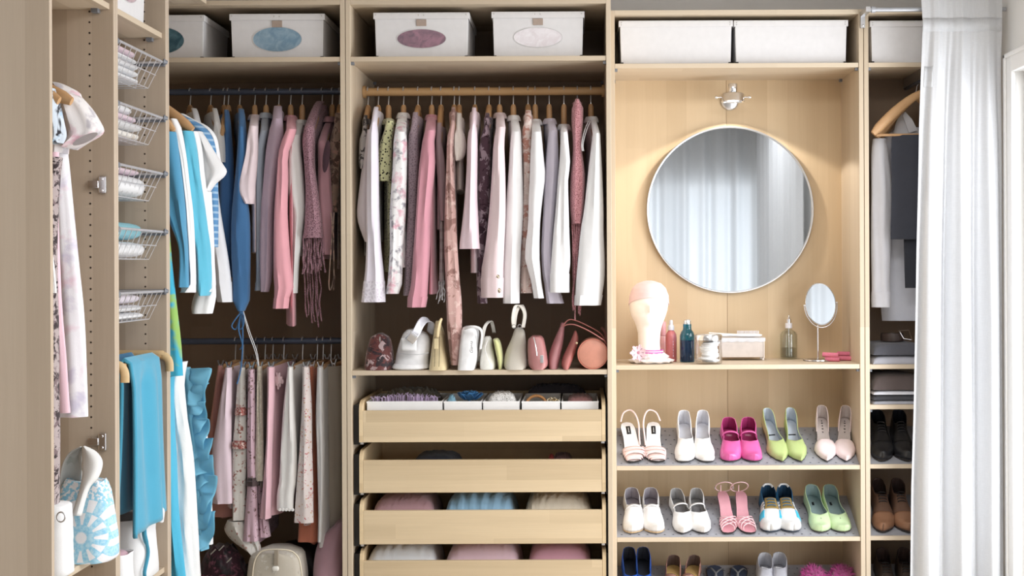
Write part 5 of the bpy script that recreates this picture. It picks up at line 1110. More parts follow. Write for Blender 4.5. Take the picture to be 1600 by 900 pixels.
# ------------------------------------------------------------------ mirror niche
YW = YB-.0155                              # front face of the back panel
def on_shelf(py, z=None): return (EYE-(zmir if z is None else z))*F/(py-PPY+ROLL*200)
ZM = zmir+.0005
MIR = NT('mirror_silver'); MIR.col((.86, .90, .94, 1)); MIR.set(rough=.015, metal=1.0); MIR = MIR.mat
mx, mz = at(1141, 327.5, 5.55); mr = 130.5*5.55/F
t = thing('wall_mirror', 'large round steel framed mirror hanging in the wardrobe niche', 'mirror', (mx, YW-.01, mz-mr))
G().lathe([(mr-.012, .004), (mr-.004, .0215), (mr-.001, .022), (mr, .0205), (mr, .001), (mr-.012, .001)], (mx, YW-.001, mz), 96, 'y', (False, False)).obj('frame', STEEL, t, True)
G().lathe([(0, .014), (mr-.0065, .014), (mr-.0065, .002), (0, .002)], (mx, YW-.001, mz), 96, 'y', (False, False)).obj('glass', MIR, t, True)
# spotlight above the mirror
lx, lz = at(1140, 158.5, YW); hx, hz = at(1145, 152, 5.42)
t = thing('wall_spotlight', 'chrome spotlight with ring shade on the panel above the round mirror', 'lamp', (lx, YW, lz))
G().lathe([(0, .012), (.030, .010), (.037, .004), (.038, 0)], (lx, YW-.001, lz), 36, 'y').obj('wall_plate', STEEL, t, True)
G().tube(curve([(lx, YW-.01, lz), (lx, YW-.06, lz+.006), (hx, 5.45, hz+.012)], 5), .006, 10).obj('arm', CHROME, t, True)
rs = 17.5*5.42/F; hy = 5.42
G().lathe([(rs*.55, .017), (rs*.9, .016), (rs, .012), (rs, -.012), (rs*1.06, -.016), (rs*1.06, -.018), (rs*.92, -.014), (rs*.90, .008), (rs*.5, .012)], (hx, hy, hz), 40, 'z', (False, False)).obj('ring_shade', CHROME, t, True)
r2 = 7.2*5.42/F; ztop = Z_(1145, 131, hy)-hz
G().lathe([(0, ztop), (r2*.9, ztop), (r2, ztop-.003), (r2, .016), (r2*.8, .012), (0, .012)], (hx, hy, hz), 28).obj('socket_cap', CHROME, t, True)
for s in (-1, 1):
    G().tube([(hx+s*rs, hy, hz), (hx+s*(rs+.020), hy, hz)], .003, 8).obj('pivot', CHROME, t, True)
    G().lathe([(0, -.006), (.005, -.005), (.0065, 0), (.005, .005), (0, .006)], (hx+s*(rs+.022), hy, hz), 14, 'x').obj('knob', CHROME, t, True)
bm_ = NT('bulb_glow'); bm_.b.inputs['Emission Color'].default_value = (1, .90, .74, 1); bm_.b.inputs['Emission Strength'].default_value = 6.0
G().lathe([(0, -.012), (.016, -.009), (.022, .002), (.018, .010), (0, .011)], (hx, hy, hz), 20).obj('bulb', bm_.mat, t, True)
sl = bpy.data.lights.new('mirror_spot', 'SPOT'); sl.energy = 10.5; sl.color = (1, .94, .86); sl.spot_size = math.radians(128); sl.spot_blend = .12; sl.shadow_soft_size = .018
so = bpy.data.objects.new('mirror_spot', sl); COL.objects.link(so); so.location = (hx, hy-.0, hz-.020)
# dressing things on the niche shelf
def px_lathe(name, label, cat, cx, pyb, prof, parts, n=32, d=None, group=None):
    d = d or on_shelf(pyb); x, _ = at(cx, pyb, d); s = d/F; o = thing(name, label, cat, (x, d, ZM), group)
    for nm, m, pr, *kw in parts: G().lathe([(r*s, .0004+h*s) for r, h in pr], (x, d, ZM), n).obj(nm, m, o, True, **(kw[0] if kw else {}))
    return o, x, d, s
POR = plain('mannequin_white', S(246, 238, 232), .35, vary=.01, sss=.05)
d = 5.345; s = d/F; hxx = X_(1016.5, d, 500); o = thing('mannequin_head', 'white mannequin head with pale pink cap and flowered neck band', 'mannequin', (hxx, d, ZM))
def pz(py): return Z_(1015, py, d)
hst = [(572,985,1047),(566,988,1044),(558,994,1038),(548,997,1032),(535,997,1031),(520,996.5,1032),(510,994,1034),(502,991,1037),(494,986.5,1040),(484,983.5,1043),(472,982.8,1044.5),(460,984.5,1043.5),(450,989,1039),(443,996,1032),(439.5,1006,1022),(438.6,1011,1017)]
def headring(py, xl, xr, cap=0.0):
    X0, X1 = X_(xl, d, py), X_(xr, d, py); z = max(ZM+.0005, pz(py)); cx, sx = (X0+X1)/2, (X1-X0)/2+cap; ring = []
    face = smooth(508, 494, py)*smooth(446, 462, py); neck = smooth(498, 515, py)
    for k in range(40):
        a = 2*PI*k/40; ca, sa = math.cos(a), math.sin(a); sy = sx*lerp(lerp(1.18, 1.02, neck), 1.0, smooth(545, 560, py)); y = d+sy*sa
        if sa < 0 and not cap:   # brow, nose, lips and chin
            q = abs(ca); nose = math.exp(-(q/.13)**2)*(math.exp(-((py-484)/5.5)**2)*.014+math.exp(-((py-477)/5)**2)*.008); lips = math.exp(-(q/.22)**2)*(math.exp(-((py-493.3)/1.6)**2)+.8*math.exp(-((py-497)/1.6)**2))*.004
            eye = (math.exp(-((q-.42)/.17)**2))*math.exp(-((py-476)/3.2)**2)*.006; chin = math.exp(-(q/.3)**2)*math.exp(-((py-503)/4)**2)*.006
            y -= nose+lips+chin-eye
        ring.append((cx+sx*ca, y, z))
    return ring
rows = []
for i in range(len(hst)-1):
    for k in range(5): q = k/5; rows.append(tuple(lerp(a, b, q) for a, b in zip(hst[i], hst[i+1])))
rows.append(hst[-1])
G().loft([headring(*r) for r in rows]).obj('head', POR, o, True)
cap_rows = [r for r in rows if r[0] < 474]
def capring(r):
    ring = headring(*r, cap=.0022); lo = smooth(448, 474, r[0])
    # the cap's edge runs higher at the front than over the ears
    return [(p[0], p[1], p[2]+lo*.020*(max(0, -math.sin(2*PI*k/40))**1.3)-.012*lo*(1-max(0, -math.sin(2*PI*k/40)))) for k, p in enumerate(ring)]
G().loft([capring(r) for r in cap_rows], (False, True)).obj('cap', fabric('cap_pink', (242, 206, 206)), o, True, solid=.0012)
G().loft([[(hxx+.002+(rr+.003*math.sin(k*2.1+j))*math.cos(2*PI*k/48), d+(rr+.003*math.sin(k*2.1+j))*math.sin(2*PI*k/48), zz+.0022*math.sin(k*1.57+j)) for k in range(48)] for j, (rr, zz) in enumerate(((.05, ZM+.0045), (.088, ZM+.005), (.092, ZM+.010), (.066, ZM+.020), (.072, ZM+.026), (.056, ZM+.036), (.05, ZM+.04)))]).obj('ruffle_collar', fabric('ruffle_white', (244, 236, 234)), o, True)
band = fabric('band_magenta', (214, 92, 178)); bz = Z_(1015, 548.5, d)
G().lathe([(.046, -.006), (.0515, -.0075), (.0508, .006), (.046, .005)], (hxx, d, bz), 40, 'z', (False, False)).obj('neck_band', band, o, True)
G().lathe([(.0505, -.002), (.0521, -.002), (.0519, .0015), (.0505, .0015)], (hxx, d, bz), 40, 'z', (False, False)).obj('band_stripe', fabric('ruffle_white', (244, 236, 234)), o, True)
fx, fz = at(997, 551, 5.275); PK = fabric('petal_pink', (240, 208, 222))
for k in range(14):
    a = 2*PI*k/14*1.0; r_ = .030 if k % 2 else .023; c = Vector((math.cos(a), -.25, math.sin(a))); sd = Vector((-math.sin(a), 0, math.cos(a)))
    G().grid(lambda u, v: Vector((fx, 5.275, fz)) + c*(.004+r_*v) + sd*((u-.5)*.013*math.sin(.35+v*2.3)) + Vector((0, -.010*v*v+.004*math.cos((u-.5)*PI)*v-.004*(k % 2), 0)), 5, 6).obj('petal', PK, o, True, solid=.0007)
G().pillow((fx, 5.272, fz), .006, .005, .006, 2, 12, 6).obj('flower_centre', fabric('centre_rose', (196, 130, 150)), o, True)
# bottles
GP = glass('pink_glass', S(244, 176, 180), .08, 1.4); PLQ = plain('pink_liquid', S(204, 118, 118), .2, sss=.1); CAPW = plain('clear_cap', S(226, 224, 230), .2)
ls = plain('pale_label', S(206, 150, 166), .4)
o, x, d, s_ = px_lathe('spray_bottle', 'slim dusky pink spray bottle with clear cap', 'bottle', 1048.8, 564.5, None, [('body', PLQ, [(0, 0), (8, 0), (8.8, 1.2), (8.8, 36), (8.2, 42), (6, 46), (4, 48), (4, 50), (0, 50)]), ('collar', CAPW, [(0, 48.5), (5, 48.5), (5, 55), (3.5, 57), (0, 57)]), ('cap', CAPW, [(0, 57), (3, 57), (2.8, 63), (2, 64.5), (0, 64.5)])])
# bottle lettering is only a blur of pale strokes running up the front
g = G()
for k in range(6): g.box(x+.0035+.001*(k % 2), d-.0222, ZM+.020+k*.0115, x+.0075+.001*((k+1) % 2), d-.0214, ZM+.020+k*.0115+.0075)
g.obj('lettering', plain('label_lilac', S(226, 196, 216), .4), o, True, kind='stuff')
o, x, d, s_ = px_lathe('lotion_bottle', 'pale pink bottle half hidden behind the mannequin neck', 'bottle', 1035, 562.5, None, [('body', plain('pale_pink_plastic', S(232, 178, 178), .3), [(0, 0), (7.5, 0), (8, 1), (8, 34), (6.5, 38), (0, 38.5)]), ('cap', plain('pale_pink_cap', S(226, 162, 166), .3), [(0, 38.5), (6, 38.5), (6, 58), (5, 60), (0, 60)])])
BG = glass('blue_glass', S(92, 178, 208), .02, 1.45)
bl = NT('blue_liquid'); bl.col(S(24, 84, 118)); bl.set(rough=.15, coat=.6); bl = bl.mat
o, x, d, s_ = px_lathe('perfume_bottle', 'teal blue glass bottle with chrome stopper and dark liquid', 'bottle', 1074, 565.5, None, [('liquid', bl, [(0, 1.0), (10.0, 1.2), (10.4, 3), (10.4, 34), (0, 34)]), ('glass', BG, [(0, 0), (10.8, 0), (11.6, 1.5), (11.6, 41), (9.5, 47), (7, 50), (6.6, 53), (6.6, 59), (0, 59)]), ('stopper', CHROME, [(0, 59), (6, 59), (6, 64.5), (4.5, 66), (0, 66)])])
CG = glass('clear_glass', (1, 1, 1, 1), .0, 1.3)
o, x, d, s_ = px_lathe('glass_jar', 'clear glass jar of white cotton pads with chrome lid', 'jar', 1107.5, 569, None, [('glass', CG, [(0, 0), (19.5, 0), (21, 1.5), (21, 38), (20.2, 38), (20.2, 3), (0, 3)]), ('lid', CHROME, [(0, 36), (17, 36), (21.2, 37), (21.2, 44), (19, 46), (0, 46)])], d=5.285)
rnd = random.Random(2)
for k in range(9): G().pillow((x+rnd.uniform(-.011, .011), d+rnd.uniform(-.011, .011), ZM+.012+.0088*k), .036, .036, .0065, 2.2, 18, 6, .06, k).obj('cotton_pad', fabric('cotton', (246, 246, 246)), o, True)
# painted metal casket with scalloped lid, brush and comb on it
IV = plain('ivory_metal', S(232, 226, 222), .35, .0); IVL = plain('casket_lid', S(222, 222, 226), .3, .2)
d = on_shelf(563.5); X0, X1 = X_(1122, d, 540), X_(1196, d, 540); zt = Z_(1160, 528, d); o = thing('casket', 'pale silver casket with scalloped lid on little feet', 'box', ((X0+X1)/2, d+.06, ZM))
G().box(X0+.004, d+.003, ZM+.012, X1-.004, d+.085, zt-.010).obj('body', plain('casket_side', S(220, 210, 204), .3, .2), o, True, bevel=.002)
g = G(); n = 42; prof = [(X0+(X1-X0)*i/n, zt-.014-.0036*abs(math.sin(PI*5*i/n))) for i in range(n+1)]
g.slab([(X0, zt)]+prof+[(X1, zt)], .003, 'xz', d); g.box(X0, d+.003, zt-.004, X1, d+.090, zt); g.box(X0, d+.003, zt-.012, X0+.003, d+.090, zt-.004); g.box(X1-.003, d+.003, zt-.012, X1, d+.090, zt-.004)
g.obj('lid', IVL, o, True)
for a, b in ((X0+.004, d+.006), (X1-.012, d+.006), (X0+.004, d+.074), (X1-.012, d+.074)): G().box(a, b, ZM, a+.008, b+.008, ZM+.0125).obj('foot', IV, o, True, bevel=.001)
for a in (X0+.004, X1-.008): G().tube([(a+.002, d+.002, ZM+.010), (a+.002, d+.002, zt-.014)], .0026, 8).obj('corner_post', IV, o, True)
bz = zt+.0005; o = thing('hair_brush', 'white paddle hair brush with clear bristles lying on the casket', 'brush', (X_(1158, d, 520), d+.04, bz))
xh0, xh1, xb1 = X_(1109, d, 520), X_(1150, d, 520), X_(1193, d, 520); PW = plain('white_plastic', S(244, 243, 243), .3)
g = G(); rings = []
for x_, w_, h_, zc in ((xh0, .010, .008, .012), (xh0+.004, .013, .0095, .0118), (lerp(xh0, xh1, .6), .010, .007, .010), (xh1, .012, .006, .009), (lerp(xh1, xb1, .25), .022, .007, .008), (lerp(xh1, xb1, .6), .024, .007, .008), (lerp(xh1, xb1, .9), .014, .006, .008), (xb1, .003, .003, .008)):
    rings.append([(x_, d+.045+w_*math.cos(2*PI*k/20), bz+zc+h_*math.sin(2*PI*k/20)) for k in range(20)])
g.loft(rings).obj('handle', PW, o, True); g = G(); rnd = random.Random(1)
for i in range(15):
    for j in range(5):
        x_ = lerp(xh1+.012, xb1-.016, i/14); y_ = d+.030+j*.0075; g.tube([(x_, y_, bz+.013), (x_+rnd.uniform(-.001, .001), y_, bz+.027)], .0009, 5)
g.obj('bristles', plain('bristle_clear', S(226, 222, 224), .3), o, True, kind='stuff')
# soap dispenser
o, x, d, s_ = px_lathe('soap_dispenser', 'clear glass pump bottle with a little green liquid', 'bottle', 1232.5, 561.5, None, [('liquid', glass('green_liquid', S(250, 253, 244), .0, 1.33), [(0, 2), (11.6, 2.2), (11.8, 4), (11.8, 17), (0, 17)]), ('glass', glass('green_tint_glass', S(253, 255, 253), .0, 1.3), [(0, 0), (12, 0), (13.2, 1.5), (13.4, 38), (11, 42), (5, 46.5), (4.6, 50), (4, 50), (4.2, 46), (10.5, 41), (12.6, 37.5), (12.4, 3), (0, 2.6)]), ('collar', CAPW, [(0, 48), (5.4, 48), (5.4, 56), (0, 56)]), ('pump', CHROME, [(0, 56), (4, 56), (4, 62), (2, 63), (1.6, 66), (0, 66)])])
G().tube(curve([(x, d, ZM+65*s_), (x, d-.004, ZM+68*s_), (x-.002, d-.02, ZM+68*s_), (x-.002, d-.026, ZM+65*s_)], 4), .0032, 8).obj('spout', CHROME, o, True)
G().tube([(x, d, ZM+50*s_), (x+.002, d, ZM+4*s_)], .0018, 6).obj('dip_tube', CAPW, o, True)
# table mirror
d = on_shelf(564.5); x, _ = at(1278, 560, d); o = thing('table_mirror', 'small oval chrome mirror on a slim stand with round base', 'mirror', (x, d, ZM))
G().lathe([(0, 0), (.058, 0), (.060, .002), (.059, .0055), (.050, .0065), (.048, .0050), (.008, .0075), (0, .0075)], (x, d, ZM), 44).obj('base', CHROME, o, True)
zb_, ztm = ZM+.006, Z_(1281, 508, d); x2, zm_ = at(1282, 475, d)
G().tube([(x, d, zb_), (x, d, ztm)], .0032, 10).obj('stem', CHROME, o, True)
rx_, rz_ = 21.8*d/F, 33.5*d/F; mm = Matrix.Translation((x2, d, zm_)) @ Matrix.Rotation(-.10, 4, 'Y') @ Matrix.Rotation(-.14, 4, 'Z') @ Matrix.Rotation(-.08, 4, 'X')
def tilted(prof, nm, m):
    g = G(); g.lathe(prof, (0, 0, 0), 56, 'y', (False, False)); g.v = [tuple(mm @ Vector((a*1.0, b, c))) for a, b, c in g.v]; return g.obj(nm, m, o, True)
def ell(prof, nm, m):
    g = G(); g.lathe([(r, h) for r, h in prof], (0, 0, 0), 56, 'y', (False, False)); sx_ = rx_/.92/rz_; g.v = [tuple(mm @ Vector((a*sx_, b, c))) for a, b, c in g.v]; return g.obj(nm, m, o, True)
ell([(rz_*.94, .004), (rz_*.98, .009), (rz_, .007), (rz_, -.007), (rz_*.97, -.009), (0, -.010)], 'frame', CHROME)
ell([(0, .0055), (rz_*.945, .0055), (rz_*.945, .001), (0, .001)], 'glass', MIR)
pts = [tuple(mm @ Vector((rx_*1.16*math.cos(a)*1.0, .0, rz_*1.10*math.sin(a)))) for a in [PI+k*PI/16 for k in range(17)]]
G().tube([tuple(p) for p in pts], .0026, 8).obj('yoke', CHROME, o, True)
for s in (-1, 1):
    c = mm @ Vector((s*rx_*1.12, 0, 0)); G().lathe([(0, -.006), (.004, -.005), (.004, .005), (0, .006)], tuple(c), 10, 'x').obj('pivot_knob', CHROME, o, True)
# foam hair rollers
FO = plain('foam_pink', S(222, 126, 150), .9, bump=.3, scale=120)
for i, (lb, a, b, lay) in enumerate((
        ('pink foam hair roller, topmost of the little heap', (1286, 547), (1309, 556), 1), ('pink foam hair roller pointing at the table mirror stem', (1290, 558), (1311, 562), 0),
        ('pink foam hair roller at the back right of the heap', (1309, 550), (1330, 553), 1), ('pink foam hair roller lying at far right front', (1309, 562), (1334, 564), 0),
        ('pink foam hair roller with its end showing at heap centre', (1296, 554), (1302, 556), .5))):
    rr = .0095; zc = ZM+rr+.0003+lay*rr*1.72; dd = 5.37+.055*(i % 3)*.6 if lay != 0 else 5.35+.02*i
    xa, xb_ = X_(a[0], dd, 555), X_(b[0], dd, 555); p, q = Vector((xa, dd+.01, zc+.0015*(i == 0))), Vector((xb_, dd-.012*(1 if i != 4 else 3), zc))
    o = thing('hair_roller', lb, 'roller', tuple((p+q)/2-Vector((0, 0, rr))), 'foam hair rollers')
    ax = (q-p).normalized(); G().tube([tuple(p), tuple(p+ax*.001), tuple(q-ax*.001), tuple(q)], [rr*.9, rr, rr, rr*.9], 16).obj('foam', FO, o, True)
    for e_ in (p-ax*.0006, q): G().tube([tuple(e_), tuple(e_+ax*.0006)], rr*.36, 10).obj('core_hole', plain('core_dark', S(130, 52, 78), .8), o, True)

# ------------------------------------------------------------------ shoes
def shoe_profile(kind):
    P_ = {'round': [(0, .0), (.02, .40), (.07, .66), (.18, .80), (.35, .74), (.5, .78), (.68, .98), (.78, 1.0), (.88, .88), (.95, .64), (.985, .36), (1, .0)],
          'almond': [(0, .0), (.02, .38), (.07, .60), (.18, .74), (.35, .68), (.5, .74), (.66, .96), (.74, 1.0), (.84, .88), (.93, .58), (.98, .28), (1, .0)],
          'point': [(0, .0), (.02, .32), (.07, .50), (.18, .60), (.35, .56), (.48, .66), (.60, .94), (.67, 1.0), (.77, .86), (.88, .52), (.96, .22), (.99, .10), (1, .0)],
          'square': [(0, .0), (.02, .36), (.07, .56), (.18, .68), (.35, .66), (.5, .74), (.66, .96), (.74, 1.0), (.86, .86), (.95, .66), (.985, .50), (.996, .36), (1, 0)]}[kind]
    return P_
def prof_at(P_, s):
    for (a, u), (b, v) in zip(P_[:-1], P_[1:]):
        if s <= b: t_ = (s-a)/(b-a); t_ = t_*t_*(3-2*t_)*.5+t_*.5; return lerp(u, v, t_)
    return P_[-1][1]
def make_shoe(name, label, upper, lining, sole, kind='almond', L=.235, W=.0445, heel=.0, throat=.58, soft=.16, Hh=.058, Hm=.034, Ht=.030, low=.42, side=1, dorsay=False, strap=None, closed_toe=True, insole_mat=None, upper_on=True, toe_mat=None, heel_mat=None, group=None, cat='shoe', Hv=.050, sole_t=.004):
    """local frame: toe tip at the origin pointing to -y, heel towards +y, base z = 0"""
    o = thing(name, label, cat, (0, 0, 0), group); PR = shoe_profile(kind)
    zb = lambda s: sole_t + heel*(1-smooth(.10, .60, s))**1.0 + .006*smooth(.86, 1, s)
    cxl = lambda s: side*.006*math.sin(PI*min(1, max(0, (s-.15)/.85)))*(1) - side*.006*(s > .8)*((s-.8)/.2)
    w = lambda s: W*prof_at(PR, s)
    N = 60; ss = [1-(1-i/(N-1))**1.35 if i/(N-1) > .5 else (i/(N-1))**1.0*1.0 for i in range(N)]
    ss = [.5-.5*math.cos(PI*i/(N-1)) for i in range(N)]
    Y = lambda s: L*(1-s)
    g = G(); rings = []
    for s in ss: ww = max(.0008, w(s)*1.03); rings.append([(cxl(s)-ww, Y(s), zb(s)), (cxl(s)+ww, Y(s), zb(s)), (cxl(s)+ww*.97, Y(s), zb(s)-sole_t), (cxl(s)-ww*.97, Y(s), zb(s)-sole_t)])
    g.loft(rings, sm=False).obj('sole', sole, o)
    g = G(); g.grid(lambda u, v: (cxl(v)+w(v)*.95*(2*u-1), Y(v), zb(v)+.0018), 7, 40).obj('insole', insole_mat or lining, o)
    if heel > .016:
        g = G(); rings = []
        for q in (0, .3, .7, 1):
            s0, s1 = .0, lerp(.22, .12 if heel > .04 else .19, q); f = lerp(1, .55 if heel > .04 else .9, q); zz = lerp(zb(.1)-sole_t, 0, q); yc = Y((s0+s1)/2*.95)+.0; sy = L*(s1-s0)/2*.98
            rings.append([(cxl(.1)+w(.12)*.93*f*math.cos(2*PI*k/16), yc+sy*math.sin(2*PI*k/16), zz+(heel*(smooth(.10, .60, max(0, 1-(yc+sy*math.sin(2*PI*k/16))/L)) if q == 0 else 0)*-1)) for k in range(16)])
        g.loft(rings).obj('heel', heel_mat or sole, o)
    if upper_on:
        def H(s): return lerp(lerp(Hh, Hm, smooth(.04, .34, s)), lerp(Hv, Ht, smooth(throat, .97, s)), smooth(.34, throat, s))
        def opn(s): q = max(0, min(1, (s-(throat-soft))/soft)); return 1-math.sqrt(1-q*q)
        M = 9
        def pt(s, t_, sg):
            o_ = opn(s); phi = t_*lerp(1.12, PI/2, o_); x = w(s)*1.02*math.cos(phi)**.62 if phi < PI/2-1e-6 else 0.0
            lean = lerp(1-.12*t_, 1, o_)
            h = H(s)*(math.sin(phi)/math.sin(lerp(1.12, PI/2, o_)))**.85
            if o_ < 1: x = lerp(w(s)*1.02*(1-.16*t_**1.5), x, o_**.8)
            if dorsay: h *= 1-(1-smooth(throat-.05, throat, s))*smooth(.20, .32, s)*.96
            return (cxl(s)+sg*x, Y(s), zb(s)-.0005+h)
        s_lo = ss
        for sg in (-1, 1):
            g.v, g.f, g.s, g.m = (g.v, g.f, g.s, g.m) if False else ([], [], [], [])
            break
        g = G()
        for sg in (-1, 1):
            b = len(g.v)
            for s in s_lo:
                for j in range(M): g.v.append(pt(s, j/(M-1), sg))
            for i in range(len(s_lo)-1):
                if dorsay and .30 < s_lo[i] < throat-.06: continue
                for j in range(M-1):
                    a = b+i*M+j; g.mi = 0; g.face([a, a+1, a+M+1, a+M], True)
        u = g.obj('upper', [upper, lining], o, solid=.0022, off=1.0)
        bm = bmesh.new(); bm.from_mesh(u.data); bmesh.ops.remove_doubles(bm, verts=bm.verts, dist=.00035); bmesh.ops.recalc_face_normals(bm, faces=bm.faces)
        # make sure normals point outwards
        c = sum((f.normal.dot(f.calc_center_median()-Vector((0, f.calc_center_median().y, .02))) for f in bm.faces), 0.0)
        if c < 0: bmesh.ops.reverse_faces(bm, faces=bm.faces)
        bm.to_mesh(u.data); bm.free()
        md = u.modifiers['solid']; md.offset = -1.0; md.material_offset = 1; md.material_offset_rim = 0
    o['_w'] = 1; del o['_w']
    return o, zb, w, cxl, Y
def shoe_bar(o, zb, w, cxl, Y, s, h, mat, wd=.010, name='strap', f=1.02, base=None, s2=None):
    g = G(); pts = []
    for k in range(13):
        a = PI*k/12; q = k/12; sq = lerp(s, s if s2 is None else s2, q); pts.append((cxl(sq)-w(sq)*f*math.cos(a), Y(sq), zb(sq)+(base or .004)+(h-(base or .004))*math.sin(a)**.6))
    def fn(u, v):
        i = int(round(v*12)); p = pts[i]; return (p[0], p[1]+wd*(u-.5), p[2]+.001)
    return g.grid(fn, 3, 13).obj(name, mat, o, solid=.0022)
def place(o, toe, heel, shelf, dy=.020, dz=.0):
    yf, zf, yb, zb_ = shelf; sl = math.atan2(zb_-zf-.002, yb-yf-.012); yt = yf+.012+dy
    Xt = X_(toe, yt, 800); Xh = X_(heel, yt+.20, 800); yaw = math.atan2(Xh-Xt, .21)
    o.matrix_world = Matrix.Translation((Xt, yt, zf+.002+.0016+dz+math.tan(sl)*dy)) @ Matrix.Rotation(sl, 4, 'X') @ Matrix.Rotation(-yaw, 4, 'Z')
    return o
def leather(name, c, rough=.38): return plain(name, S(*c), rough, vary=.03, bump=.06, coat=.15)
SOLEB = plain('sole_dark', S(52, 46, 44), .6); SOLEN = plain('sole_tan', S(206, 178, 140), .6); LINW = plain('lining_grey', S(206, 206, 212), .6); LINP = plain('lining_pinkgrey', S(214, 200, 200), .6)
SW = leather('white_shoe', (242, 241, 241)); SPK = leather('pale_pink_shoe', (244, 216, 214)); SMG = leather('magenta_shoe', (222, 100, 166), .32); SGN = leather('lime_shoe', (178, 194, 130), .3); SPP = leather('blush_shoe', (240, 222, 222), .35)
SMT = leather('mint_shoe', (204, 228, 180)); SBL = leather('cobalt_shoe', (34, 84, 176), .4); SDP = leather('dusty_pink_shoe', (222, 160, 172)); LABEL = plain('black_label', S(24, 24, 26), .5); LBT = plain('label_text', S(190, 190, 190), .5)
SIDE = ((1, 'left'), (-1, 'right'))
def insole_label(o, zb, cxl, Y, s, w_, l_, mat, name='maker_label', lines=True):
    g = G(); s0, s1 = s-l_/2, s+l_/2
    g.grid(lambda u, v: (cxl(s)+w_*(u-.5), Y(lerp(s0, s1, v)), zb(lerp(s0, s1, v))+.0026), 2, 6).obj(name, mat, o, solid=.0004)
# top shelf
sh = SHOE[0]
for (sd, nm), tx, hx_ in zip(SIDE, (993, 1027), (980, 1021)):
    o, zb, w, cxl, Y = make_shoe('sandal', f'{nm} pale pink slingback sandal at the left end of the top shoe shelf', SPK, LINP, SOLEB, 'square', W=.0445, heel=.045, upper_on=False, side=sd, insole_mat=plain('insole_white', S(244, 240, 240), .5), group='pale pink slingback sandals', heel_mat=SPK)
    for i, (a, b, hh) in enumerate(((.76, .86, .024), (.80, .80, .026), (.85, .76, .024), (.70, .74, .030), (.91, .91, .018))): shoe_bar(o, zb, w, cxl, Y, a, hh, SPK, .016 if i != 4 else .022, s2=b)
    shoe_bar(o, zb, w, cxl, Y, .96, .012, SPK, .016, 'toe_band')
    ox = -sd; pts = [(cxl(.12)+ox*w(.12)*1.0, Y(.12), zb(.12)+.022), (cxl(0)+ox*.012, Y(.0), zb(0)+.046), (cxl(0)-ox*.016, Y(-.03), zb(0)+.054), (cxl(.1)-ox*.034, Y(.06), zb(.1)+.046), (cxl(.2)-ox*.042, Y(.20), zb(.2)+.026), (cxl(.35)-ox*.036, Y(.36), zb(.35)+.010), (cxl(.5)-ox*w(.5)*.98, Y(.50), zb(.5)+.003)]
    G().tube(curve(pts, 6), .0034, 8, .5).obj('heel_strap', SPK, o)
    G().lathe([(.003, -.001), (.0045, 0), (.003, .001)], (cxl(.1)-ox*w(.2)*1.08, Y(.12), zb(.1)+.036), 10, 'x').obj('buckle', STEEL, o)
    insole_label(o, zb, cxl, Y, .22, .018, .16, LABEL)
    insole_label(o, zb, cxl, Y, .22, .004, .10, plain('label_text', S(170, 170, 170), .5), 'label_print')
    for k in range(4): G().pillow((cxl(.7)-ox*w(.7)*.9, Y(.62+.07*k), zb(.7)+.010), .006, .007, .006, 2, 8, 5, .1, k).obj('gathered_knot', SPK, o)
    place(o, tx, hx_, sh, .016)
for (sd, nm), tx, hx_ in zip(SIDE, (1070, 1103.5), (1068, 1097)):
    o, zb, w, cxl, Y = make_shoe('pump', f'{nm} white square toed pump, second pair from the left on top shoe shelf', SW, LINW, SOLEB, 'square', W=.0445, heel=.038, throat=.56, soft=.07, Hh=.066, side=sd, group='white square toed pumps', heel_mat=SW, Hv=.046, Ht=.022)
    place(o, tx, hx_, sh, .016)
for (sd, nm), tx, hx_ in zip(SIDE, (1142, 1177), (1138, 1168)):
    o, zb, w, cxl, Y = make_shoe('mary_jane', f'{nm} bright magenta strapped shoe with silver inside, on the top shoe shelf', SMG, plain('magenta_lining', S(150, 44, 96), .5), SOLEB, 'round', W=.0445, heel=.012, throat=.66, soft=.12, side=sd, group='magenta strapped shoes', Ht=.030)
    shoe_bar(o, zb, w, cxl, Y, .40, .052, SMG, .012, base=.02)
    insole_label(o, zb, cxl, Y, .58, .036, .10, fabric('silver_print', (214, 210, 206), 'stripe', (90, 80, 84), scale=700), 'silver_insole_print')
    insole_label(o, zb, cxl, Y, .22, .026, .05, plain('label_rose', S(196, 140, 160), .5), 'insole_lettering')
    place(o, tx, hx_, sh, .016)
for (sd, nm), tx, hx_ in zip(SIDE, (1224, 1251), (1199, 1234)):
    o, zb, w, cxl, Y = make_shoe('pump', f'{nm} lime green pointed pump with grey lining, on the top shoe shelf', SGN, plain('lining_bluegrey', S(178, 186, 194), .5), SOLEB, 'point', L=.25, W=.0445, heel=.045, throat=.60, soft=.10, Hh=.062, side=sd*.4, group='lime green pointed pumps', heel_mat=SGN, Hv=.042, Ht=.018)
    insole_label(o, zb, cxl, Y, .34, .030, .018, LABEL, 'size_stripe'); place(o, tx, hx_, sh, .014)
for (sd, nm), tx, hx_ in zip(SIDE, (1293.5, 1321.5), (1282, 1318)):
    o, zb, w, cxl, Y = make_shoe('pump', f'{nm} blush pink pointed shoe with open sides, right end of top shoe shelf', SPP, plain('lining_taupe', S(190, 178, 174), .5), SOLEB, 'point', L=.25, W=.0445, heel=.055, throat=.56, soft=.05, Hh=.062, side=sd*.4, dorsay=True, group='blush pink open sided shoes', heel_mat=SPP, Hv=.040, Ht=.018)
    g = G()
    for k in range(5): g.box(cxl(.25)-.002-.001*(k % 2), Y(.12+.05*k)-.0035, zb(.12+.05*k)+.0026, cxl(.25)+.003+.001*(k % 2), Y(.12+.05*k)+.003, zb(.12+.05*k)+.0032)
    g.obj('insole_script', LABEL, o, kind='stuff'); place(o, tx, hx_, sh, .014)
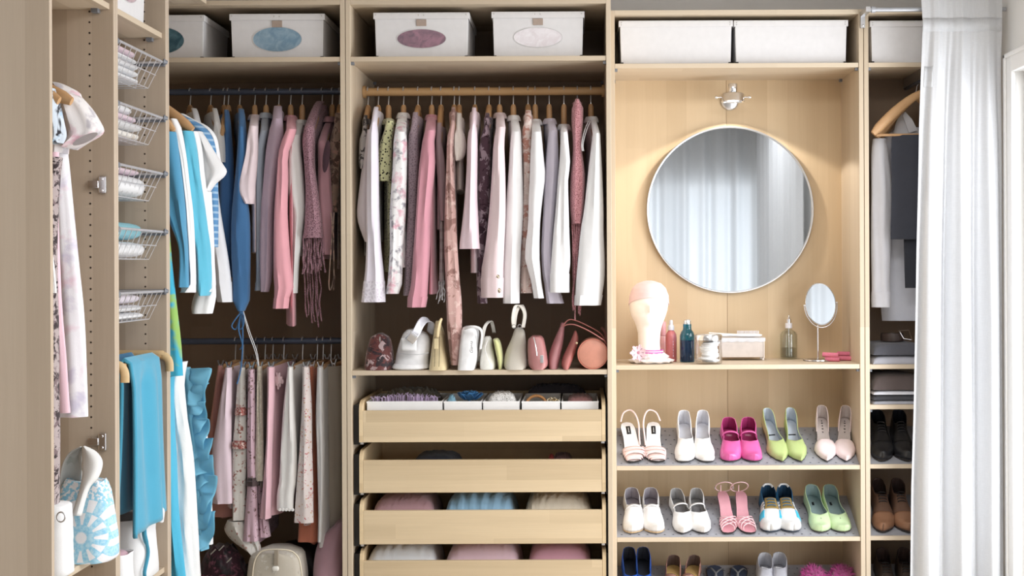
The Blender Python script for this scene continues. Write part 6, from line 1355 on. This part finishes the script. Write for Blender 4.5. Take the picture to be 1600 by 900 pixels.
# second shelf
sh = SHOE[1]
for (sd, nm), tx, hx_ in zip(SIDE, (989.5, 1024), (986.5, 1016)):
    o, zb, w, cxl, Y = make_shoe('loafer', f'{nm} plain white loafer with tan sole, left end of second shoe shelf', SW, plain('lining_mauvegrey', S(170, 164, 172), .5), SOLEN, 'round', W=.0445, heel=.006, throat=.52, soft=.06, Hh=.056, Hv=.056, Ht=.034, side=sd, group='white loafers', sole_t=.007)
    shoe_bar(o, zb, w, cxl, Y, .55, .061, SW, .012, 'vamp_seam'); place(o, tx, hx_, sh, .018)
for (sd, nm), tx, hx_ in zip(SIDE, (1070, 1098), (1056, 1087)):
    o, zb, w, cxl, Y = make_shoe('mary_jane', f'{nm} white strapped shoe with striped insole, on the second shoe shelf', SW, plain('lining_stone', S(168, 166, 166), .5), SOLEB, 'almond', W=.0445, heel=.008, throat=.66, soft=.12, Hh=.056, side=sd, group='white strapped shoes', Ht=.028)
    shoe_bar(o, zb, w, cxl, Y, .44, .050, SW, .010, base=.02, s2=.40)
    insole_label(o, zb, cxl, Y, .40, .036, .42, fabric('stripe_insole', (176, 174, 178), 'stripe', (104, 104, 116), scale=10), 'striped_insole'); place(o, tx, hx_, sh, .014)
for (sd, nm), tx, hx_ in zip(SIDE, (1139.5, 1171), (1128, 1156)):
    o, zb, w, cxl, Y = make_shoe('sandal', f'{nm} dusty pink strappy heeled sandal with ankle strap, second shoe shelf', SDP, SDP, SOLEB, 'square', L=.23, W=.036, heel=.05, upper_on=False, side=sd, group='dusty pink strappy sandals', heel_mat=SDP)
    thin = leather('thin_strap', (244, 206, 210))
    for a, b, hh in ((.60, .82, .034), (.66, .90, .032), (.74, .95, .026), (.82, .60, .034), (.90, .66, .032), (.95, .74, .026)): shoe_bar(o, zb, w, cxl, Y, a, hh, thin, .0045, s2=b)
    pts = [(cxl(.05)+sd*.006+.036*math.cos(2*PI*k/20), Y(.06)-.020*math.sin(2*PI*k/20), zb(0)+.030+.036*math.sin(2*PI*k/20)) for k in range(21)]
    G().tube(pts, .0022, 8).obj('ankle_strap', thin, o)
    G().tube([(cxl(.02)-.006, Y(.02), zb(0)), (cxl(.02)-.006, Y(0), zb(0)+.03)], .0022, 6).obj('heel_loop', thin, o)
    G().box(cxl(.05)-.037, Y(.10)-.018, zb(0)+.036, cxl(.05)-.033, Y(.10)-.008, zb(0)+.046).obj('buckle', STEEL, o, bevel=.001); place(o, tx, hx_, sh, .012)
SKB = leather('sneaker_blue', (36, 96, 136), .6); SKC = leather('sneaker_cyan', (70, 190, 226), .5); SKO = fabric('sneaker_olive', (160, 130, 64)); SKT = leather('sneaker_tape', (226, 226, 226), .5)
for (sd, nm), tx, hx_ in zip(SIDE, (1205, 1237), (1198, 1223)):
    o, zb, w, cxl, Y = make_shoe('trainer', f'{nm} white and blue trainer with olive tongue, on the second shoe shelf', SKB, plain('lining_navy', S(30, 62, 88), .6), plain('sole_navy', S(48, 58, 72), .6), 'round', W=.0455, heel=.006, throat=.50, soft=.12, Hh=.062, Hm=.050, Hv=.056, Ht=.034, side=sd, group='white and blue trainers', sole_t=.008)
    # white toe cap over the vamp
    def cap(s0, s1, a0, a1, mat, name, off=.0016):
        def fn(u, v):
            s = lerp(s0, s1, v); s = min(s, .9996); ph = lerp(a0, a1, u)*PI/2; Hs = lerp(.056, .034, smooth(.50, .97, s))
            return (cxl(s)+(w(s)*1.02+off*min(1, (1-s)*50))*math.copysign(abs(math.sin(ph))**.62, math.sin(ph)), Y(s)-off*(v > .9), zb(s)-.0005+(Hs+off)*max(0, math.cos(ph))**.85)
        return G().grid(fn, 15, 14).obj(name, mat, o, solid=.0014)
    cap(.62, 1.0, -1, 1, SKT, 'toe_cap')
    for sg in (-1, 1): cap(.655, .80, sg*.30, sg*.80, SKC, 'cyan_panel', .0034)
    cap(.36, .62, -.30, .30, SKO, 'tongue', .003)
    for k in range(3):
        s = .42+.085*k
        for sg in (-1, 1): cap(s, s+.035, sg*.34, sg*.85, SKT, 'eyelet_band', .0045)
        shoe_bar(o, zb, w, cxl, Y, s+.017, .0645, SKB, .0035, 'lace', f=.42, base=.058)
    cap2 = G().tube(curve([(cxl(.02)-.020, Y(.06), zb(0)+.060), (cxl(0)-.010, Y(.008), zb(0)+.064), (cxl(0)+.010, Y(.008), zb(0)+.064), (cxl(.02)+.020, Y(.06), zb(0)+.060)], 5), .0045, 8).obj('heel_tab', SKT, o)
    place(o, tx, hx_, sh, .020)
for (sd, nm), tx, hx_ in zip(SIDE, (1285, 1318), (1267, 1295)):
    o, zb, w, cxl, Y = make_shoe('ballet_flat', f'{nm} mint green ballet flat with punched toe, right end of second shoe shelf', SMT, plain('lining_teal', S(150, 172, 172), .5), SOLEB, 'round', L=.245, W=.0445, heel=.012, throat=.70, soft=.14, Hh=.058, side=sd*.6, group='mint green ballet flats', Ht=.028, Hv=.040)
    for k in range(5):
        a = (k-2)*.32; s = .80-.025*abs(k-2); xx = cxl(s)+w(s)*math.sin(a)*.95; zz = zb(s)+.036*math.cos(a)**.85+.001
        G().pillow((xx, Y(s), zz-.001), .0016, .005, .0012, 2, 8, 4, 0, 0, a*.8).obj('punched_petal', plain('punch_grey', S(150, 164, 140), .6), o)
    insole_label(o, zb, cxl, Y, .24, .009, .08, LABEL); place(o, tx, hx_, sh, .018)
# third shelf: only the heels are in the picture
sh = SHOE[2]
for (sd, nm), tx, hx_ in zip(SIDE, (985, 1013), (982, 1004)):
    o, *_ = make_shoe('pump', f'{nm} cobalt blue suede pump at the left end of the lowest shoe shelf', SBL, plain('lining_black', S(40, 44, 54), .5), SOLEB, 'almond', L=.24, W=.0445, heel=.045, throat=.50, soft=.10, Hh=.066, side=sd, group='cobalt blue pumps', heel_mat=SBL, Hv=.052); place(o, tx, hx_, sh, .018)
BRZ = plain('bronze_leather', S(186, 140, 126), .25, .5)
for (sd, nm), tx, hx_ in zip(SIDE, (1040, 1071), (1053, 1085)):
    o, zb, w, cxl, Y = make_shoe('slingback', f'{nm} bronze metallic slingback with dark heel cup, lowest shoe shelf', BRZ, plain('lining_brown', S(92, 74, 70), .5), SOLEB, 'almond', L=.215, W=.0445, heel=.03, throat=.54, soft=.08, Hh=.052, side=sd, dorsay=True, group='bronze slingbacks', heel_mat=BRZ, Hv=.048, insole_mat=plain('gold_insole', S(206, 170, 110), .4))
    shoe_bar(o, zb, w, cxl, Y, .46, .056, BRZ, .008, s2=.52); shoe_bar(o, zb, w, cxl, Y, .50, .052, plain('rose_bronze', S(214, 176, 166), .25, .5), .010); place(o, tx, hx_, sh, .03)
NV = fabric('navy_flip_flop', (44, 56, 84))
for (sd, nm), tx, hx_ in zip(SIDE, (1114, 1153), (1116, 1154)):
    o, zb, w, cxl, Y = make_shoe('flip_flop', f'{nm} navy flip flop with grey thong strap, lowest shoe shelf', NV, NV, SOLEB, 'round', L=.225, W=.044, heel=.0, upper_on=False, side=sd, group='navy flip flops', sole_t=.014)
    gs = plain('thong_grey', S(110, 110, 112), .5)
    for s_ in (-1, 1): G().tube(curve([(cxl(.4)+s_*w(.45), Y(.14), zb(.4)), (cxl(.5)+s_*w(.5)*.6, Y(.22), zb(.5)+.020), (cxl(.7), Y(.34), zb(.7)+.016), (cxl(.72), Y(.40), zb(.7))], 5), .004, 8, .5).obj('thong_strap', gs, o)
    place(o, tx, hx_, sh, .040)
SV = fabric('silver_trainer', (186, 186, 196), rough=.5)
for (sd, nm), tx, hx_ in zip(SIDE, (1191, 1224), (1193, 1215)):
    o, zb, w, cxl, Y = make_shoe('trainer', f'{nm} silver grey trainer with knotted laces, on the lowest shoe shelf', SV, plain('lining_grey', S(206, 206, 212), .6), plain('sole_white', S(224, 224, 228), .6), 'round', L=.235, W=.043, heel=.01, throat=.42, soft=.12, Hh=.068, Hm=.060, Hv=.066, Ht=.036, side=sd, group='silver grey trainers', sole_t=.009)
    g = G()
    for k in range(3): g.tube([(cxl(.4)-.016, Y(.38+.07*k), .074-.004*k), (cxl(.4)+.016, Y(.42+.07*k), .074-.004*k)], .0025, 6)
    g.obj('lace', plain('lace_white', S(220, 220, 224), .7), o); place(o, tx, hx_, sh, .022)
FE = fabric('feather_magenta', (190, 62, 140), sheen=.5)
for (sd, nm), tx, hx_ in zip(SIDE, (1268, 1312), (1270, 1313)):
    o, zb, w, cxl, Y = make_shoe('slipper', f'{nm} magenta feathered slipper at the right end of the lowest shoe shelf', SMG, SMG, SOLEB, 'round', L=.215, W=.042, heel=.0, upper_on=False, side=sd, group='magenta feathered slippers', sole_t=.012)
    G().pillow((0, Y(.56), .046), .040, .060, .034, 2.2, 20, 8, .06, 4).obj('puff', FE, o)
    rnd = random.Random(31+sd); g = G()
    for i in range(420):
        a, b = rnd.uniform(0, 2*PI), rnd.uniform(-.1, 1.4); n_ = Vector((math.cos(a)*math.cos(b), math.sin(a)*math.cos(b), math.sin(b))); p = Vector((n_.x*.040, Y(.56)+n_.y*.060, .046+n_.z*.034)); L_ = rnd.uniform(.012, .032); dv = (n_+Vector((rnd.uniform(-.7, .7), rnd.uniform(-.7, .7), rnd.uniform(-.3, .5)))).normalized()
        sdv = dv.orthogonal().normalized()*.0014; q = p+dv*L_*.6; r_ = p+dv*L_+Vector((rnd.uniform(-.005, .005), 0, -.003)); b0 = len(g.v)
        g.v += [tuple(p-sdv), tuple(p+sdv), tuple(q+sdv*.7), tuple(q-sdv*.7), tuple(r_)]; g.face([b0, b0+1, b0+2, b0+3]); g.face([b0+3, b0+2, b0+4])
    g.obj('feathers', FE, o, kind='stuff'); place(o, tx, hx_, sh, .035)

# ------------------------------------------------------------------ narrow frame beside the curtain
XR2 = X_(1434, 5.36, 140); zr2 = Z_(1430, 128, 5.36)
rail_y2 = G().tube([(XR2, DB+.01, zr2), (XR2, 5.555, zr2)], .009, 12).obj('clothes_rail', RAILM, WB2, True)
G().box(XR2-.012, DB+.03, zr2, XR2+.012, 5.55, zs2-T-.0006).obj('rail_mount', STEEL, WB2, True)
def mhang(desc, d, tip, bar=.0): 
    X, zz = at(tip[0], tip[1], d); return broad_hanger(desc, XR2, d, zr2, zr2-.055, XR2-X, zr2-.055-zz-.004, .009, bar)
mhang('wooden suit hanger with trouser bar, in front of grey trousers', 5.25, (1363, 211), .004)
mhang('wooden hanger holding the white shirt nearest the mirror niche', 5.32, (1368, 216))
mhang('wooden hanger holding the grey collared shirt at the back', 5.40, (1375, 216))
CH = fabric('charcoal_wool', (62, 64, 74)); CH2 = fabric('dark_wool', (50, 52, 60)); WS = fabric('mens_white', (222, 222, 230)); WS2 = fabric('mens_white_blue', (214, 216, 228))
broad('trousers', 'charcoal wool trousers with turn up, folded over the suit hanger bar', 'trousers', [('front_leg', CH, [(211,1394,1470),(220,1393,1470),(300,1393,1470),(352,1392,1470),(373,1392,1470)], 0, .014, .02), ('turn_up', CH, [(353,1391.6,1470.4),(372,1391.6,1470.4),(374,1392,1470)], -.002, .014, .0), ('back_leg', CH2, [(374,1412,1468),(420,1413,1468),(450,1414,1468)], .015, .010, .02)], 5.252, 'clothes in the narrow frame', seed=51, e=1.2)
broad('shirt', 'white shirt with long sleeve at the left of the narrow frame', 'shirt', [('sleeve', WS, [(217,1364,1384),(240,1361.5,1388),(300,1361.5,1394),(380,1361.5,1392),(440,1362,1391),(456,1362,1391),(479,1362,1392)], 0, .025, .06), ('cuff', WS, [(456,1361.5,1391.5),(470,1361.5,1392),(480,1362,1392)], -.002, .027, .02)], 5.325, 'clothes in the narrow frame', seed=53)
broad('shirt', 'white shirt with tucked hem showing behind the charcoal trousers', 'shirt', [('body', WS2, [(200,1400,1440),(216,1378,1450),(240,1372,1470),(330,1372,1470),(430,1374,1470),(480,1377,1470),(501,1379,1470)], 0, .03, .06)], 5.41, 'clothes in the narrow frame', seed=55)
gcol = thing('shirt_collar', 'pale grey shirt collar peeking over the wooden hanger', 'shirt', P(1420, 215, 5.36)); gcol['category'] = 'shirt'
G().loft(st_rings([(176,1409,1414),(186,1402,1424),(200,1398,1432),(216,1394,1450),(300,1394,1450)], 5.36, .02, fold=.03, seed=57)).obj('body', fabric('mens_grey', (206, 204, 208)), gcol, True)
G().slab([P(1410,180,5.33)[::2], P(1414,174,5.33)[::2], P(1425,186,5.33)[::2], P(1434,204,5.33)[::2], P(1420,208,5.33)[::2]], .006, 'xz', 5.328).obj('collar_flap', fabric('mens_grey', (206, 204, 208)), gcol, True, bevel=.002)
zk = Z_(1400, 569.5, DB)+.0005; zk2 = Z_(1400, 632.5, DB)+.0005
XB0, XB1 = 1.1215+T+.003, 1.60
def folded(name, label, mat, xa, xb_, za, zb2, y0, y1, seed, cat='jumper'): return cloth_block(name, label, mat, X_(xa, y0, 560), X_(xb_, y0, 560), y0, y1, za, zb2, .012, seed, cat, 'folded clothes in the narrow frame', 6)
Zk = lambda py: Z_(1400, py, 5.235)
folded('folded_jumper', 'light grey folded jumper, lower one under the leather belts', fabric('light_grey_wool', (178, 178, 188)), 1363.5, 1450, zk, Zk(555), 5.23, 5.50, 61)
folded('folded_jumper', 'dark grey folded jumper lying on the light grey one', fabric('dark_grey_wool', (86, 86, 94)), 1364, 1450, Zk(555)+.0005, Zk(536), 5.23, 5.50, 62)
o = thing('belt', 'dark brown leather belt with bronze frame buckle on folded jumpers', 'belt', (X_(1400, 5.3, 530), 5.32, Zk(536)+.001)); bl_ = leather('belt_brown', (58, 44, 40), .4); zc = Zk(536)+.0025
for k in range(3): G().tube([(X_(1397, 5.3, 530)+(.045-.010*k)*math.cos(a*PI/12), 5.33+(.05-.010*k)*math.sin(a*PI/12), zc+.016) for a in range(25)], .0022, 4, 7.0).obj('coil', bl_, o, True)
x0, z0_ = at(1404, 522, 5.27); fr = [P(1404,517,5.27), P(1420,516,5.27), P(1425,530,5.265), P(1424,532,5.262)]
G().tube(fr, .0034, 8, .6).obj('buckle', metal('bronze_metal', (.42, .30, .22, 1), .3), o, True); G().tube([P(1405,517,5.28), P(1412,529,5.27), P(1424,531,5.265)], .0018, 6).obj('prong', STEEL, o, True)
zq = zk2; seq = (('light grey folded shirt at the bottom of the lower folded stack', fabric('light_grey_wool', (178, 178, 188)), 6.5), ('charcoal folded jumper above the light grey shirt', fabric('charcoal_knit', (74, 74, 80)), 8), ('thin white folded shirt in the lower folded stack', WS, 7), ('dark brown folded jumper topping the lower folded stack', fabric('brown_knit', (92, 80, 78)), 24))
for i, (lb, m, h) in enumerate(seq): hh = h*5.235/F; folded('folded_shirt' if i in (0, 2) else 'folded_jumper', lb, m, 1363+.3*i, 1450, zq, zq+hh, 5.232, 5.50, 65+i, 'clothing'); zq += hh+.0004
SH2 = [(yf, zf+.0005, yb, zb2) for yf, zf, yb, zb2 in SHOE]
BK_ = leather('black_shoe', (30, 30, 33), .3); BRN = leather('brown_suede', (104, 76, 60), .7); BRD = leather('brown_dark', (66, 52, 44), .6); TANL = leather('tan_leather', (150, 108, 80), .35)
for ti, (nm, m, lm, sp, lab) in enumerate((('oxford_shoe', BK_, plain('lining_black', S(40, 44, 54), .5), 0, 'polished black lace up shoe'), ('oxford_shoe', BRN, plain('lining_brown', S(92, 74, 70), .5), 1, 'brown suede lace up shoe'), ('boot_shoe', BRD, plain('lining_brown', S(92, 74, 70), .5), 2, 'dark brown leather shoe'))):
    for (sd, sn), tx, hx_ in zip(SIDE, ((1380, 1417), (1381, 1419), (1386, 1424))[ti], ((1369, 1403), (1370, 1401), (1376, 1410))[ti]):
        o, zb, w, cxl, Y = make_shoe('oxford_shoe', f'{sn} {lab} in the narrow frame', m, lm, SOLEB, 'almond', L=.27, W=.045, heel=.012, throat=.40, soft=.14, Hh=.070, Hm=.062, Hv=.070, Ht=.036, side=sd, group=lab + 's', sole_t=.008)
        for k in range(4): shoe_bar(o, zb, w, cxl, Y, .40+.05*k, .079-.004*k, BK_ if ti else leather('lace_black', (44, 44, 48), .6), .004, 'lace', f=.45, base=.070-.004*k)
        def fn(u, v): 
            s = min(.997, lerp(.72, 1.0, v)); ph = lerp(-.96, .96, u)*PI/2; Hs = lerp(.070, .036, smooth(.40, .97, s))
            return (cxl(s)+(w(s)*1.02+.001)*math.copysign(abs(math.sin(ph))**.62, math.sin(ph)), Y(s), zb(s)-.0005+(Hs+.001)*max(0, math.cos(ph))**.85)
        G().grid(fn, 13, 12).obj('toe_cap', {0: BK_, 1: leather('brown_toe', (146, 106, 80), .45), 2: TANL}[ti], o, solid=.0012)
        place(o, tx, hx_, SH2[ti], .012)

# ------------------------------------------------------------------ curtains
LIN = NT('linen_curtain'); v_ = LIN.coord(); a_ = LIN.noise(LIN.coord((900, 900, 40)), 1, 2); b_ = LIN.noise(LIN.coord((40, 40, 900)), 1, 2)
LIN.col(LIN.ramp(LIN.math('ADD', LIN.math('MULTIPLY', a_, .5), LIN.math('MULTIPLY', b_, .5)), [(.3, S(206, 207, 210)), (.7, S(220, 221, 224))])); LIN.set(rough=.9, sheen=.1); LIN.bump(a_, .08, .001)
tl = LIN.n('ShaderNodeBsdfTranslucent'); tl.inputs[0].default_value = S(240, 240, 240); mx_ = LIN.n('ShaderNodeMixShader'); mx_.inputs[0].default_value = .14
LIN.l(LIN.b.outputs[0], mx_.inputs[1]); LIN.l(tl.outputs[0], mx_.inputs[2]); LIN.l(mx_.outputs[0], LIN.out.inputs[0]); LIN = LIN.mat
SHEER = LIN.copy(); SHEER.name = 'sheer_curtain'; next(n for n in SHEER.node_tree.nodes if n.type == 'MIX_SHADER').inputs[0].default_value = .55
YC = 5.125; zrod = Z_(1400, 15, YC)
t = thing('curtain_rod', 'brushed metal curtain rod on a bracket above the narrow wardrobe frame', 'curtain rod', (X_(1400, YC), YC, zrod))
G().tube([(X_(1353, YC, 15), YC, zrod), (XR-.004, YC, zrod)], .0085, 14).obj('rod', plain('rod_grey', S(182, 184, 190), .35, .4), t, True)
G().lathe([(.0085, -.004), (.0125, -.004), (.0125, .010), (.0085, .010)], (X_(1363, YC, 15), YC, zrod), 16, 'x').obj('ring', plain('rod_grey', S(182, 184, 190), .35, .4), t, True)
bx0 = X_(1352, YC, 15); g = G(); g.box(bx0, YC-.012, zrod-.010, bx0+.017, DB-.0005, zrod+.010); g.box(bx0, DB-.010, zrod-.055, bx0+.017, DB-.0005, zrod-.008); g.lathe([(0, .003), (.004, .002), (.005, 0)], (bx0+.0085, DB-.010, zrod-.045), 10, 'y'); g.obj('bracket', STEEL, t, True)
def curtain(name, label, fx_, z0, z1, nu, nv, mat):
    t = thing(name, label, 'curtain', tuple(Vector(fx_(.5, 1))*1.0)); t.location.z = z0
    G().grid(lambda u, v: fx_(u, v), nu, nv).obj('panel', mat, t, True)
    return t
ledge = [(-14, 1437), (0, 1438), (40, 1440.5), (100, 1440), (200, 1436), (300, 1434), (400, 1431.5), (500, 1430), (650, 1427), (760, 1423.5), (900, 1422), (1010, 1420)]
ZC1, ZC0 = Z_(1438, 2, YC), .015
def fcur(u, v):
    z = lerp(ZC1, ZC0, v); py = PPY+(EYE-z)*F/YC
    for (a, p), (b, q) in zip(ledge[:-1], ledge[1:]):
        if py <= b: px_ = lerp(p, q, max(0, (py-a)/(b-a))); break
    xl = X_(px_, YC-.02, py); xr = 1.628
    dv = smooth(.0, .30, v)
    # five soft pleats, deepest at the hem, a slim one drifting apart at mid height
    ph = u*PI*2*3.1 + .7*math.sin(v*2.2+u*3) + .9
    amp = lerp(.011, .042, smooth(0, .6, v))*smooth(0, .12, u)*(1-.35*smooth(.82, 1, u))
    sh_ = math.sin(ph)+.30*math.sin(2*ph+1.1+v)+.16*math.sin(4.3*ph+2*v)*(1-.5*v)
    y = YC-.012 - .020*(1-smooth(.03, .12, v)) + amp*sh_*.85*(.55+.45*smooth(.02, .1, v)) - .012*dv
    x = lerp(xl, xr, u) + .012*math.cos(ph)*smooth(0, .1, u)*(1-smooth(.9, 1, u))*dv
    return (x, min(y, 5.198), z)
ct = curtain('curtain', 'long white linen curtain hanging at the right side of the wardrobes', fcur, ZC0, ZC1, 150, 60, LIN)
def fhem(u, v): p = fcur(u*.985+.004, lerp(.030, .052, v)); return (p[0], p[1]-.0006, p[2])
G().grid(fhem, 150, 3).obj('header_hem', LIN, ct, True, solid=.0008)
p = fcur(.10, .12); lx0, lz0 = at(1448, 103, YC)
G().grid(lambda u, v: (lambda q: (q[0], q[1]-.0008, q[2]))(fcur(.045+.10*u, lerp(.108, .142, v))), 12, 4).obj('sewn_patch', LIN, ct, True, solid=.0008)
# curtains on the far side of the room, seen in the mirror
def pleats(x0, x1, axis, off, n, amp, seed):
    rnd = random.Random(seed); ph = [rnd.uniform(0, 6) for _ in range(4)]
    def f(u, v):
        a = u*2*PI*n+ph[0]+.8*math.sin(u*5+ph[1]); q = amp*(math.sin(a)+.4*math.sin(1.7*a+ph[2]+v))*lerp(.6, 1, v); m_ = lerp(x0, x1, u)
        z = lerp(2.66, .02, v); return (m_, off+q, z) if axis == 'x' else (off+q, m_, z)
    return f
curtain('curtain', 'long white curtain across the wall opposite the wardrobes, reflected in the mirror', pleats(.1, 1.60, 'x', -.74, 9, .035, 3), .02, 2.66, 200, 24, SHEER)
curtain('curtain', 'long white curtain drawn along the right wall, reflected in the mirror', pleats(-.60, 1.72, 'y', 1.585, 12, .03, 5), .02, 2.66, 240, 24, LIN)
